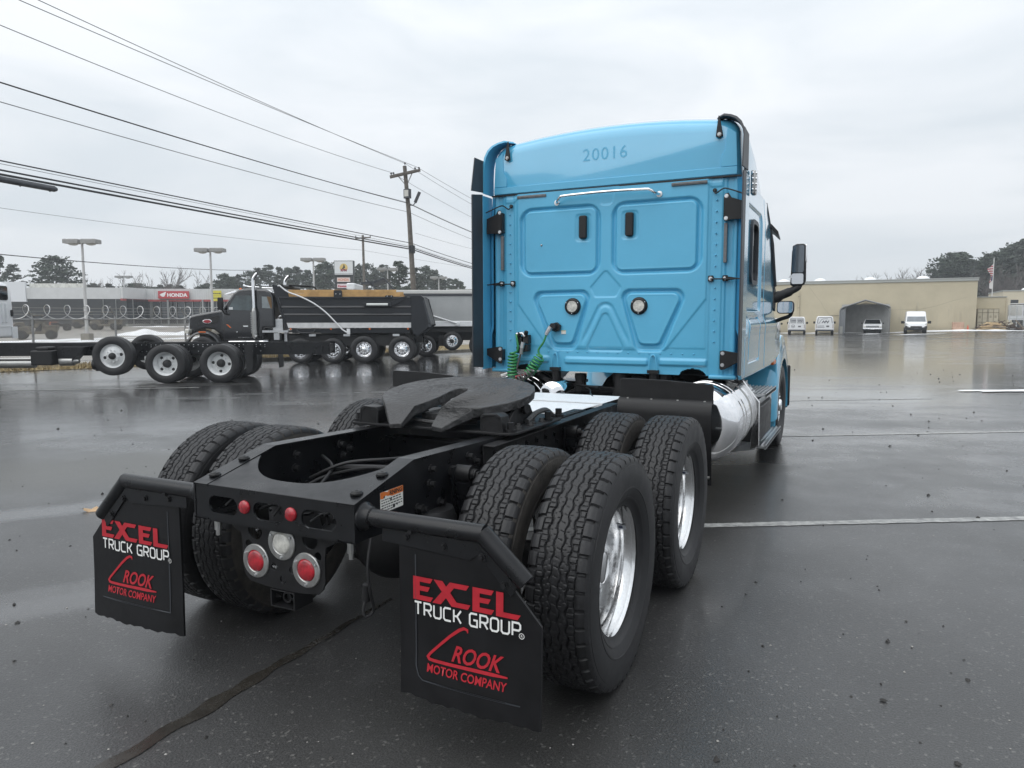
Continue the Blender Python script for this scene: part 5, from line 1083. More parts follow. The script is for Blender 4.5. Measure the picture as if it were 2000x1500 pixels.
# snow left along the edges of the lots
M_SNOW = mat('old_snow', (.80, .81, .82), .75, n_scale=3, n_amt=.06, bump=.5, b_scale=9, b_dist=.05)
def snow(cl, cd, rl, rd, h, seed, ang=0):
    g = G(); nr, na = 6, 40; rr = random.Random(seed); vs = []; c, s = math.cos(R_(ang)), math.sin(R_(ang)); ph = [rr.uniform(0, 6.28) for _ in range(4)]
    for j in range(nr + 1):
        q = j / nr
        for k in range(na):
            t = 2 * math.pi * k / na; w = 1 + .22 * math.sin(3 * t + ph[0]) + .16 * math.sin(7 * t + ph[1]) + .1 * math.sin(13 * t + ph[2]); u, v = rl * q * w * math.cos(t), rd * q * w * math.sin(t)
            vs.append(PT(cl + u * c - v * s, cd + u * s + v * c, .02 + h * max(0, 1 - q ** 1.6) * (1 + .35 * math.sin(u * 2.3 + ph[3]) * math.cos(v * 3))))
    fs = [(j * na + k, j * na + (k + 1) % na, (j + 1) * na + (k + 1) % na, (j + 1) * na + k) for j in range(nr) for k in range(na)]
    g.add(vs, fs); return tag(obj('snow', g, M_SNOW, sharp=80), kind='stuff')
snow(-32.3, 63, 2.6, 1.2, .42, 1); snow(-29.3, 63.5, 1.9, .9, .26, 2); snow(-33.5, 52, 7, .8, .10, 3, 62); snow(-30, 50, 6, .5, .10, 4, 62); snow(-40, 47, 5, .7, .08, 5, 62); snow(-24.5, 57.5, 3.5, .6, .12, 6, 60)
snow(-42.8, 86, 3.0, .5, .1, 7); snow(-38, 87, 2.5, .5, .1, 8)
_w = lambda s, off: (27.6 + math.cos(R_(-26.7)) * s - math.sin(R_(26.7)) * off, 75.0 + math.sin(R_(-26.7)) * s - math.cos(R_(26.7)) * off)
snow(*_w(15.5, 1.9), 4.6, .95, .10, 9, -26.7); snow(*_w(18.9, 2.6), 2.4, .5, .08, 10, -26.7); snow(35.4, 62.6, 1.7, .25, .03, 11, -20); snow(*_w(4, .8), 4.5, .3, .10, 12, -26.7); snow(*_w(-1, .8), 2.0, .3, .12, 13, -26.7); snow(11.2, 15.7, 1.4, .18, .015, 14, 5); snow(33.6, 67.2, .9, .22, .03, 15, -26)
# ================================================================== parked trucks in the yard (local x to the picture's right, y away, z up)
def bt_tyre(R, w, rr, n=40, tread=True):
    g = G(); h = w / 2; g.lathe([(rr, -h + .02), (rr + .05, -h), (R - .10, -h - .004), (R - .03, -h + .012), (R, -h + .03), (R, -.05), (R - .012, -.045), (R - .012, -.03), (R, -.025), (R, .025), (R - .012, .03), (R - .012, .045), (R, .05), (R, h - .03), (R - .03, h - .012), (R - .10, h + .004), (rr + .05, h), (rr, h - .02)], (0, 0, 0), 'y', n)
    me = bpy.data.meshes.new('tyre'); me.from_pydata(g.v, [], g.f); me.materials.append(M_RUBBER); return fixn(me, 40)
def bt_rim(R, depth, m, nh, hole, dish=0.0, hubr=.09, mh=M_BLACK):
    """disc facing -y; dish>0 sets the disc back into the rim"""
    g = G(); g.lathe([(R, .10), (R + .012, -.095), (R, -.100), (R - .012, -.085), (R - .03, -.06), (R - .045, dish - .06), (R - .055, dish - .05)], (0, 0, 0), 'y', 36)
    mid = R * .66
    g.lathe([(R - .05, dish - .055), (mid + .03, dish - .075), (mid - .03, dish - .08), (R * .46, dish - .06 - (.03 if dish else .055)), (hubr, dish - .06 - (.03 if dish else .06))], (0, 0, 0), 'y', 36)
    me = bpy.data.meshes.new('rim'); me.from_pydata(g.v, [], g.f); me.materials.append(m); fixn(me, 45)
    h = G()
    for k in range(nh):
        t = 2 * math.pi * k / nh + .3; c = (mid * math.cos(t), 0, mid * math.sin(t)); h.lathe([(0, dish - .0815), (hole, dish - .080), (hole, dish - .06)], c, 'y', 10)
    mh_ = bpy.data.meshes.new('hand_holes'); mh_.from_pydata(h.v, [], h.f); mh_.materials.append(M_BLACK)
    h = G()
    for k in range(10):
        t = 2 * math.pi * k / 10; h.cyl((R * .50 * math.cos(t), dish - .07 - (.02 if dish else .05), R * .50 * math.sin(t)), (R * .50 * math.cos(t), dish - .11 - (.02 if dish else .05), R * .50 * math.sin(t)), .017, 6)
    nuts = bpy.data.meshes.new('wheel_nuts'); nuts.from_pydata(h.v, [], h.f); nuts.materials.append(m); fixn(nuts)
    h = G(); h.lathe([(hubr + .01, dish - .06), (hubr, dish - .13), (hubr * .9, dish - .17), (hubr * .5, dish - .185), (0, dish - .19)], (0, 0, 0), 'y', 20)
    hub = bpy.data.meshes.new('hub_cap'); hub.from_pydata(h.v, [], h.f); hub.materials.append(mh); fixn(hub, 50)
    return me, mh_, nuts, hub
def put_wheel(root, x, y, z, tyre, rim, spin=0.0, flip=False):
    w = part('wheel', root, (x, y, z), (0, spin, math.pi if flip else 0)); objm('tyre', tyre, None, w)
    for nm, m_ in zip(('rim', 'hand_holes', 'wheel_nuts', 'hub_cap'), rim): objm(nm, m_, None, w)
    return w
M_WHEEL_W = mat('white_wheel_paint', (.72, .73, .73), .4, n_scale=14, n_amt=.07, r_amt=.08)
T_BIG = bt_tyre(.492, .28, .30); T_MID = bt_tyre(.452, .27, .29)
RIM_WD = bt_rim(.30, 0, M_WHEEL_W, 4, .040, .12, .10); RIM_WF = bt_rim(.30, 0, M_WHEEL_W, 2, .042, .0, .085)
RIM_CF = bt_rim(.285, 0, M_CHROME, 10, .030, .0, .09, M_CHROME); RIM_CD = bt_rim(.285, 0, M_CHROME, 10, .026, .09, .10, M_CHROME)
# ---- white cab and chassis
CH = thing('chassis_truck', 'white cab chassis truck with bare black frame and white painted wheels', 'truck', (-12.547, 10.846, 0), R_(31.3))
for nm, y0 in (('frame_rail', .72), ('frame_rail', 1.58)):
    g = G(); g.box(-6.5, 2.66, y0, y0 + .012, .69, .99); g.box(-6.5, 2.66, y0 - (.0 if y0 < 1 else .07), y0 + (.08 if y0 < 1 else .012), .985, 1.0); g.box(-6.5, 2.66, y0 - (0 if y0 < 1 else .07), y0 + (.08 if y0 < 1 else .012), .68, .695); obj(nm, g, M_FRAME, CH)
for x in (-5.2, -3.2, -1.9, .7, 2.6):
    g = G(); g.box(x - .03, x + .03, .74, 1.58, .74, .95); obj('crossmember', g, M_FRAME, CH)
b = G()
for x in np.arange(-2.0, 1.0, .11):
    for z in (.95, .90 if int(x * 10) % 2 else .78): b.cyl((x, .718, z), (x, .708, z), .012, 6)
obj('rail_bolts', b, M_ALU_SAT, CH)
tag([o for o in bpy.data.objects if o.name.startswith('rail_bolts')][-1], kind='stuff')
for x, z, rim, dual in ((0, .492, RIM_WD, True), (-1.23, .492, RIM_WD, True)):
    put_wheel(CH, x, .14, z, T_BIG, rim, .4 + x * .7); put_wheel(CH, x, .46, z, T_BIG, RIM_WF, 1); put_wheel(CH, x, 1.90, z, T_BIG, RIM_WF, .2, True); put_wheel(CH, x, 2.20, z, T_BIG, RIM_WD, 1.2, True)
    g = G(); g.cyl((x, .2, z), (x, 2.1, z), .08, 12); g.ball((x, 1.16, z), .2, 14, 8); obj('axle', g, M_FRAME, CH)
put_wheel(CH, -2.40, .14, .70, T_BIG, RIM_WF, .1); put_wheel(CH, -2.40, 2.2, .70, T_BIG, RIM_WF, .1, True)
g = G(); g.cyl((-2.40, .2, .66), (-2.40, 2.1, .66), .07, 12); g.box(-2.5, -2.0, .7, .85, .55, .80); obj('lift_axle', g, M_FRAME, CH)
g = G(); g.lathe([(.0, .60), (.13, .62), (.14, .75), (.12, .88), (0, .9)], (-.62, .9, .08), 'z', 18); obj('air_spring', g, M_RUBBER, CH)
g = G(); g.loft([[(x, y, z) for x, y in ((-4.28, .15), (-3.80, .15), (-3.80, .68), (-4.28, .68))] for z in (.47, .52, .80, .84)]); g.box(-4.18, -3.9, .2, .6, .84, .93); obj('battery_box', g, M_PLASTIC, CH, bevel=.03)
g = G(); g.prism([(-3.78, .56), (-3.78, .92), (-3.15, .92), (-3.45, .56)], 'y', .35, .70); obj('step_bracket', g, M_FRAME, CH)
g = G(); g.cyl((-3.75, .45, .56), (-3.45, .45, .56), .12, 14); g.cyl((-3.45, .45, .56), (-3.33, .45, .56), .09, 14, r2=.05); obj('exhaust_can', g, M_STEEL, CH)
g = G(); g.lathe([(0, -3.05), (.14, -3.03), (.15, -2.98), (.15, -2.50), (.14, -2.46), (0, -2.45)], (0, .5, .47), 'x', 18); obj('air_tank', g, M_FRAME, CH)
for x in (-2.95, -2.60):
    g = G(); g.box(x, x + .08, .40, .62, .30, .90); obj('tank_bracket', g, M_FRAME, CH)
g = G(); g.box(-3.02, -2.95, .70, .715, .83, .98); obj('white_tag', g, M_WHITE, CH)
g = G(); g.cyl((-5.4, .5, .62), (-4.3, .5, .62), .035, 10); g.cyl((-5.6, .6, .50), (-4.4, .6, .50), .12, 14); obj('exhaust_pipe', g, M_STEEL, CH)
for x, y in ((.62, .05), (.98, 2.0)):
    g = G(); g.add([(x, y, .95), (x + .01, y + .55, .95), (x + .03, y + .55, .24), (x + .02, y, .24), (x + .25, y, .95), (x + .26, y + .55, .95), (x + .25, y + .55, .24), (x + .24, y, .24)], [(0, 1, 2, 3), (7, 6, 5, 4), (0, 3, 7, 4), (1, 5, 6, 2), (3, 2, 6, 7), (0, 4, 5, 1)]) if False else g.add([(x, y, .97), (x, y + .55, .97), (x + .04, y + .55, .24), (x + .04, y, .24), (x + .015, y, .97), (x + .015, y + .55, .97), (x + .055, y + .55, .24), (x + .055, y, .24)], [(0, 1, 2, 3), (7, 6, 5, 4), (0, 3, 7, 4), (1, 5, 6, 2), (3, 2, 6, 7), (0, 4, 5, 1)]); g.add([(x + .02, y - .01, .98), (x + .21, y - .01, .98), (x + .20, y - .01, .30), (x + .05, y - .01, .24)], [(0, 1, 2, 3)]) if y < 1 else None
    obj('mud_flap', g, M_PLASTIC, CH)
g = G(); g.box(2.40, 2.64, .715, .72, .70, .98); g.cyl((2.45, .70, .75), (2.47, .70, .90), .03, 8); obj('tow_hook', g, M_FRAME, CH)
cp = [(-7.4, 1.12), (-7.4, 1.9), (-7.1, 2.45), (-6.8, 2.62), (-5.34, 2.64), (-5.18, 2.58), (-5.11, 2.40), (-5.09, 2.0), (-5.09, 1.12)]
g = G(); g.prism(cp, 'y', .18, 2.20); CB = obj('cab', g, M_WHITE, CH, bevel=.07, seg=3)
g = G(); g.prism(rrect(.40, 1.98, 2.14, 2.52, .06, 3), 'x', -5.092, -5.080); CW = obj('rear_window', g, M_GLASS, CB)
for y in (1.70, 1.86, 1.2, .7):
    g = G(); g.tube([(-5.085, y, 2.06), (-5.075, y, 2.0), (-5.072, y, 1.6), (-5.085, y, 1.54)], .03, 8); obj('pressed_rib', g, M_WHITE, CB)
g = G(); g.prism(rrect(2.06, 2.14, 1.70, 1.88, .03, 3), 'x', -5.09, -5.06); obj('vent_cover', g, M_PLASTIC, CB)
g = G(); g.box(-5.09, -5.05, 2.05, 2.28, 1.10, 1.42); g.box(-5.085, -5.075, .3, 2.1, 1.42, 1.44); obj('rear_trim', g, M_WHITE, CB, bevel=.01)
put_wheel(CH, -6.6, .16, .5, T_BIG, RIM_WF, .3); put_wheel(CH, -6.6, 2.2, .5, T_BIG, RIM_WF, .3, True)
for o in [c for c in bpy.data.objects if c.parent == CH or (c.parent and c.parent == CB)]:
    if o.type == 'MESH':
        for v in o.data.vertices:
            if v.co.x < 0: v.co.x = v.co.x * 1.08 - (.62 if o.name.split('.')[0] in ('cab', 'rear_window', 'pressed_rib', 'vent_cover', 'rear_trim') else 0)
    elif o.location.x < 0: o.location.x *= 1.08
# ---- black dump truck
DT = thing('dump_truck', 'black dump truck with timber side boards and polished exhaust stacks', 'truck', (-13.142, 19.695, 0), R_(28.3))
M_DUMP = mat('dump_body_black', (.009, .011, .015), .36, spec=.4, coat=.1, n_scale=3, n_amt=.25, r_amt=.08)
for x, t, r, z in ((0, T_BIG, RIM_CD, .49), (-1.39, T_BIG, RIM_CD, .49), (-2.53, T_MID, RIM_CF, .45), (-3.71, T_MID, RIM_CF, .45), (-7.23, T_BIG, RIM_CF, .49)):
    put_wheel(DT, x, .14, z, t, r, x * .9); put_wheel(DT, x, 2.2, z, t, r, x, True)
    if x > -2: put_wheel(DT, x, .46, z, t, RIM_WF, 0); put_wheel(DT, x, 1.9, z, t, RIM_WF, 0, True)
    g = G(); g.cyl((x, .2, z), (x, 2.1, z), .07, 10); obj('axle', g, M_FRAME, DT)
g = G(); g.box(-7.6, .7, .72, .84, .72, 1.06); g.box(-7.6, .7, 1.52, 1.64, .72, 1.06); obj('frame', g, M_FRAME, DT)
g = G(); g.box(-4.2, .4, .30, .75, .62, 1.02); g.box(-4.2, .4, 1.6, 2.0, .62, 1.02); obj('subframe_box', g, M_BLACK, DT)
hood = [(-7.86, 1.02), (-7.86, 1.62), (-7.80, 1.74), (-7.55, 1.80), (-6.52, 1.97), (-6.52, .78), (-6.66, .80), (-6.74, 1.05), (-6.95, 1.22), (-7.25, 1.28), (-7.55, 1.20), (-7.70, 1.02)]
g = G(); g.prism(hood, 'y', .42, 1.92); HO = obj('hood', g, M_BLACK_GLOSS, DT, bevel=.07, seg=3)
g = G(); g.prism([(-7.55, 1.40), (-7.45, 1.56), (-6.75, 1.76), (-6.72, 1.70), (-6.80, 1.50), (-6.9, 1.46)], 'y', .412, .422); obj('vent_panel', g, M_BLACK, HO, bevel=.004)
g = G(); g.lathe([(0, -.006), (.16, -.004), (.17, .002)], (0, 0, 0), 'y', 24); g.v = [(x, y, z * .48) for x, y, z in g.v]; o = obj('oval_emblem', g, M_CHROME, HO, loc=(-7.18, .408, 1.53)); g = G(); g.lathe([(0, -.008), (.135, -.007), (.14, .0)], (0, 0, 0), 'y', 24); g.v = [(x, y, z * .40) for x, y, z in g.v]; obj('red_field', g, mat('emblem_red', (.35, .03, .04), .3), HO, loc=(-7.18, .406, 1.53))
g = G(); g.prism([(-7.98, 1.0), (-7.90, 1.0), (-7.82, 1.70), (-7.86, 1.72)], 'y', .55, 1.8); obj('grille', g, M_CHROME, HO, bevel=.01)
g = G(); g.loft([[(-7.23 + r * math.cos(t), y, .50 + r * 1.02 * math.sin(t)) for r, y in ((.66, .44), (.70, .20), (.66, .04), (.60, .02), (.58, .06))] for t in np.linspace(R_(18), R_(172), 20)], closed=False, caps=False); obj('front_fender', g, M_BLACK_GLOSS, DT, sharp=50)
g = G(); g.box(-7.35, -7.10, .005, .03, 1.13, 1.17); obj('side_marker', g, M_ORANGE, DT)
g = G(); g.loft([[(-7.92 + a, y, 1.18 + b) for a, b in ((0, -.09), (.16, -.09), (.18, .05), (.04, .09))] for y in (.12, .48)]); obj('headlamp', g, M_CLEAR_LENS, DT, bevel=.03)
cabp = [(-6.58, .78), (-6.56, 1.98), (-6.15, 2.56), (-5.95, 2.69), (-5.55, 2.74), (-4.95, 2.70), (-4.72, 2.58), (-4.66, 2.4), (-4.66, 1.3), (-5.05, 1.28), (-5.1, .80)]
g = G(); g.prism(cabp, 'y', .22, 2.10); DC = obj('cab', g, M_BLACK_GLOSS, DT, bevel=.07, seg=3)
g = G(); g.prism([(-6.36, 1.96), (-6.04, 2.46), (-5.55, 2.48), (-5.47, 2.42), (-5.45, 1.98), (-5.52, 1.93)], 'y', .212, .222); obj('door_window', g, mat('tinted_cab_glass', (.05, .07, .075), .05, spec=.8, n_scale=2, n_amt=.6), DC, bevel=.003)
g = G(); g.prism([(-5.10, 2.02), (-5.10, 2.44), (-4.76, 2.42), (-4.74, 2.0)], 'y', .212, .222); obj('rear_quarter_window', g, mat('light_cab_glass', (.22, .25, .26), .08, n_scale=2, n_amt=.3), DC)
g = G(); g.prism([(-4.92, 2.44), (-4.76, 2.42), (-4.74, 2.0), (-4.80, 2.02)], 'y', .209, .2115); obj('curtain', g, mat('brown_curtain', (.16, .095, .04), .8), DC)
g = G(); g.box(-6.30, -6.16, .206, .213, 1.96, 2.05); obj('window_notice', g, M_WHITE, DC)
g = G(); g.prism([(-6.42, 1.42), (-6.36, 1.42), (-6.24, 1.30), (-6.28, 1.29)], 'y', .205, .222); obj('amber_reflector', g, M_ORANGE, DC)
g = G(); g.box(-5.80, -5.62, .19, .222, 1.33, 1.37); obj('door_handle', g, M_CHROME, DC, bevel=.008)
g = G(); g.box(-6.06, -6.01, .20, .222, 1.12, 1.17); obj('lock_plate', g, M_CHROME, DC)
g = G(); g.prism([(-6.52, 2.52), (-6.1, 2.66), (-6.02, 2.60), (-6.40, 2.50)], 'y', .35, 1.95); obj('sun_visor', g, M_CHROME, DC, bevel=.01)
for y in (.5, 1.16, 1.8):
    g = G(); g.ball((-5.95, y, 2.70), .06, 10, 5, half=True); obj('roof_marker', g, M_ORANGE, DC)
p = part('air_horn', DT, (0, 0, 0))
g = G(); g.tube([(-5.92, .75, 2.84), (-5.86, .75, 2.83), (-5.7, .75, 2.81), (-5.35, .75, 2.80)], [.085, .045, .03, .022], 12); g.tube([(-5.45, 1.4, 2.80), (-5.0, 1.4, 2.79)], [.022, .022], 8); g.ball((-5.0, 1.4, 2.79), .05, 10, 6); g.box(-5.6, -5.5, .72, .78, 2.72, 2.81); obj('horn_trumpet', g, M_CHROME, p)
for x, y, zb_ in ((-5.36, .10, .98), (-4.80, 2.22, 1.2)):
    p = part('exhaust_stack', DT, (x, y, 0)); up = 2.95 if y < 1 else 2.98
    g = G(); g.tube(spl([(0, 0, 1.6), (0, 0, 2.5), (0, 0, up), (.02, 0, up + .14), (.10, 0, up + .26), (.17, 0, up + .32)], 5), .058, 16, caps=False); obj('stack_pipe', g, M_CHROME, p, sharp=60)
    g = G(); g.tube(spl([(.05, 0, .95), (.0, 0, 1.02), (0, 0, 1.15), (0, 0, 1.9)], 5), .095, 16); g.cyl((0, 0, 1.9), (0, 0, 2.02), .09, 14, r2=.06)
    for k in range(12): g.box(-.10, .10, -.10, -.088, 1.1 + k * .065, 1.13 + k * .065)
    obj('heat_guard', g, M_STEEL, p, bevel=.004)
p = part('door_mirror', DT, (0, 0, 0)); g = G(); g.box(-6.62, -6.44, -.05, .08, 1.95, 2.40); obj('mirror_shell', g, M_PLASTIC, p, bevel=.03); g = G(); g.tube([(-6.5, .0, 1.98), (-6.42, .12, 1.82), (-6.3, .22, 1.78)], .03, 8); obj('mirror_arm', g, M_PLASTIC, p)
g = G(); g.lathe([(0, -6.42), (.25, -6.40), (.28, -6.36), (.28, -4.95), (.25, -4.91), (0, -4.90)], (0, .45, .64), 'x', 32); g.box(-6.0, -5.3, .2, .4, .92, .96); g.box(-5.8, -5.75, .3, .34, .94, 1.02); obj('fuel_tank', g, M_CHROME, DT, sharp=40)
p = part('pump_deck', DT, (0, 0, 0))
g = G(); g.box(-5.10, -4.16, .15, 1.9, 1.12, 1.20); g.box(-4.70, -4.50, .2, .5, .85, 1.1); g.box(-4.40, -4.30, .5, .6, .75, 1.1); obj('deck_frame', g, M_ALU_SAT, p)
g = G(); g.box(-5.05, -4.80, .6, 1.0, 1.35, 1.65); g.lathe([(0, -5.05), (.18, -5.03), (.2, -5.0), (.2, -4.7), (.16, -4.66), (0, -4.65)], (0, .5, 1.42), 'x', 20); g.box(-4.78, -4.40, .35, .8, 1.20, 1.62); g.tube(spl([(-4.6, .4, 1.6), (-4.5, .35, 1.72), (-4.35, .4, 1.68), (-4.3, .5, 1.5)], 4), .035, 8); g.box(-5.15, -4.70, .25, .55, 1.78, 1.96); obj('hydraulic_tank', g, M_ALU_SAT, p, bevel=.03)
# tipper body
B = part('tipper_body', DT, (0, 0, 0)); y0, y1 = .02, 2.38
g = G(); g.prism([(-4.44, 2.40), (-4.12, 1.27), (.40, 1.27), (.40, 2.40)], 'y', y0, y0 + .06); g.prism([(-4.44, 2.40), (-4.12, 1.27), (.40, 1.27), (.40, 2.40)], 'y', y1 - .06, y1); g.box(-4.1, .4, y0, y1, 1.27, 1.33); obj('body_side', g, M_DUMP, B, bevel=.006)
g = G(); g.prism([(-4.66, 2.84), (-4.60, 2.86), (-4.10, 1.25), (-4.22, 1.25)], 'y', y0 - .02, y1 + .02); obj('front_bulkhead', g, M_DUMP, B, bevel=.01)
g = G(); g.prism([(-4.62, 2.86), (-4.36, 2.82), (-4.12, 2.66), (-4.05, 2.40), (-4.45, 2.38)], 'y', y0 - .02, y0 + .02); obj('corner_gusset', g, M_DUMP, B, bevel=.006)
g = G(); g.box(-4.42, .05, y0 - .05, y0 + .08, 2.34, 2.42); g.box(-4.42, .05, y1 - .08, y1 + .05, 2.34, 2.42); obj('top_rail', g, M_DUMP, B, bevel=.015)
for z, x0 in ((2.05, -4.33), (1.775, -4.26)):
    g = G(); g.prism([(y0 - .03, z - .02), (y0 + .0, z - .05), (y0 + .01, z + .05), (y0 - .0, z + .04)], 'x', x0, .36); g.v = [(a, b, c) for a, b, c in g.v]; obj('side_rib', g, M_DUMP, B)
g = G(); g.box(-4.17, .36, y0 - .012, y0 - .002, 1.285, 1.475); obj('white_stripe', g, mat('weathered_white_band', (.62, .62, .62), .4, n_scale=5, n_amt=.14, r_amt=.1), B)
for x in (-4.03, -2.57, -1.16, .24):
    g = G(); g.lathe([(0, -.02), (.03, -.015), (.036, .0)], (x, y0 - .0, 1.245), 'y', 12); obj('side_marker', g, M_ORANGE, B)
g = G(); g.box(-4.0, .3, y0 + .06, y0 + .16, 1.10, 1.26); g.tube(spl([(-3.8, y0 - .02, 1.24), (-3.75, y0 - .05, 1.14), (-3.5, y0 - .06, 1.10), (-3.2, y0 - .05, 1.14), (-3.15, y0 - .02, 1.24)], 4), .025, 8); obj('lower_skirt', g, M_DUMP, B)
g = G(); g.prism([(.30, 2.46), (-.06, 2.40), (-.30, 2.36), (-.30, 2.30), (-.10, 2.30), (.12, 2.40), (.36, 2.43)], 'y', y0 - .06, y0 + .04); obj('gate_pivot', g, M_DUMP, B, bevel=.012)
for ya_, yb_ in ((y0 - .061, y0 + .10), (y1 - .1, y1 + .06)):
    g = G(); g.prism([(.08, 2.47), (.74, 2.46), (.84, 2.38), (1.10, 1.36), (.88, 1.22), (.60, .96), (.44, 1.10), (.36, 1.28), (.36, 2.40)], 'y', ya_, yb_); obj('tail_post', g, M_DUMP, B, bevel=.012)
g = G(); g.prism([(.70, 2.40), (.80, 2.40), (1.08, 1.40), (.98, 1.36)], 'y', y0 + .1, y1 - .1); obj('tailgate', g, M_DUMP, B, bevel=.01)
g = G(); g.add([(.80, y0 - .064, 2.30), (.86, y0 - .064, 2.28), (1.08, y0 - .064, 1.48), (1.0, y0 - .064, 1.46)], [(0, 1, 2, 3)]); g.prism([(.98, 1.42), (1.11, 1.40), (1.09, 1.30), (1.0, 1.32)], 'y', y0 - .07, y0 - .03); obj('tail_lamp_panel', g, M_TRIM, B)
g = G(); g.cyl((-1.24, y0 - .10, 2.13), (-.46, y0 - .10, 2.13), .05, 14); obj('gate_cylinder', g, mat('painted_cylinder', (.62, .64, .62), .35), B); g = G(); g.prism([(-1.45, 2.20), (-.42, 2.20), (-.10, 2.36), (.20, 2.46), (.22, 2.40), (-.2, 2.12), (-.36, 2.06), (-1.30, 2.06)], 'y', y0 - .055, y0 - .035); g.box(-1.34, -1.24, y0 - .16, y0 - .04, 2.07, 2.19); g.box(-.46, -.36, y0 - .16, y0 - .04, 2.07, 2.19); obj('gate_linkage', g, M_DUMP, B, bevel=.006)
M_PINE = mat('new_pine_board', (.50, .30, .115), .6, n_scale=2.2, n_amt=.35, detail=8)
for yy in (y0 + .0, y1 - .05):
    for z0, z1 in ((2.425, 2.545), (2.552, 2.672)):
        g = G(); g.box(-4.08, -.05 - (z0 > 2.5) * .12, yy, yy + .045, z0, z1); obj('side_board', g, M_PINE, B, bevel=.006)
for x, w, z1 in ((-2.28, .15, 2.66), (-.42, .15, 2.47)):
    g = G(); g.prism(rrect(x - w, x + w, 2.36, z1, .05, 4), 'y', y0 - .06, y0 - .03); o = obj('board_bracket', g, M_DUMP, B)
    for q in (-.07, .08):
        g = G(); g.lathe([(0, -.01), (.018, -.008), (.018, 0)], (x + q, y0 - .06, 2.52 if z1 > 2.5 else 2.44), 'y', 8); obj('bracket_bolt', g, M_ALU_SAT, o)
for yy in (y0 - .10, y1 + .06):
    g = G(); g.tube(spl([(-4.42, yy, 2.80), (-4.36, yy, 2.82), (-4.22, yy, 2.70), (-4.04, yy, 2.58), (-3.62, yy, 2.42), (-3.15, yy, 2.18), (-2.75, yy, 1.88), (-2.40, yy, 1.52), (-2.15, yy, 1.24), (-1.96, yy, 1.12)], 4), .026, 8); g.box(-1.98, -1.86, yy - .01, yy + .03, 1.06, 1.26); obj('tarp_arm', g, M_WHITE if yy < 1 else M_ALU_SAT, B)
g = G(); g.cyl((-4.30, y0, 2.80), (-4.30, y1, 2.80), .07, 12); g.tube(spl([(-4.3, .9, 2.88), (-3.9, .9, 2.86), (-3.4, .9, 2.82), (-3.25, .9, 2.70)], 4), .035, 8); g.add([(-4.25, .8, 2.88), (-3.5, .8, 2.84), (-3.4, 1.6, 2.80), (-4.25, 1.6, 2.86)], [(0, 1, 2, 3)]); obj('tarp_roll', g, M_PLASTIC, B)
for x in (-3.25, -2.0, -.2):
    g = G(); g.box(x - .12, x + .12, -.0, .02, .98, 1.06); obj('label_plate', g, M_ALU_SAT, DT)
# ---- grey dump body truck behind
gx, gy = PT(-3.69, 30.4).x, PT(-3.69, 30.4).y
GT = thing('grey_dump_truck', 'dump truck with plain silver grey body parked behind the black one', 'truck', (gx, gy, 0), R_(28.3))
M_GBODY = mat('brushed_body_alloy', (.40, .41, .41), .42, .5, n_scale=1.2, n_amt=.10, r_amt=.08)
g = G(); g.prism([(-3.6, 1.52), (-3.8, 2.66), (5.5, 2.66), (5.5, 1.52)], 'y', .0, .05); g.prism([(-3.6, 1.52), (-3.8, 2.66), (5.5, 2.66), (5.5, 1.52)], 'y', 2.35, 2.4); obj('body_side', g, M_GBODY, GT)
g = G(); g.box(-3.6, 5.5, -.02, 2.42, 1.28, 1.51); obj('lower_band', g, M_WHITE, GT, bevel=.02)
g = G(); g.box(-3.8, 5.5, -.05, .12, 2.67, 2.82); g.box(-3.8, 5.5, 2.3, 2.45, 2.67, 2.82); obj('top_rail', g, mat('top_rail_paint', (.60, .60, .58), .4), GT, bevel=.02)
g = G(); g.box(-3.8, 5.5, -.03, -.002, 2.57, 2.66); obj('rail_groove', g, M_TRIM, GT)
g = G(); g.box(-4.5, 5.5, .5, 1.9, .68, 1.10); g.box(-3.4, 5.4, .1, 2.3, 1.05, 1.27); obj('frame', g, M_BLACK, GT)
for x, z, t, r in ((0, .45, T_MID, RIM_CF), (1.14, .66, bt_tyre(.40, .26, .27), bt_rim(.26, 0, M_CHROME, 10, .022, .0, .09)), (2.35, .49, T_BIG, RIM_CD), (3.7, .49, T_BIG, RIM_CD), (-2.6, .49, T_BIG, RIM_CD)):
    put_wheel(GT, x, .14, z, t, r, x); put_wheel(GT, x, 2.2, z, t, r, x, True); g = G(); g.cyl((x, .2, z), (x, 2.1, z), .07, 10); obj('axle', g, M_FRAME, GT)
g = G(); g.tube([(-.55, -.06, 2.02), (1.35, -.08, 1.42)], .03, 8); g.lathe([(0, -.03), (.09, -.02), (.1, .03)], (1.38, -.06, 1.40), 'y', 16); obj('tarp_arm', g, M_WHITE, GT)
g = G(); g.box(.55, .85, .2, .5, .45, .9); obj('valve_box', g, M_BLACK, GT)
g = G(); g.tube([(-2.0, .3, 2.82), (-2.5, .3, 3.30)], .03, 8); g.tube([(-1.3, .3, 2.82), (-1.75, .3, 3.34)], .03, 8); g.loft([[(a, y, z) for a, z in ((-2.7, 3.16), (-2.2, 3.2), (-1.7, 3.36), (-1.72, 3.30), (-2.2, 3.1), (-2.7, 3.1))] for y in (.25, 2.2)]); obj('tarp_roll', g, M_TRIM, GT)
g = G(); g.box(-3.3, -2.95, .1, 2.2, 2.85, 3.12); obj('cab_shield', g, M_WHITE, GT, bevel=.05)
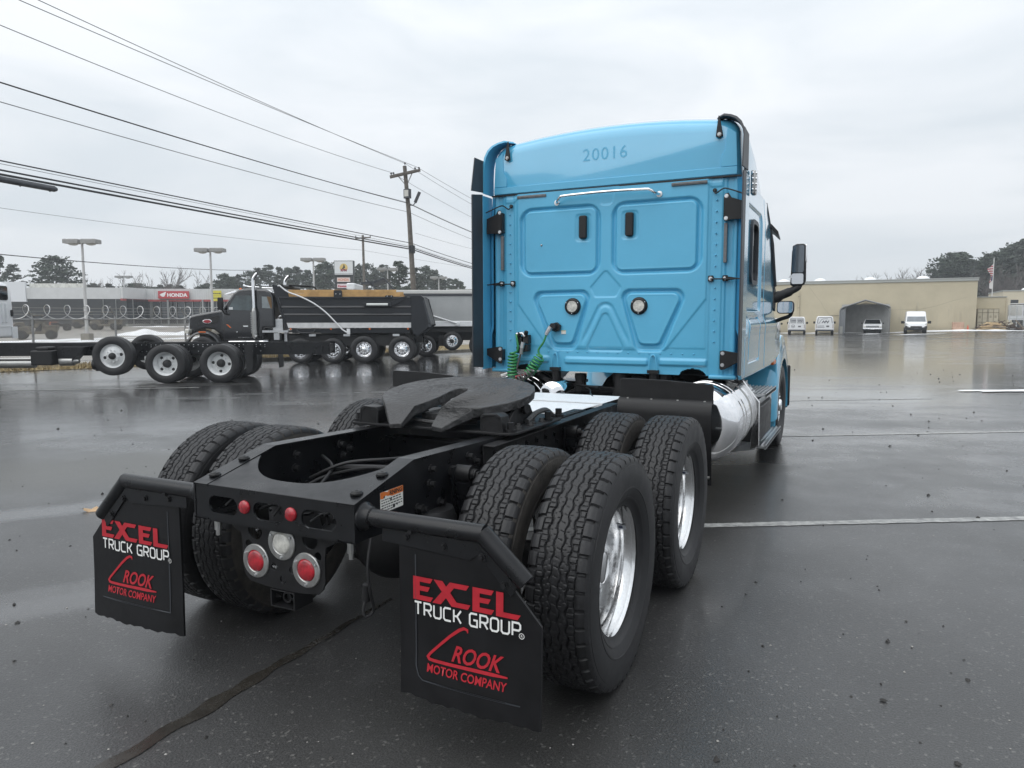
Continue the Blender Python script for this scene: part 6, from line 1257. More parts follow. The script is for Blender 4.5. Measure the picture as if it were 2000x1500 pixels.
# ================================================================== fence, dealership, poles, warehouse, small vehicles
M_GALV = mat('galvanised_steel', (.34, .34, .34), .45, .6, n_scale=12, n_amt=.25)
M_WIRE = mat('fence_wire', (.30, .29, .27), .5, .4)
FD = Vector((.546, .838)); F0 = Vector((-15.4, 23.0)); FS = 2.64
FE = thing('chain_link_fence', 'chain link fence topped with coiled razor wire along the verge', 'fence', PT(*F0))
def fl(t, z, off=0.0):
    p = F0 + FD * t + Vector((FD.y, -FD.x)) * off; return PT(p.x, p.y) + Vector((0, 0, z)) - FE.location
T0, T1 = -2 * FS, 13 * FS
for k in range(-2, 14):
    t = k * FS; g = G(); g.tube([fl(t, 0), fl(t, 1.70)], .036, 8); o = obj('fence_post', g, M_GALV, FE)
    g = G(); g.tube([fl(t, 1.66), fl(t, 1.76), fl(t, 2.06, -.28) if False else fl(t - .22, 2.04, .10)], .024, 6); obj('wire_arm', g, M_GALV, FE)
g = G(); g.tube([fl(T0, 1.62), fl(T1, 1.62)], .024, 6); obj('top_rail', g, M_GALV, FE)
for z in (1.78, 1.88, 1.99):
    g = G(); n = 40
    for k in range(n): a, b = T0 + (T1 - T0) * k / n, T0 + (T1 - T0) * (k + 1) / n; g.tube([fl(a, z, .04), fl(b, z, .04)], .006, 3, caps=False)
    obj('barbed_wire', g, M_WIRE, FE)
g = G(); st = .075; H_ = 1.60; W_ = .0042
t = T0
def wirebar(a, b):
    d = (b - a).normalized(); s = d.cross(Vector((FW.x, FW.y, 0))).normalized() * W_; f = Vector((FW.x, FW.y, 0)) * W_
    g.add([a - s, a + s, a + f, b - s, b + s, b + f], [(0, 1, 4, 3), (1, 2, 5, 4), (2, 0, 3, 5)])
while t < T0 + 9.2 * FS:
    wirebar(fl(t, 0.02), fl(t + H_ * .95, H_)); wirebar(fl(t + H_ * .95, 0.02), fl(t, H_)); t += st
tag(obj('chain_mesh', g, M_WIRE, FE, fix=False), kind='stuff')
g = G(); pts = []; pitch = .62; q = 18; nt_ = int((T1 - T0) / pitch)
for k in range(nt_ * q):
    a = 2 * math.pi * k / q; pts.append(fl(T0 + pitch * k / q + .14 * math.cos(a), 1.86 + .23 * math.sin(a), .19 * math.cos(a)))
g.tube(pts, .011, 4, caps=False); obj('razor_wire_coil', g, mat('razor_wire', (.55, .55, .55), .35, .6), FE, fix=False)
# ---- dealership
M_FASCIA = mat('ribbed_white_fascia', (.56, .57, .575), .5, n_scale=1.2, n_amt=.06); M_FASC2 = mat('ribbed_white_side', (.66, .68, .71), .5)
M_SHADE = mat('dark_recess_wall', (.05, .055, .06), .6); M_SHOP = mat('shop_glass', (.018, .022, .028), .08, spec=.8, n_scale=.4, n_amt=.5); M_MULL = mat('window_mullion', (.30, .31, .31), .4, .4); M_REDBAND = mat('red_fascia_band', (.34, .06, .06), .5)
def plan(name, label, cat, l, d, rz=0.0, dz=0.0): return thing(name, label, cat, PT(l, d, dz), YAW + rz)
DL = plan('dealership', 'low white dealership showroom with dark glass front and red fascia line', 'building', -48.5, 95)
def dl(l, d): p = (PT(l, d) - PT(-48.5, 95)); return (p.dot(RT), p.dot(FW))
zb = float(gh(-48.5, 95)); Z_ = lambda z: z - zb
def wall_run(name, pts, z0, z1, m, th=.25):
    g = G()
    for (a, b) in zip(pts, pts[1:]):
        A, B_ = Vector(dl(*a)), Vector(dl(*b)); dr = (B_ - A).normalized(); nn = Vector((-dr.y, dr.x)) * th
        q = [A, B_, B_ + nn, A + nn]; g.prism([(p.x, p.y) for p in q], 'z', z0, z1)
    return obj(name, g, m, DL)
front = [(-59.4, 88), (-52.6, 88.4), (-50.9, 93), (-48.4, 95.5), (-37.9, 96.5), (-30, 97.4)]
fa = wall_run('fascia', [(-59.4, 88), (-52.6, 88.3), (-48.2, 89.0)], Z_(4.10), Z_(5.48), M_FASCIA)
fb = wall_run('fascia', [(-48.1, 88.9), (-47.9, 94.2), (-37.9, 95.2), (-28, 96.2)], Z_(4.16), Z_(5.56), M_FASCIA)
fc_ = wall_run('fascia', [(-64.5, 87.6), (-59.5, 88)], Z_(3.76), Z_(6.18), M_FASC2)
wall_run('roof_parapet', [(-59.4, 88.6), (-52.6, 88.8)], Z_(5.50), Z_(6.0), mat('weathered_parapet', (.60, .60, .56), .7, n_scale=2.5, n_amt=.28))
wall_run('red_band', [(-48.14, 88.8), (-47.94, 94.12), (-37.9, 95.12), (-28, 96.12)], Z_(3.90), Z_(4.15), M_REDBAND)
for run, z0, z1, m, n in ((((-59.4, 88), (-48.2, 89.0)), 4.12, 5.46, M_FASCIA, 58), (((-47.9, 94.2), (-28, 96.2)), 4.18, 5.54, M_FASCIA, 70)):
    g = G(); A, B_ = Vector(dl(*run[0])), Vector(dl(*run[1]))
    for k in range(n):
        p = A + (B_ - A) * (k + .5) / n; g.box(p.x - .035, p.x + .035, p.y - .045, p.y - .005, Z_(z0), Z_(z1))
    tag(obj('fascia_ribs', g, m, DL), kind='stuff')
g = G(); A, B_ = dl(-64, 92), dl(-28, 112); g.box(A[0], B_[0], 2.5, 16, Z_(5.2), Z_(5.35)); obj('flat_roof', g, mat('flat_roof_grey', (.28, .28, .28), .8), DL)
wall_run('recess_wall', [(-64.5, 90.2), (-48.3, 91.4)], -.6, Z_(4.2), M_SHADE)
for l in (-54, -51.8, -50.2, -48.6):
    a = dl(l, 91.1); g = G(); g.box(a[0] - .04, a[0] + .04, a[1] - .1, a[1], -.3, Z_(4.1)); obj('window_mullion', g, M_MULL, DL)
sf = [(-48.0, 89.6), (-47.6, 95.0), (-28, 97.0)]
wall_run('shop_window', sf, Z_(.9 + .1), Z_(4.1), M_SHOP, .05)
wall_run('stall_riser', [(a, b - .05) for a, b in sf], -.4, Z_(1.0), mat('stall_riser', (.30, .30, .29), .6), .3)
for k in range(19):
    l = -47.5 + k * 1.02; d = 94.9 + (l + 47.5) * .1; a = dl(l, d); g = G(); g.box(a[0] - .045, a[0] + .045, a[1] - .12, a[1] - .0, -.2, Z_(4.1)); obj('window_mullion', g, M_MULL, DL)
for l, d in ((-48.0, 91.0), (-47.9, 92.6), (-47.6, 94.8), (-45.2, 94.6), (-40.8, 95.0)):
    a = dl(l, d); g = G(); g.box(a[0] - .10, a[0] + .10, a[1] - .3, a[1] - .1, -.6, Z_(4.1)); obj('canopy_post', g, M_MULL, DL)
a = dl(-47.5, 94.85); b = dl(-28, 96.9); g = G(); g.box(a[0], b[0], a[1] - .02, a[1] + .0, Z_(3.1), Z_(3.16)); obj('transom', g, M_MULL, DL)
# sign box on the fascia
SG = plan('shop_sign', 'red sign box with white wing and lettering on the white fascia', 'sign', -44.33, 94.25, R_(5.7), float(4.76 - gh(-44.33, 94.25)))
g = G(); g.box(-1.93, 1.93, -.12, .12, -.49, .49); obj('sign_box', g, mat('sign_red', (.44, .035, .045), .4), SG, bevel=.02)
M_SIGNW = mat('sign_white', (.80, .80, .80), .4)
w = text_mesh('HONDA', .62, .01, 'LEFT', 0, .028, 1.02, 2.55); on_plane(w, (-.78, -.128, -.235), (1, 0, 0), (0, 0, 1)); objm('sign_lettering', w, M_SIGNW, SG)
wing = [(-1.72, -.02), (-1.62, .10), (-1.40, .20), (-1.15, .30), (-.92, .40), (-.90, .34), (-.98, .20), (-1.0, .08), (-1.06, -.06), (-1.10, -.16), (-1.22, -.24), (-1.42, -.26), (-1.40, -.20), (-1.55, -.18), (-1.52, -.12), (-1.66, -.10)]
me = flat_mesh('wing', [wing]); on_plane(me, (0, -.126, 0), (1, 0, 0), (0, 0, 1)); objm('wing_emblem', me, M_SIGNW, SG)
SY = plan('yellow_banner', 'yellow two line banner sign beside the lamp post on the fascia', 'sign', -38.9, 94.7, R_(5.7), float(4.64 - gh(-38.9, 94.7)))
g = G(); g.box(-.60, .60, -.06, .06, -.68, .68); obj('banner_panel', g, mat('banner_yellow', (.62, .56, .05), .5), SY)
g = G(); rr = random.Random(8)
for z in (.30, -.30):
    x = -.5
    while x < .30: w = rr.uniform(.05, .13); g.box(x, x + w, -.066, -.061, z - .06, z + .06); x += w + .03
    g.lathe([(0, -.005), (.10, -.003), (.10, 0)], (.45, -.062, z), 'y', 12)
g.box(-.58, .58, -.065, -.061, -.01, .01); obj('banner_print', g, M_LABEL_K, SY)
# ---- lot light poles
M_POLE = mat('lamp_pole_grey', (.46, .46, .46), .5, n_scale=3, n_amt=.1); M_HEAD = mat('lamp_head_bronze', (.27, .27, .265), .5, n_scale=6, n_amt=.15)
LPOST = None
for k, (l, d, h, lab) in enumerate(((-30.05, 50.6, 7.1, 'tall twin headed lot lamp post rising behind the razor wire fence'), (-24.2, 58, 7.1, 'twin headed lot lamp post rising beside the yellow banner'), (-19.25, 70, 7.1, 'twin headed lot lamp post left of the roadside pylon sign'), (-14.13, 82, 6.95, 'twin headed lot lamp post just left of the leaning utility pole'), (-10.04, 99, 7.1, 'twin headed lot lamp post rising over the silver grey truck body'), (-57.1, 106, 7.2, 'twin headed lot lamp post showing above the dealership roof'))):
    p = PT(l, d)
    if LPOST is None:
        r = LPOST = thing('lamp_post', lab, 'lamp post', p, YAW, 'lamp posts in the dealer lot')
        g = G(); g.cyl((0, 0, .62), (0, 0, 7.0), .115, 12, r2=.075); g.box(-.16, .16, -.16, .16, .60, .66); obj('pole', g, M_POLE, r)
        g = G(); g.box(-.30, .30, -.30, .30, -.3, .60); obj('concrete_base', g, mat('rough_concrete', (.20, .185, .155), .8, n_scale=4, n_amt=.3), r, bevel=.03)
        for s in (-1, 1):
            g = G(); g.loft([[(s * .62 + a * w, b * w * .8, z) for a, b in ((-.52, -.5), (.52, -.5), (.52, .5), (-.52, .5))] for z, w in ((6.86, 1.0), (7.12, 1.0), (7.16, .9))]); o = obj('lamp_head', g, M_HEAD, r)
            g = G(); g.ball((s * .62, 0, 6.87), .34, 14, 6, sz=-.42, half=True); obj('lens', g, mat('lamp_lens', (.40, .40, .38), .3), o)
            g = G(); g.box(min(0, s * .12), max(0, s * .12), -.05, .05, 6.95, 7.03); obj('arm', g, M_POLE, r)
    else: r = copy_tree(LPOST, loc=p, label=lab); r.scale = (1, 1, h / 7.1)
# ---- pylon sign
PY = plan('pylon_sign', 'roadside pylon sign with white cabinet above two small brand panels', 'sign', -17.4, 75)
zp = float(gh(-17.4, 75))
g = G(); g.box(-1.02, 1.02, -.25, .25, 6.08 - zp, 7.60 - zp); obj('sign_cabinet', g, mat('pylon_cabinet', (.05, .06, .06), .5), PY)
g = G(); g.box(-.97, .93, -.27, -.251, 6.16 - zp, 7.54 - zp); obj('sign_face', g, mat('pylon_face', (.66, .68, .69), .4, n_scale=1.5, n_amt=.06), PY)
g = G(); g.box(-.97, .93, -.276, -.271, 6.22 - zp, 6.27 - zp); obj('sign_rule', g, mat('pylon_rule', (.2, .2, .22), .5), PY)
zc = 6.92 - zp; cxp = -.02
me = flat_mesh('s', [[(.42 * math.cos(t), .46 * math.sin(t)) for t in np.linspace(R_(-20), R_(200), 22)]]); on_plane(me, (cxp, -.273, zc - .08), (1, 0, 0), (0, 0, 1)); objm('sunburst', me, mat('sunburst_gold', (.62, .46, .16), .5), PY)
me = flat_mesh('s', [[(-.20, -.20), (-.04, .06), (.0, .34), (.08, .22), (.14, .02), (.16, -.14), (.06, -.06), (-.02, -.2)]]); on_plane(me, (cxp, -.276, zc), (1, 0, 0), (0, 0, 1)); objm('sign_motif', me, mat('motif_dark', (.03, .05, .04), .5), PY)
me = text_mesh('RPM', .34, .002, 'CENTER', 0, .018); on_plane(me, (cxp, -.279, zc - .42), (1, 0, 0), (0, 0, 1)); objm('sign_lettering', me, mat('pylon_letter_red', (.26, .02, .04), .5), PY)
g = G()
for x in (-.88, .80): g.box(x - .14, x + .14, -.2, .2, 0, 6.1 - zp)
g.box(-.88, .80, -.1, .1, 3.9 - zp, 6.1 - zp); obj('sign_post', g, mat('pylon_post', (.045, .05, .055), .5), PY)
for z0, z1, m, tx, tcol in ((5.42, 5.86, (.70, .60, .56), 'HONDA', (.62, .24, .16)), (4.78, 5.22, (.66, .58, .60), 'Kawasaki', (.42, .02, .05))):
    g = G(); g.box(-.72, .62, -.30, -.12, z0 - zp, z1 - zp); o = obj('brand_panel', g, mat('panel_' + tx[:3].lower(), m, .5), PY)
    me = text_mesh(tx, .36 if tx == 'HONDA' else .30, .002, 'LEFT', .1 if tx != 'HONDA' else 0, .012, 1, 1.15); on_plane(me, (-.63, -.304, z0 - zp + .10), (1, 0, 0), (0, 0, 1)); objm('panel_lettering', me, mat('ink_' + tx[:3].lower(), tcol, .5), o)
# ---- utility poles and wires
M_WOOD = mat('weathered_pole_wood', (.135, .12, .105), .85, n_scale=4, n_amt=.35, bump=.4, b_scale=12, b_dist=.02)
M_CABLE = mat('overhead_cable', (.03, .032, .036), .6); M_CABLE_L = mat('bare_conductor', (.17, .175, .18), .5)
UP = thing('utility_pole', 'leaning wooden utility pole with crossarm, light box and many wires', 'utility pole', PT(-5.62, 42))
def up(l, z, d=42.0): return PT(l, d) - UP.location + Vector((0, 0, z))
g = G(); g.tube([up(-5.62, 0), up(-5.75, 3.5), up(-5.93, 7.5), up(-6.15, 10.35)], [.17, .155, .13, .11], 12); obj('pole', g, M_WOOD, UP)
g = G(); g.bar(up(-7.0, 9.72), up(-5.25, 10.12), .12, .14); g.bar(up(-6.95, 9.70, 41.7), up(-5.4, 10.06, 41.75), .10, .12); obj('crossarm', g, M_WOOD, UP)
g = G(); g.bar(up(-6.55, 9.8), up(-6.08, 9.25), .03, .05); g.bar(up(-5.7, 10.0), up(-6.05, 9.25), .03, .05); obj('arm_brace', g, M_GALV, UP)
for l, z in ((-6.13, 10.48), (-5.55, 10.20), (-5.33, 10.22), (-6.93, 9.90), (-6.8, 9.93)):
    g = G(); g.lathe([(.0, 0), (.02, .0), (.02, .06), (.055, .08), (.06, .12), (.04, .15), (0, .16)], up(l, z - .08), 'z', 10); obj('insulator', g, M_TRIM, UP)
p0 = up(-5.98, 8.75, 41.8); g = G(); g.box(p0.x - .19, p0.x + .19, p0.y - .12, p0.y + .1, p0.z - .26, p0.z + .26); o = obj('light_box', g, M_TRIM, UP); g = G(); g.box(p0.x - .14, p0.x + .14, p0.y - .13, p0.y - .121, p0.z - .16, p0.z + .2); obj('light_panel', g, mat('light_panel', (.52, .52, .48), .4), o)
g = G(); g.bar(up(-5.55, 8.25, 41.8), up(-5.28, 8.85, 41.8), .12, .16); g.tube([up(-5.9, 8.15), up(-5.7, 8.12), up(-5.55, 8.3)], .03, 6); obj('floodlight', g, M_TRIM, UP)
p0 = up(-5.80, 5.62); g = G(); g.cyl(p0 + Vector((0, 0, -.22)), p0 + Vector((0, 0, .22)), .19, 10); obj('cable_clamp', g, M_CABLE, UP)
def wire(name, a, b, sag, r, m, label, n=28, extra=None):
    A, B_ = Vector(a), Vector(b); g = G(); pts = []
    for k in range(n + 1):
        t = k / n; p = A + (B_ - A) * t; p.z -= sag * 4 * t * (1 - t); pts.append(p - A)
    g.tube(pts, r, 5, caps=False); o = obj(name, g, m, loc=A, fix=False); return tag(o, label, 'overhead wire', 'overhead wires along the road')
# (height at pole, lateral at pole, height where it leaves the picture at left (19.4 m out), radius)
WL = [(10.50, -6.13, 10.10, -12.75, .012, M_CABLE_L, 'topmost thin power wire running from the pole tip over the yard'), (10.28, -5.42, 9.98, -13.0, .012, M_CABLE_L, 'power wire from the right end of the crossarm over the yard'),
      (9.98, -6.88, 9.27, -13.34, .012, M_CABLE_L, 'power wire from the left end of the crossarm over the yard'), (8.25, -5.98, 7.83, -13.44, .020, M_CABLE, 'twisted service cable sagging from below the light box'),
      (8.30, -6.0, 7.82, -13.45, .010, M_CABLE_L, 'faint thin wire just above the twisted service cable'), (7.75, -5.96, 7.33, -13.47, .013, M_CABLE_L, 'thin wire just below the twisted service cable'),
      (5.98, -5.84, 5.82, -13.57, .020, M_CABLE, 'upper dark telephone cable above the thick bundle'), (5.72, -5.8, 5.58, -13.6, .026, M_CABLE, 'thick black telephone bundle carrying the splice case'), (5.62, -5.8, 5.47, -13.62, .034, M_CABLE, 'lowest and thickest black telephone cable over the lot'), (5.80, -5.82, 5.74, -13.58, .008, M_CABLE_L, 'hair thin wire between the dark telephone cables')]
for z0, l0, z1, l1, r, m, lab in WL:
    A = PT(l0, 42); A.z = z0; B_ = PT(l1, 19.4); B_.z = z1; dv = B_ - A
    far_ = A + dv * 1.75; far_.z = z0 - .15
    tL = 1 / 1.75; base = A.z + (far_.z - A.z) * tL; sag = (base - z1) / (4 * tL * (1 - tL)); wire('overhead_wire', A, far_, sag, r, m, lab, 40)
    E2 = A - dv * 1.9; E2.z = z0 - .1; o = wire('overhead_wire', A, E2, .75, r, m, lab + ', beyond the pole')
A = PT(-13.1, 20.8); A.z = 5.55; B_ = PT(-13.62, 19.3); B_.z = 5.42
P = [PT(-13.62 - .35, 18.4), PT(-13.05, 20.9)]; P[0].z = 5.50 - .16; P[1].z = 5.46 - .13
g = G(); d_ = P[1] - P[0]; g.tube([Vector((0, 0, 0)), d_ * .03, d_ * .97, d_], [.07, .085, .085, .05], 14)
for t in (.15, .38, .6, .92): g.ball(d_ * t + Vector((0, 0, -.085)), .025, 8, 5)
tag(obj('splice_case', g, mat('splice_case_grey', (.07, .075, .085), .5, n_scale=8, n_amt=.2), loc=P[0], sharp=60), 'long grey cylindrical splice case slung under telephone cable', 'splice case')
U2 = thing('utility_pole', 'slim distant utility pole standing right of the pylon sign', 'utility pole', PT(-16.35, 80))
g = G(); zz = float(gh(-16.35, 80)); g.tube([(0, 0, -.2), (-.12, 0, 10.8 - zz)], [.17, .13], 10); obj('pole', g, M_WOOD, U2)
g = G(); c = RT * .85; g.bar(-c + Vector((-.1, 0, 10.45 - zz)), c + Vector((-.1, 0, 10.55 - zz)), .12, .14); obj('crossarm', g, M_WOOD, U2)
for s in (-1, 1):
    g = G(); c = RT * .8 * s; g.cyl(c + Vector((-.1, 0, 10.58 - zz)), c + Vector((-.1, 0, 10.74 - zz)), .05, 8); obj('insulator', g, M_TRIM, U2)
def tower_wire(u0, v0, d0, u1, v1, d1, sag, r, lab, m=M_CABLE_L):
    def W3(u, v, d):
        q = Vector((0, 0, -1)); ray = Vector((0, 0, 0)); f = 1393.81; cp, sp = math.cos(PITCH), math.sin(PITCH)
        x = (u - 1000) / f; y = -(v - 750) / f; hz = cp + y * sp; k = d / hz
        p = Vector((CAM.x, CAM.y, 0)) + RT * (x * k) + FW * d; p.z = CAM.z + (y * cp - sp) * k; return p
    return wire('overhead_wire', W3(u0, v0, d0), W3(u1, v1, d1), sag, r, m, lab)
tower_wire(-200, 375, 40, 708, 488, 80, .3, .014, 'faint wire reaching the slim distant pole from the far left'); tower_wire(708, 488, 80, 1100, 545, 130, .3, .014, 'faint wire from the slim distant pole towards the pines')
tower_wire(-60, 489, 30, 490, 527, 70, .2, .022, 'dark low wire crossing in front of both near lamp posts', M_CABLE); tower_wire(490, 527, 70, 655, 536, 76, .1, .014, 'thin low wire ending at the pylon sign cabinet')
tower_wire(812, 455, 44, 1000, 500, 90, .2, .010, 'hair thin wire below the bundle beyond the leaning pole'); 
# ---- side by side buggies in the dealer lot
M_CAMO = mat('camouflage_plastic', (.20, .17, .13), .6, n_scale=3.2, n_amt=.5, col2=(.06, .055, .045), detail=3)
T_ATV = bt_tyre(.36, .28, .17, 22)
def utv(label, l, d, rz):
    r = thing('utility_buggy', label, 'buggy', PT(l, d), rz, 'utility buggies for sale in the lot')
    for x, s in ((-.95, 1), (.95, 1), (-.95, -1), (.95, -1)):
        w = part('wheel', r, (x, s * .62, .36)); objm('tyre', T_ATV, None, w); g = G(); g.lathe([(0, -.09), (.1, -.10), (.17, -.06), (.17, .06), (.1, .10), (0, .09)], (0, 0, 0), 'y', 16); obj('rim', g, M_TRIM, w)
    g = G(); g.prism([(-1.35, .55), (-1.38, .80), (-1.1, .95), (-.45, 1.02), (-.40, .62), (.35, .60), (.40, .95), (1.40, .98), (1.38, .60), (.9, .42), (-.9, .40)], 'y', -.60, .60); obj('body', g, M_CAMO, r, bevel=.05)
    g = G(); g.box(.45, 1.42, -.66, .66, .98, 1.08); g.box(.42, .48, -.66, .66, .98, 1.28); obj('cargo_box', g, M_CAMO, r, bevel=.02)
    for s in (-1, 1):
        g = G(); g.tube([(-.50, s * .62, 1.0), (-.20, s * .58, 1.78), (.38, s * .58, 1.82), (.48, s * .62, .95)], .03, 8); obj('roll_bar', g, M_PLASTIC, r)
        g = G(); g.box(-.10, .32, s * .30 - .2, s * .30 + .2, .62, .72); g.box(.22, .34, s * .30 - .2, s * .30 + .2, .7, 1.22); obj('seat', g, M_PLASTIC, r, bevel=.03)
    g = G(); g.box(-.24, .44, -.60, .60, 1.80, 1.86); obj('roof', g, M_CAMO, r, bevel=.02)
    g = G(); g.tube([(-1.42, -.45, .60), (-1.5, -.45, .80), (-1.5, .45, .80), (-1.42, .45, .60)], .03, 8); obj('front_bumper', g, M_PLASTIC, r)
    for s in (-1, 1):
        g = G(); g.ball((-1.36, s * .42, .80), .07, 10, 6); obj('headlamp', g, M_CLEAR_LENS, r)
    return r
u0 = utv('camouflage buggy with big tyres nearest the razor wire fence', -36.9, 55.6, YAW + R_(28))
u1 = copy_tree(u0, loc=PT(-48.6, 82), rot=(0, 0, YAW + R_(20)), label='camouflage buggy partly behind the near lamp post')
u2 = copy_tree(u0, loc=PT(-43.0, 76), rot=(0, 0, YAW + R_(8)), label='camouflage buggy parked in front of the glass corner')
u3 = copy_tree(u0, loc=PT(-47.2, 70), rot=(0, 0, YAW + R_(40)), label='dark buggy parked behind the nearest camouflage buggy')
QB = plan('quad_bike', 'small quad bike with orange front rack among the buggies', 'quad bike', -46.6, 74, R_(20))
for x, s in ((-.55, 1), (.55, 1), (-.55, -1), (.55, -1)):
    w = part('wheel', QB, (x, s * .42, .30)); o = objm('tyre', T_ATV, None, w); w.scale = (.82, .8, .82)
g = G(); g.prism([(-.8, .45), (-.75, .75), (-.2, .85), (.2, .70), (.8, .80), (.85, .5)], 'y', -.28, .28); obj('body', g, M_PLASTIC, QB, bevel=.04); g = G(); g.tube([(-.2, -.35, 1.05), (-.1, 0, .98), (-.2, .35, 1.05)], .025, 6); obj('handlebar', g, M_PLASTIC, QB)
g = G()
for y in (-.3, -.1, .1, .3): g.tube([(-.95, y, .62), (-.95, y, .88), (-.3, y, .90)], .02, 6)
for x in (-.95, -.6, -.3): g.tube([(x, -.34, .90), (x, .34, .90)], .02, 6)
obj('front_rack', g, mat('rack_orange', (.55, .12, .03), .5), QB)
# ---- warehouse and annexes on the right
M_BEIGE = mat('beige_block_wall', (.52, .46, .335), .8, n_scale=.55, n_amt=.10, bump=.15, b_scale=3, b_dist=.02, detail=8, col2=(.44, .39, .28))
M_CAP = mat('roof_cap_metal', (.34, .35, .33), .5)
WA = R_(-26.7); WDR = Vector((math.cos(WA), math.sin(WA))); WNN = Vector((-WDR.y, WDR.x))
def WQ(s, off):                                           # s metres along the warehouse wall, off metres out in front of it
    p = Vector((27.6, 75.0)) + WDR * s - WNN * off; return p.x, p.y
def wplan(name, label, cat, s, off, dz=0.0, turn=0.0): l, d = WQ(s, off); return thing(name, label, cat, PT(l, d, dz), YAW + WA + turn)
WH = wplan('warehouse', 'long beige block warehouse with metal roof edge and plastic domes', 'building', 0, 0, 0); WH.location.z = 0
g = G(); g.box(-40, 17.70, 0, 30, -.6, 5.03); obj('wall', g, M_BEIGE, WH)
g = G(); g.box(-40, 17.78, -.10, 30.1, 5.03, 5.30); g.box(-40, 17.80, -.13, -.101, 5.25, 5.33); obj('roof_cap', g, M_CAP, WH, bevel=.01)
for x in (.5, 4.04, 8.69, 13.35):
    g = G(); g.ball((x, 2.0, 5.32), .62, 20, 8, sz=.62, half=True); obj('roof_dome', g, mat('dome_plastic', (.80, .81, .82), .3), WH)
g = G(); rr = random.Random(12)
for k in range(26): z = .25 + k * .2; g.box(-2, 17.6, -.004, -.001, z, z + .007)
for k in range(120): x = rr.uniform(12, 17.4); z = .25 + .2 * rr.randrange(25); g.box(x, x + .012, -.004, -.0012, z, z + .2)
tag(obj('block_joints', g, mat('block_joint', (.47, .415, .30), .9), WH), kind='stuff')
g = G()
for k in range(60):
    x = rr.uniform(6.0, 17.2); z1 = rr.uniform(1.3, 3.2); w = rr.uniform(.02, .10); hh_ = rr.uniform(.4, 1.8); g.add([(x, -.007, z1), (x + w, -.007, z1 - .1), (x + w * .7, -.007, z1 - hh_), (x + w * .2, -.007, z1 - hh_ * .9)], [(0, 1, 2, 3)])
tag(obj('rain_streaks', g, mat('rain_streak', (.45, .405, .30), .9), WH), kind='stuff')
def on_wall(pts, w, m):
    g = G(); stroke(g, pts, w); me = bpy.data.meshes.new('c'); me.from_pydata(g.v, [], g.f); objm('wall_crack', on_plane(me, (0, -.009, 0), (1, 0, 0), (0, 0, 1)), m, WH)
on_wall([(3.2, 4.7), (3.68, 4.0), (4.3, 3.2), (4.6, 2.6), (5.1, 2.0), (5.2, 1.4)], .022, mat('crack_dark', (.33, .29, .21), .9))
on_wall([(10.5, 2.35), (11.8, 2.40), (13.2, 2.42), (14.4, 2.7), (15.8, 3.2), (16.9, 3.5)], [.02, .03, .06, .03, .03, .02], mat('stain_line', (.36, .32, .23), .9))
g = G(); g.box(2.16, 2.28, -.14, -.02, .0, 4.2); obj('downpipe', g, mat('downpipe_beige', (.46, .405, .295), .6), WH)
for z in (2.6, 3.75):
    g = G(); g.box(2.12, 2.32, -.16, -.01, z, z + .07); obj('pipe_bracket', g, mat('bracket_dark', (.28, .25, .19), .6), WH)
g = G(); g.box(5.2, 6.1, -.05, -.01, 1.82, 1.88); obj('door_lintel', g, MATS['bracket_dark'], WH)
AN = wplan('annex', 'lower beige annex joined to the right end of the warehouse', 'building', 19.0, -2.0)
AN.location.z = 0
g = G(); g.box(-1.28, 1.25, 0, 10, -.3, 3.50); obj('wall', g, M_BEIGE, AN); g = G(); g.box(-1.28, 1.32, -.06, 10.1, 3.51, 3.60); obj('roof_cap', g, M_CAP, AN)
g = G(); g.box(1.26, 1.40, -.14, .0, .0, 3.4); obj('downpipe', g, MATS['downpipe_beige'], AN)
CT = wplan('shipping_container', 'tan shipping container with closed doors against the annex wall', 'container', 18.78, -1.2, -.02)
CT.scale = (.71, .8, .83)
g = G(); g.box(-1.2, 1.2, 0, .9, .12, 2.42); obj('container_body', g, mat('container_tan', (.50, .45, .34), .6, n_scale=2, n_amt=.12), CT)
for x in (-1.18, -.62, -.06, .06, .62, 1.18):
    g = G(); g.cyl((x, -.04, .15), (x, -.04, 2.38), .025, 6); obj('lock_rod', g, mat('rod_brown', (.20, .17, .12), .6), CT)
for z in (.9, 2.0, 2.40): g = G(); g.box(-1.2, 1.2, -.03, -.005, z, z + .05); obj('door_bar', g, MATS['rod_brown'], CT)
g = G()
for x, z in ((-.9, 1.5), (.3, 1.55), (.85, 1.55), (-.9, .55), (-.4, .55)): g.box(x - .12, x + .12, -.012, -.004, z - .14, z + .14)
obj('door_marking', g, mat('marking_faded', (.34, .30, .22), .7), CT)
FB = plan('far_workshop', 'cream far workshop wall with one dark window beyond the annex', 'building', 66, 92, R_(-26), -.3)
g = G(); g.box(-2.6, 14, 0, 12, 0, 4.85); obj('wall', g, mat('cream_wall', (.60, .54, .41), .8, n_scale=.6, n_amt=.06), FB); g = G(); g.box(-2.65, 14, -.06, 12, 4.85, 5.0); obj('roof_cap', g, M_CAP, FB)
g = G(); g.box(-1.75, -.92, -.04, .02, 2.62, 3.75); obj('window', g, M_GLASS, FB); g = G(); g.ball((.1, 1.5, 5.0), .55, 16, 6, sz=.6, half=True); obj('roof_dome', g, MATS['dome_plastic'], FB)
RH = plan('brown_roof_house', 'far house with broad brown hipped roof below the wooded hill', 'house', 83, 120)
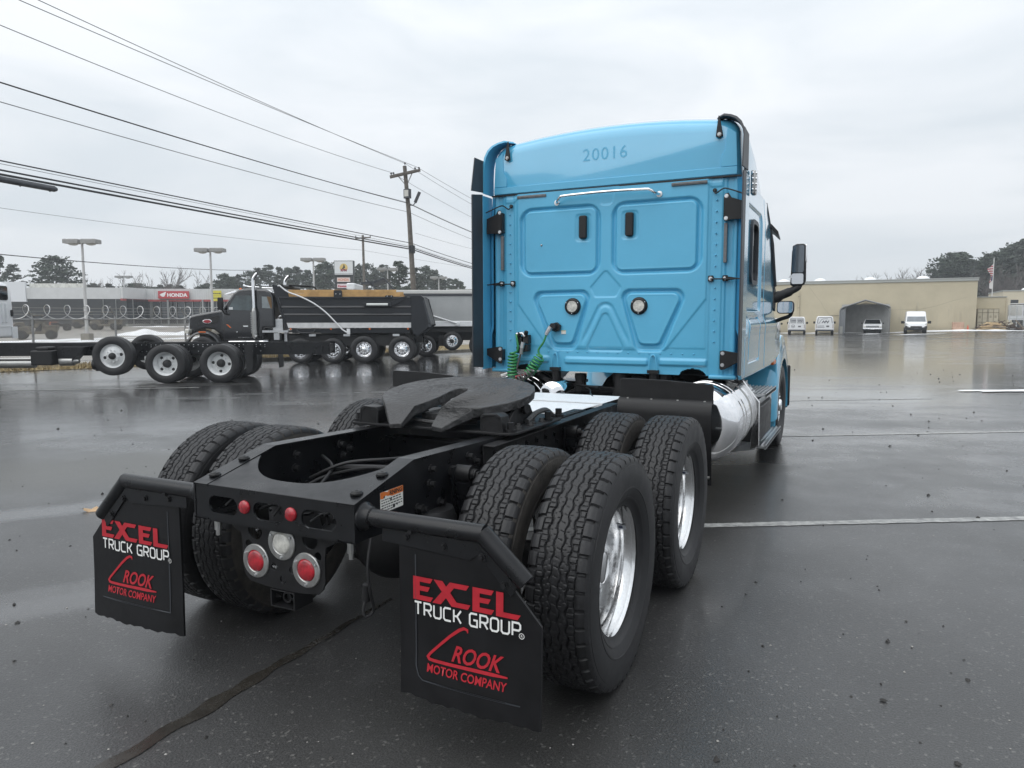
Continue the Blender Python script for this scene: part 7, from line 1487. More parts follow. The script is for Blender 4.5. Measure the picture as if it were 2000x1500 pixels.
g = G(); zz = float(gh(83, 120)); g.add([(-4, 0, 5.9 - zz), (3.6, 0, 5.9 - zz), (3.6, 8, 5.9 - zz), (-4, 8, 5.9 - zz), (-1.2, 4, 7.1 - zz), (1.2, 4, 7.1 - zz)], [(0, 1, 5, 4), (1, 2, 5), (2, 3, 4, 5), (3, 0, 4), (3, 2, 1, 0)]); obj('roof', g, mat('brown_shingle', (.24, .185, .14), .8), RH); g = G(); g.box(-3.7, 3.3, .3, 7.7, 0, 5.88 - zz); obj('wall', g, mat('far_wall', (.4, .36, .3), .8), RH)
MB = plan('metal_roof_shed', 'far shed with pale ribbed metal roof beside the brown roof', 'shed', 92, 122); g = G(); g.box(-6.2, 6, 0, 8, 0, 5.6 - zz); obj('wall', g, MATS['far_wall'], MB); g = G(); g.prism([(0, 5.6 - zz), (8, 5.6 - zz), (4, 6.9 - zz)], 'x', -6.3, 6.1); obj('roof', g, mat('pale_metal_roof', (.42, .45, .45), .4, .3), MB)
# ---- carport against the warehouse
CPT = wplan('carport', 'grey metal carport with peaked roof against the beige warehouse', 'carport', 8.4, 3.45)
CPT.scale = (.815, 1, .955)
M_TARP = mat('carport_steel', (.20, .205, .21), .5, n_scale=2, n_amt=.12); M_LINING = mat('carport_lining', (.36, .36, .35), .8, n_scale=1.5, n_amt=.15)
pr = [(-2.66, 0), (-2.66, 2.30), (-2.58, 2.52), (-2.30, 2.68), (0, 3.36), (2.30, 2.80), (2.60, 2.66)]
g = G(); g.loft([[(a, y, b) for a, b in pr] for y in (0, 3.3)], closed=False, caps=False); o = obj('roof_sheet', g, M_LINING, CPT); so = o.modifiers.new('s', 'SOLIDIFY'); so.thickness = .04
g = G(); g.tube([(a, -.03, b) for a, b in pr], .07, 8); g.tube([(2.60, -.03, 2.66), (2.58, -.03, 0)], .05, 8); g.tube([(-2.6, 0, 2.0), (-1.9, 0, 2.72)], .035, 6); g.tube([(2.58, 0, 2.1), (2.0, 0, 2.78)], .035, 6); obj('front_frame', g, M_TARP, CPT)
g = G(); g.box(-2.70, -2.05, -.02, .02, 0, 2.45); obj('side_curtain', g, mat('carport_curtain', (.16, .17, .18), .7), CPT); g = G(); g.box(-2.75, -2.3, -.08, .1, 0, .75); obj('base_block', g, mat('base_block', (.33, .33, .31), .8), CPT)
g = G(); g.box(-2.6, 2.6, 3.25, 3.30, 0, 3.0); obj('back_sheet', g, M_LINING, CPT)
# ---- vehicles by the warehouse
def bt_small(R, w): return bt_tyre(R, w, R * .62, 20)
T_VAN = bt_small(.34, .22)
g = G(); g.lathe([(0, -.10), (.12, -.105), (.2, -.08), (.21, .08), (0, .08)], (0, 0, 0), 'y', 18); VRIM = bpy.data.meshes.new('van_rim'); VRIM.from_pydata(g.v, [], g.f); VRIM.materials.append(M_STEEL); fixn(VRIM)
def car_wheels(r, xs, ys, R=.34):                          # local x across the car, y along it
    for x in xs:
        for y in ys:
            w = part('wheel', r, (x, y, R), (0, 0, R_(90) if x > 0 else R_(-90))); objm('tyre', T_VAN, None, w); objm('rim', VRIM, None, w); w.scale = (R / .34,) * 3
def van_rear(label, l, d, s, flip):
    r = thing('cargo_van', label, 'van', PT(l, d), YAW + R_(-23), 'white vans parked tail out by the warehouse')
    car_wheels(r, (-.78, .78), (.9, 3.9))
    g = G(); rings = []
    for y, w, zt in ((0, .84, 1.88), (.08, .90, 1.95), (3.2, .92, 1.98), (3.9, .90, 1.92), (4.5, .86, 1.25), (5.1, .80, 1.05), (5.25, .75, .9)):
        rings.append([(-w, y, .42), (-w * 1.02, y, .9), (-w * .99, y, min(1.15, zt - .05)), (-w * .86, y, zt - .10), (-w * .70, y, zt), (w * .70, y, zt), (w * .86, y, zt - .10), (w * .99, y, min(1.15, zt - .05)), (w * 1.02, y, .9), (w, y, .42)])
    g.loft(rings); obj('body', g, M_WHITE, r, bevel=.03)
    g = G(); g.box(-.86, .86, -.10, .06, .38, .56); obj('rear_bumper', g, M_TRIM, r, bevel=.03)
    g = G(); g.tube([(-.72, -.012, 1.20), (-.64, -.012, 1.78), (-.58, -.012, 1.86), (.58, -.012, 1.86), (.64, -.012, 1.78), (.72, -.012, 1.20)], .022, 6); obj('door_seal', g, M_TRIM, r)
    for x0, x1 in ((-.62, -.04), (.04, .62)):
        g = G(); g.prism(rrect(x0, x1, 1.24, 1.76, .06, 3), 'y', -.008, .01); obj('rear_door_window', g, mat('van_window', (.42, .43, .44), .3, n_scale=6, n_amt=.1) if not flip else M_WHITE, r)
    for x in (-.80, .80):
        g = G(); g.box(x - .05, x + .05, -.01, .05, .70, 1.12); obj('tail_lamp', g, mat('dull_tail_lamp', (.45, .40, .38), .4), r)
        g = G(); g.box(x * 1.28 - .10, x * 1.28 + .10, 3.6, 3.75, 1.15, 1.40); g.bar((x * 1.05, 3.8, 1.25), (x * 1.25, 3.7, 1.25), .05, .05); obj('door_mirror', g, M_PLASTIC, r, bevel=.03)
    g = G(); g.box(.16, .44, -.016, -.004, .82, .98); obj('licence_plate', g, mat('plate_dark', (.12, .12, .13), .5), r)
    lg = G(); rr = random.Random(3 if flip else 6)
    if flip: stroke(lg, [(-.60, 1.15), (-.30, 1.62), (-.10, 1.70), (.30, 1.68)], .035); stroke(lg, [(-.25, 1.25), (-.12, 1.45), (.0, 1.28), (.12, 1.48), (.28, 1.28), (.40, 1.5)], .09); stroke(lg, [(-.70, .92), (-.05, .94)], .05); stroke(lg, [(-.70, .78), (.0, .80)], .04)
    else: stroke(lg, [(-.55, 1.52), (-.10, 1.54)], .10); stroke(lg, [(.10, 1.60), (.22, 1.46), (.34, 1.58), (.48, 1.46), (.58, 1.58)], .07); stroke(lg, circ(-.36, .92, .17, 14), .03, closed=True); stroke(lg, [(-.5, .98), (-.36, .86), (-.22, .98)], .05)
    me = bpy.data.meshes.new('logo'); me.from_pydata(lg.v, [], lg.f); objm('door_lettering', on_plane(me, (0, -.018, 0), (1, 0, 0), (0, 0, 1)), mat('van_lettering', (.13, .13, .15), .5), r)
    r.scale = (s, s, s); return r
van_rear('white cargo van with round emblem, left of the other tail out van', 27.40, 68.9, .87, False); van_rear('white cargo van with large dark logo across its rear doors', 29.62, 67.8, .90, True)
van3 = copy_tree(bpy.data.objects['cargo_van'], loc=PT(25.3, 70), label='white vehicle mostly hidden behind the blue truck mirror'); van3.scale = (.86, .86, .80)
PM = thing('high_roof_van', 'white high roof van facing the yard with black bumper', 'van', PT(35.92, 63.6, -.02), YAW + R_(-27))
PM.scale = (.86, .86, .92)
car_wheels(PM, (-.88, .88), (.9, 4.4), .33)
g = G(); rings = []
for y, w, z0, zt in ((-.10, .80, .45, .80), (.0, .92, .40, 1.0), (.35, .98, .38, 1.12), (.55, .99, .38, 1.22), (.9, .96, .38, 1.75), (1.2, .93, .38, 2.08), (1.7, .93, .38, 2.22), (5.4, .93, .38, 2.22)):
    zs_ = min(1.15, zt - .04); rings.append([(-w * .96, y, z0), (-w, y, (z0 + zs_) / 2), (-w, y, zs_), (-w * (.93 if zt > 1.3 else .96), y, zt - .06), (-w * .82, y, zt), (w * .82, y, zt), (w * (.93 if zt > 1.3 else .96), y, zt - .06), (w, y, zs_), (w, y, (z0 + zs_) / 2), (w * .96, y, z0)])
g.loft(rings); obj('body', g, M_WHITE, PM, sharp=30)
g = G(); g.add([(-.86, .54, 1.20), (.86, .54, 1.20), (.82, .90, 1.70), (-.82, .90, 1.70)], [(0, 1, 2, 3)]); g.v = [(x, y - .03, z + .01) for x, y, z in g.v]; obj('windscreen', g, mat('van_windscreen', (.10, .12, .14), .08, spec=.8, n_scale=2, n_amt=.3), PM)
g = G(); g.box(-.96, .96, -.18, .2, .36, .66); g.box(-.99, -.62, -.10, .3, .5, .80); g.box(.62, .99, -.10, .3, .5, .80); obj('front_bumper', g, M_PLASTIC, PM, bevel=.06)
g = G(); g.prism(rrect(-.52, .52, .64, .78, .05, 3), 'y', -.15, -.05); obj('grille', g, M_BLACK, PM); g = G(); g.box(-.20, .20, -.20, -.17, .50, .60); obj('licence_plate', g, M_TRIM, PM)
for s in (-1, 1):
    g = G(); g.loft([[(s * x, -.02, z) for x, z in ((.58, .84), (.88, .90), (.90, 1.05), (.66, .96))], [(s * x, .10, z) for x, z in ((.58, .84), (.92, .90), (.94, 1.07), (.66, .98))]]); obj('headlamp', g, M_CLEAR_LENS, PM)
    g = G(); g.box(s * 1.22 - .15, s * 1.22 + .15, .75, .95, 1.02, 1.28); g.bar((s * .95, .9, 1.1), (s * 1.15, .85, 1.12), .06, .06); obj('door_mirror', g, M_PLASTIC, PM, bevel=.04)
PK = thing('pickup_truck', 'older white pickup parked nose out under the carport', 'pickup', PT(34.2, 67.9), YAW + R_(-26.7))
PK.scale = (.88, .8, .86)
car_wheels(PK, (-.74, .74), (.7, 3.6), .33)
g = G(); rings = []
for y, w, zt in ((0, .90, .95), (.12, .93, 1.02), (1.3, .94, 1.06), (1.35, .94, 1.06)): rings.append([(-w, y, .50), (-w, y, zt - .1), (-w * .95, y, zt), (w * .95, y, zt), (w, y, zt - .1), (w, y, .50)])
g.loft(rings); g.loft([[(-w, y, .6), (-w, y, 1.05), (-w * t, y, zt), (w * t, y, zt), (w, y, 1.05), (w, y, .6)] for y, w, zt, t in ((1.36, .93, 1.08, .99), (1.95, .92, 1.58, .80), (2.9, .92, 1.60, .80), (3.1, .92, 1.1, .95))]); g.box(-.93, .93, 3.1, 4.0, .55, 1.08); obj('body', g, M_WHITE, PK, bevel=.03)
g = G(); g.add([(-.80, 1.34, 1.10), (.80, 1.34, 1.10), (.68, 1.90, 1.54), (-.68, 1.90, 1.54)], [(0, 1, 2, 3)]); g.v = [(x, y - .02, z + .015) for x, y, z in g.v]; obj('windscreen', g, M_GLASS, PK)
g = G(); g.box(-.62, .62, -.03, .02, .70, .88); obj('grille', g, M_TRIM, PK)
for z in (.76, .82): g = G(); g.box(-.62, .62, -.05, -.02, z, z + .02); obj('grille_bar', g, M_CHROME, PK)
g = G(); g.box(-.92, .92, -.16, .0, .48, .64); obj('front_bumper', g, M_CHROME, PK, bevel=.03); g = G(); g.box(-.16, .16, -.18, -.165, .48, .58); obj('licence_plate', g, M_WHITE, PK)
for s in (-1, 1):
    g = G(); g.box(s * .76 - .12, s * .76 + .12, -.04, .02, .72, .86); obj('headlamp', g, M_CLEAR_LENS, PK); g = G(); g.box(s * 1.04 - .06, s * 1.04 + .06, 1.4, 1.5, 1.08, 1.22); obj('door_mirror', g, M_PLASTIC, PK)
# ---- odds and ends along the warehouse foot
CR = wplan('wooden_crate', 'big pinkish plywood crate by the warehouse foot', 'crate', 16.2, 1.6, -.03)
CR.scale = (.78, .9, .86)
g = G(); g.box(-.58, .58, 0, .9, .12, .98); obj('crate_box', g, mat('plywood_pink', (.46, .30, .22), .8, n_scale=3, n_amt=.2), CR)
for k in range(3): g = G(); g.box(-.6, .6, .05 + k * .35, .15 + k * .35, .0, .11); obj('skid', g, mat('skid_brown', (.25, .17, .11), .8), CR)
for z in (.16, .88): g = G(); g.box(-.58, .58, -.025, -.002, z, z + .09); obj('batten', g, mat('batten_pink', (.52, .36, .27), .8), CR)
CN = wplan('traffic_cone', 'orange red traffic cone beside the plywood crate', 'traffic cone', 16.95, 1.5)
CN.scale = (.8, .8, .8); g = G(); g.lathe([(0, .66), (.03, .66), (.13, .05)], (0, 0, 0), 'z', 14); obj('cone', g, mat('cone_red', (.58, .10, .05), .5), CN); g = G(); g.box(-.2, .2, -.2, .2, 0, .05); obj('base', g, MATS['cone_red'], CN)
g = G(); g.cyl((0, 0, .12), (3.3, 0, .12), .12, 8); o = obj('roof_gutter', g, mat('log_brown', (.30, .25, .18), .85), loc=PT(*WQ(12.6, .6)), rot=(0, 0, YAW + WA)); o.scale = (.62, .8, .8); o.name = 'loose_beam'; tag(o, 'long round brown beam lying on snow against the warehouse', 'beam')
LP = wplan('lumber_pile', 'untidy pile of pale split lumber in front of the container', 'lumber pile', 18.75, 1.5, -.03)
LP.scale = (.72, .9, .9); rr = random.Random(31)
Mls = [mat('lumber_%s' % n, c, .8, n_scale=5, n_amt=.25) for n, c in (('pale', (.52, .40, .24)), ('tan', (.42, .30, .17)), ('grey', (.22, .18, .14)), ('dark', (.10, .08, .07)))]
for k in range(64):
    row = k // 15; z = .08 + row * .17 + rr.uniform(-.04, .04); x = rr.uniform(-1.3, 1.3) * (1 - row * .12); L_n = rr.uniform(.7, 1.5); a = rr.uniform(-.25, .25); y = rr.uniform(0, .7); c, s_ = math.cos(a), math.sin(a)
    g = G(); g.bar((x - L_n / 2 * c, y - L_n / 2 * s_, z + rr.uniform(-.05, .05)), (x + L_n / 2 * c, y + L_n / 2 * s_, z + rr.uniform(-.05, .05)), rr.uniform(.08, .2), rr.uniform(.06, .14)); obj('plank', g, Mls[rr.choice([0, 0, 1, 1, 2])], LP)
BP = wplan('brush_pile', 'dark brown heap of branches behind the lumber pile', 'brush pile', 19.5, .2)
BP.scale = (.72, .9, .9); rr = random.Random(32); g = G()
for k in range(160): x = rr.uniform(-2.3, 2.6); z = rr.uniform(.05, .9) * (1 - abs(x) / 3.2); g.bar((x, rr.uniform(-.2, .8), z), (x + rr.uniform(-.8, .8), rr.uniform(-.2, .8), z + rr.uniform(-.2, .3)), .06, .06)
tag(obj('branches', g, mat('brush_brown', (.12, .085, .065), .9, n_scale=4, n_amt=.4), BP), kind='stuff')
g = G(); g.bar((0, 0, .95), (.75, 0, .05), .12, .10); tag(obj('leaning_plank', g, Mls[2], loc=PT(*WQ(20.7, .6)), rot=(0, 0, YAW + WA)), 'grey plank leaning at the right end of the brush heap', 'plank')
# flagpole with flag hanging
FP = plan('flagpole', 'white flagpole standing behind the annex roof', 'flagpole', 53.45, 80, 0, 0); zz = float(gh(53.45, 80)); g = G(); g.cyl((0, 0, 0), (0, 0, 8.1 - zz), .06, 8, r2=.035); obj('pole', g, mat('pole_white', (.68, .68, .66), .4), FP); g = G(); g.ball((0, 0, 8.13 - zz), .07, 8, 6); obj('finial', g, M_STEEL, FP)
FLg = plan('flag', 'red and white striped flag hanging limp from the pole', 'flag', 53.45, 80, 0, 0)
M_FR = mat('flag_red', (.40, .05, .07), .8); M_FWt = mat('flag_white', (.68, .66, .64), .8); M_FN = mat('flag_navy', (.05, .06, .16), .8)
g = G(); nu, nv = 14, 26; vs = []
for j in range(nv + 1):
    for i in range(nu + 1):
        u, v = i / nu, j / nv; w = .62 * (1 - .35 * v); vs.append((-.05 - w * u * (.75 + .25 * math.cos(v * 5)), .12 * math.sin(u * 9 + v * 4) * u, 7.5 - zz - 1.75 * v - .55 * u * (1 - .5 * v)))
for j in range(nv):
    for i in range(nu):
        q = j * (nu + 1) + i; s_ = int((i * .5 + j) * .5) % 2; g.add([], []); g.f.append((q, q + 1, q + nu + 2, q + nu + 1)); g.m.append(2 if (j > 17 and i < 8) else (0 if s_ else 1))
g.v = vs; obj('flag_cloth', g, [M_FR, M_FWt, M_FN], FLg, sharp=80)
f2 = plan('flag', 'small white flag low on the flagpole under the striped one', 'flag', 53.45, 80, 0, 0); g = G(); g.add([(-.04, 0, 5.75 - zz), (-.34, .05, 5.4 - zz), (-.30, .1, 4.85 - zz), (-.12, -.05, 4.75 - zz), (-.04, 0, 4.9 - zz)], [(0, 1, 2, 3, 4)]); g.add([(-.12, .02, 5.3 - zz), (-.2, .06, 5.1 - zz), (-.16, .04, 5.0 - zz)], [(0, 1, 2)], 1); obj('flag_cloth', g, [M_FWt, M_FR], f2)
# tank semi at the right edge
TK = plan('tanker_truck', 'silver tanker truck standing beyond the lumber and mesh gate', 'truck', 50.9, 68.5, R_(6)); 
g = G(); g.lathe([(0, -1.95), (.4, -1.93), (.62, -1.85), (.72, -1.6), (.72, 8), (0, 8)], (0, 1.2, 1.85), 'x', 28); obj('tank', g, mat('tank_alloy', (.45, .46, .47), .3, .7), TK)
g = G(); g.box(-1.9, 7, .7, 1.7, .7, 1.05); g.box(-1.75, -1.3, .3, .8, .2, 1.0); obj('frame', g, M_BLACK, TK); g = G(); g.box(-1.95, 1, .35, 2.05, 2.48, 2.56); g.box(-2.05, -1.95, .3, 2.1, 1.0, 2.4); obj('end_panel', g, M_WHITE, TK)
for x in (-.9, .35): put_wheel(TK, x, .4, .49, T_BIG, RIM_CF); put_wheel(TK, x, 2.0, .49, T_BIG, RIM_CF, 0, True)
YF = wplan('yard_gate', 'pale mesh gate between the annex and the tanker', 'gate', 21.0, -1.0); g = G()
for x in (-.55, 0, .55): g.cyl((x, 0, 0), (x, 0, 2.3), .04, 6)
for z in (.1, 1.1, 2.25): g.cyl((-.55, 0, z), (.55, 0, z), .03, 6)
for k in range(12): g.cyl((-.55 + k * .1, 0, .1), (-.55 + k * .1, 0, 2.25), .01, 4)
obj('gate_frame', g, mat('gate_pale', (.50, .52, .52), .5), YF); g = G(); g.box(-.6, .6, .35, .45, .95, 1.35); obj('white_panel', g, M_WHITE, YF)
g = G(); g.ball((0, 0, 0), 1.35, 20, 10, sz=1.0, half=True); tag(obj('dark_dome', g, mat('dark_dome', (.03, .03, .035), .6), loc=PT(54.2, 88, 3.0), sharp=80), 'dark rounded top of a silo behind the flagpole foot', 'silo'); g = G()
# ================================================================== woods
M_NEEDLE = mat('pine_needles', (.050, .066, .048), .85, n_scale=.7, n_amt=.45); M_NEEDLE2 = mat('pine_needles_grey', (.066, .078, .064), .85, n_scale=.7, n_amt=.4)
M_BARK = mat('grey_bark', (.095, .085, .078), .9, n_scale=2, n_amt=.3); M_TWIG = mat('bare_twigs', (.115, .10, .095), .9, n_scale=1, n_amt=.25)
def pine_mesh(seed, H=14, spread=3.0, base=.35, full=1.0, nclump=70):
    r = random.Random(seed); g = G()
    for k in range(nclump):
        t = base + (1 - base) * r.random() ** .85; prof = spread * (math.sin(min(1, (1 - t) / (1 - base) * 1.15) * math.pi * .62) ** .8 * full + .12)
        a = r.uniform(0, 6.28); q = prof * r.uniform(.15, 1.0) ** .8; c = Vector((q * math.cos(a), q * math.sin(a), H * t + r.uniform(-.3, .3))); cr = r.uniform(.40, 1.0) * (spread / 3)
        for j in range(46):
            d = Vector((r.gauss(0, 1), r.gauss(0, 1), r.gauss(0, .55))); d.normalize(); p = c + Vector((d.x * cr, d.y * cr, d.z * cr * .62)) * r.uniform(.3, 1.0); n = Vector((r.gauss(0, 1), r.gauss(0, 1), r.gauss(0, .7))).normalized(); s = r.uniform(.11, .24)
            u = n.orthogonal().normalized() * s; v = n.cross(u).normalized() * s * r.uniform(.4, .9); g.add([p - u, p + v, p + u * 1.1, p - v], [(0, 1, 2, 3)])
    me = bpy.data.meshes.new('crown'); me.from_pydata(g.v, [], g.f); me.polygons.foreach_set('use_smooth', [False] * len(me.polygons)); return me
def trunk_mesh(seed, H, r0, crooked=.3):
    r = random.Random(seed); g = G(); pts = [(r.uniform(-crooked, crooked) * k / 6, r.uniform(-crooked, crooked) * k / 6, H * k / 6) for k in range(7)]; g.tube(pts, [r0 * (1 - .85 * k / 6) for k in range(7)], 7)
    for k in range(14):
        z = H * r.uniform(.4, .92); a = r.uniform(0, 6.28); l = H * .14 * (1.2 - z / H) * 2; g.tube([(0, 0, z), (l * math.cos(a), l * math.sin(a), z + l * .35)], [r0 * .25, r0 * .06], 4)
    me = bpy.data.meshes.new('trunk'); me.from_pydata(g.v, [], g.f); me.materials.append(M_BARK); return me
def bare_mesh(seed, H, spread=1.0):
    r = random.Random(seed); limbs = G(); tw = G()
    def grow(p, d, l, rad, lev):
        n = 3; pts = [p]; q = p.copy(); dd_ = d.copy()
        for k in range(n): dd_ = (dd_ + Vector((r.gauss(0, .13), r.gauss(0, .13), r.gauss(.05, .08)))).normalized(); q = q + dd_ * (l / n); pts.append(q.copy())
        (limbs if lev < 2 else tw).tube(pts, [rad * (1 - .55 * k / n) for k in range(n + 1)], 5 if lev < 2 else 3, caps=False)
        if lev >= 4: return
        for k in range(r.choice([3, 4, 4]) if lev < 3 else r.choice([2, 3])):
            t = r.uniform(.35, 1.0); i = min(int(t * n), n - 1); pp = pts[i] + (pts[i + 1] - pts[i]) * (t * n - i); ax = Vector((r.gauss(0, 1), r.gauss(0, 1), r.gauss(0, .3))).normalized(); nd = (dd_ + ax * r.uniform(.45, .85) * spread + Vector((0, 0, .25))).normalized()
            grow(pp, nd, l * r.uniform(.52, .75), max(.022, rad * .5), lev + 1)
    grow(Vector((0, 0, 0)), Vector((0, 0, 1)), H * .42, H * .017, 0)
    out = []
    for g, nm, m in ((limbs, 'trunk', M_BARK), (tw, 'twigs', M_TWIG)):
        me = bpy.data.meshes.new(nm); me.from_pydata(g.v, [], g.f); me.materials.append(m); out.append(me)
    return out
PINES = []
for k, (H, sp, ba, fu, nc) in enumerate(((14, 2.7, .36, 1.0, 95), (15, 2.3, .45, .9, 72), (12, 3.4, .22, 1.1, 120), (13, 2.0, .30, 1.0, 70))):
    c = pine_mesh(50 + k, H, sp, ba, fu, nc); c.materials.append(M_NEEDLE if k % 2 == 0 else M_NEEDLE2); PINES.append((c, trunk_mesh(60 + k, H * .97, .20), H))
BARES = [(bare_mesh(80 + k, H, s), H) for k, (H, s) in enumerate(((11, 1.0), (12, .85), (9, 1.15), (13, .9)))]
MARKS = [(-200, 20, 'over the white cab roof'), (20, 60, 'over the ribbed white wall'), (60, 150, 'left of the tallest lamp post'), (150, 205, 'right of the tallest lamp post'), (205, 262, 'over the showroom corner'), (262, 316, 'left of the red shop sign'), (316, 375, 'above the red shop sign'), (375, 412, 'between red sign and yellow banner'), (412, 452, 'over the yellow banner'), (452, 492, 'over the black truck cab'), (492, 530, 'between the two exhaust stacks'), (530, 590, 'left of the pylon lamp post'), (590, 640, 'behind the pylon lamp post'), (640, 695, 'behind the pylon sign'), (695, 735, 'by the slim distant pole'), (735, 800, 'left of the leaning pole'), (800, 830, 'behind the leaning pole'), (830, 868, 'right of the leaning pole'), (868, 990, 'over the grey truck body'),
         (1600, 1730, 'over the middle roof dome'), (1730, 1790, 'left of the tallest roof dome'), (1790, 1835, 'right of the tallest roof dome'), (1835, 1872, 'in the first hill clump'), (1872, 1905, 'by the warehouse roof corner'), (1905, 1950, 'behind the flagpole'), (1950, 1980, 'over the brown roof'), (1980, 2200, 'over the pale metal roof')]
def spot(l, d):
    u = 1000 + l / d * 1393.81
    for a, b, t in MARKS:
        if a <= u < b: return t
    return 'far along the tree line'
def tree(kind, i, l, d, H, rot, group, label, dz=-.2, wide=1.0):
    base = PT(l, d, dz); label = label + ', ' + spot(l, d) if label in GEN else label; r = thing('pine_tree' if kind == 'p' else 'bare_tree', label, 'tree', base, rot, group)
    if kind == 'p': c, t, h = PINES[i % 4]; objm('crown', c, None, r); objm('trunk', t, None, r)
    else: (t, tw), h = BARES[i % 4]; objm('trunk', t, None, r); objm('crown', tw, None, r)
    r.scale = (H / h * wide, H / h * wide, H / h); return r
LP2, LB2 = 'dark hill pine beyond the warehouse', 'leafless hill tree beyond the warehouse'
GEN = ('dark pine in the far woods', 'leafless tree in the far woods', LP2, LB2)
rr = random.Random(77)
def px(u, d): return (u - 1000) / 1393.81 * d             # lateral offset of a bearing at distance d
GP, GB = 'pines in the woods behind the dealership', 'bare winter trees behind the dealership'
LPN, LBR = 'dark pine in the far woods', 'leafless tree in the far woods'
# singled-out trees on the left skyline
tree('p', 2, px(118, 118), 118, 11.2, .4, GP, 'round headed dark pine just left of the tallest lamp post', wide=1.35)
tree('p', 3, px(36, 120), 120, 10.2, 1, GP, 'narrow dark pine at the left over the ribbed white wall', wide=1.2)
tree('p', 0, px(-4, 112), 112, 12.0, 2, GP, 'tall dark pine cut by the left edge of the view')
tree('b', 3, px(352, 128), 128, 13.0, 1.2, GB, 'big spreading leafless tree above the red shop sign', wide=1.2)
tree('b', 0, px(285, 126), 126, 10.8, .2, GB, 'upright leafless tree left of the big spreading one')
for k in range(26):
    u = -40 + k * 20 + rr.uniform(-8, 8); d = rr.uniform(122, 150); tree('b', k, px(u, d), d, rr.uniform(8, 10.5) * d / 128, rr.uniform(0, 6), GB, LBR)
for k in range(24):
    u = 190 + k * 11.5 + rr.uniform(-5, 5); d = rr.uniform(128, 150); tree('p', 2 + (k % 2), px(u, d), d, rr.uniform(5.6, 7.6) * d / 128 + (1.8 if u > 430 else 0), rr.uniform(0, 6), GP, LPN, wide=1.25)
for k, (u, v) in enumerate(((455, 545), (470, 538), (492, 533), (508, 526), (530, 520), (548, 524), (566, 527), (585, 523), (604, 530), (626, 520), (640, 516), (650, 526), (690, 527), (704, 520), (720, 519), (738, 530), (752, 520), (764, 528), (836, 524), (850, 532), (862, 541), (880, 546), (892, 549), (900, 553))):
    d = 122 + (k * 37 % 26); tree('p', k, px(u, d), d, 1.63 + (621 - v) / 1393.81 * d - float(gh(px(u, d), d)) + .4, k * 1.3, GP, LPN, wide=1.05)
tree('p', 0, px(782, 100), 100, 9.2, 1.0, GP, 'tall full pine directly left of the leaning utility pole', wide=1.15); tree('p', 1, px(816, 102), 102, 8.6, 2.2, GP, 'tall pine directly right of the leaning utility pole', wide=1.1)
for k in range(16):
    u = 560 + k * 20; d = 150; tree('b', k, px(u, d), d, 10.5, k, GB, LBR)
# right hill
GP2, GB2 = 'pines on the hill behind the warehouse', 'bare winter trees behind the warehouse'

tree('p', 3, px(1655, 128), 128, 6.6, .5, GP2, 'small dark pine low over the warehouse roof, left one', wide=1.5); tree('p', 2, px(1680, 130), 130, 7.2, 1.5, GP2, 'small round dark pine low over the warehouse roof, right one', wide=1.4)
for k in range(22):
    u = 1700 + k * 7 + rr.uniform(-3, 3); d = rr.uniform(118, 140); v = 528 + rr.uniform(-8, 8) - .10 * (u - 1700); tree('b', k, px(u, d), d, (1.63 + (621 - v) / 1393.81 * d) * 1.0, rr.uniform(0, 6), GB2, LB2)
for k, (u, v) in enumerate(((1838, 515), (1848, 505), (1858, 508), (1868, 501), (1878, 510), (1843, 530), (1866, 525), (1915, 512), (1925, 505), (1935, 503), (1950, 500), (1958, 496), (1968, 490), (1976, 486), (1986, 480), (1995, 477), (2005, 474), (2016, 478), (1920, 530), (1940, 530), (1960, 525), (1980, 520), (2000, 515), (1950, 545), (1975, 545), (1995, 540), (1930, 548), (2030, 470), (2050, 470))):
    d = 118 + (k * 31 % 24); tree('p', [0, 2, 3, 0][k % 4], px(u, d), d, 1.63 + (621 - v) / 1393.81 * d + .3, k * 1.7, GP2, LP2, wide=1.25)
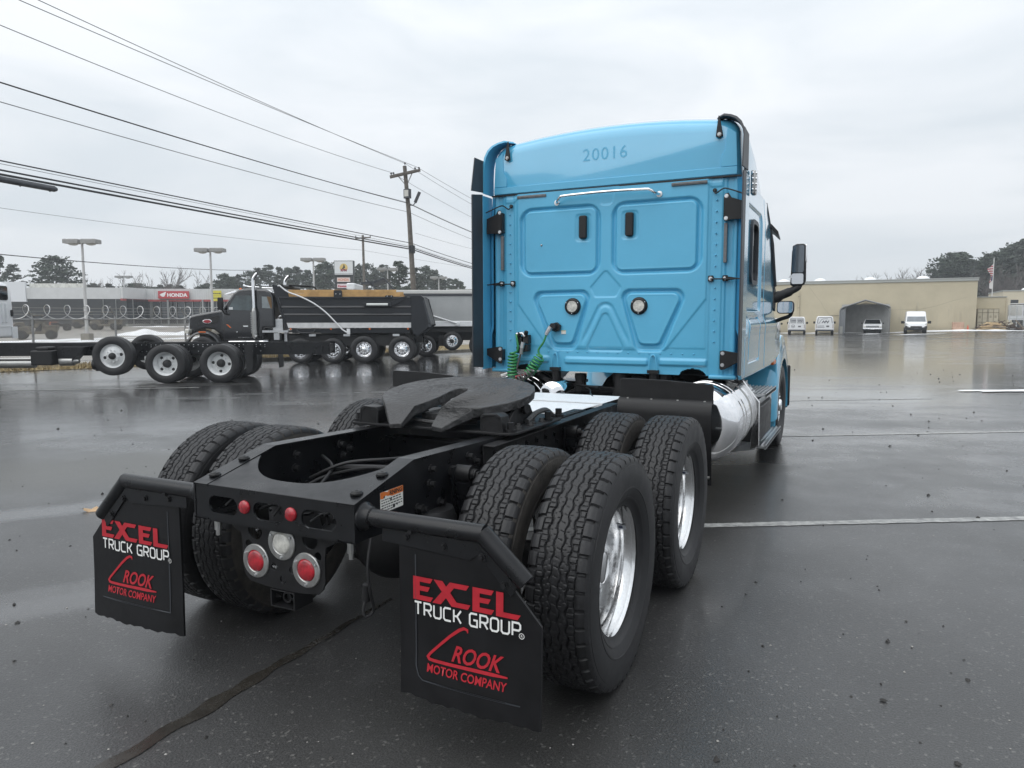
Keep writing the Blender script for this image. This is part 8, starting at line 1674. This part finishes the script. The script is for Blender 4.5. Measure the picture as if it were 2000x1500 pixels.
tree('p', 1, px(1893, 116), 116, 10.6, .5, GP2, 'thin open crowned pine alone between the hill pine clumps', wide=.9); tree('b', 1, px(1887, 115), 115, 9.2, .5, GB2, 'pale leafless tree beside the thin open crowned pine')
for k in range(26):
    u = 1900 + k * 6; d = rr.uniform(112, 122); tree('b', k, px(u, d), d, rr.uniform(7.5, 10.5) + (u - 1900) * .02, rr.uniform(0, 6), GB2, LB2)
# dense undergrowth closing the gaps low in the woods
def woods(name, u0, u1, d, h, seed, m):
    r = random.Random(seed); g = G(); n = int((u1 - u0) * 16)
    for k in range(n):
        u = r.uniform(u0, u1); dd_ = d + r.uniform(-4, 8); z = h * (.75 + .25 * math.sin(u * .05) + .12 * math.sin(u * .21)) * r.random() ** .8; p = PT(px(u, dd_), dd_, z); nn = Vector((r.gauss(0, 1), r.gauss(0, 1), r.gauss(0, .6))).normalized(); s = r.uniform(.2, .5); a = nn.orthogonal().normalized() * s; b = nn.cross(a).normalized() * s * r.uniform(.5, 1)
        g.add([p - a, p + b, p + a, p - b], [(0, 1, 2, 3)])
    me = bpy.data.meshes.new(name); me.from_pydata(g.v, [], g.f); me.materials.append(m); return tag(link(bpy.data.objects.new(name, me)), kind='stuff')
woods('woodland_undergrowth', -60, 960, 152, 6.4, 1, mat('undergrowth_grey', (.060, .060, .055), .9, n_scale=.4, n_amt=.4)); woods('hill_undergrowth', 1830, 2080, 142, 11.5, 2, mat('undergrowth_brown', (.048, .047, .046), .9, n_scale=.4, n_amt=.35))

# ------------------------------------------------------------------ thin winter haze over the whole place
hz = bpy.data.materials.new('winter_haze'); hz.use_nodes = True; t = hz.node_tree; t.nodes.clear(); pv = t.nodes.new('ShaderNodeVolumePrincipled'); pv.inputs['Color'].default_value = (.86, .90, .94, 1); pv.inputs['Density'].default_value = .0009; pv.inputs['Anisotropy'].default_value = .2
mo = t.nodes.new('ShaderNodeOutputMaterial'); t.links.new(pv.outputs[0], mo.inputs['Volume'])
g = G(); g.box(-1300, 1300, -1300, 1300, -1.2, 26); tag(obj('haze', g, hz), kind='stuff')
SC.cycles.volume_bounces = 1
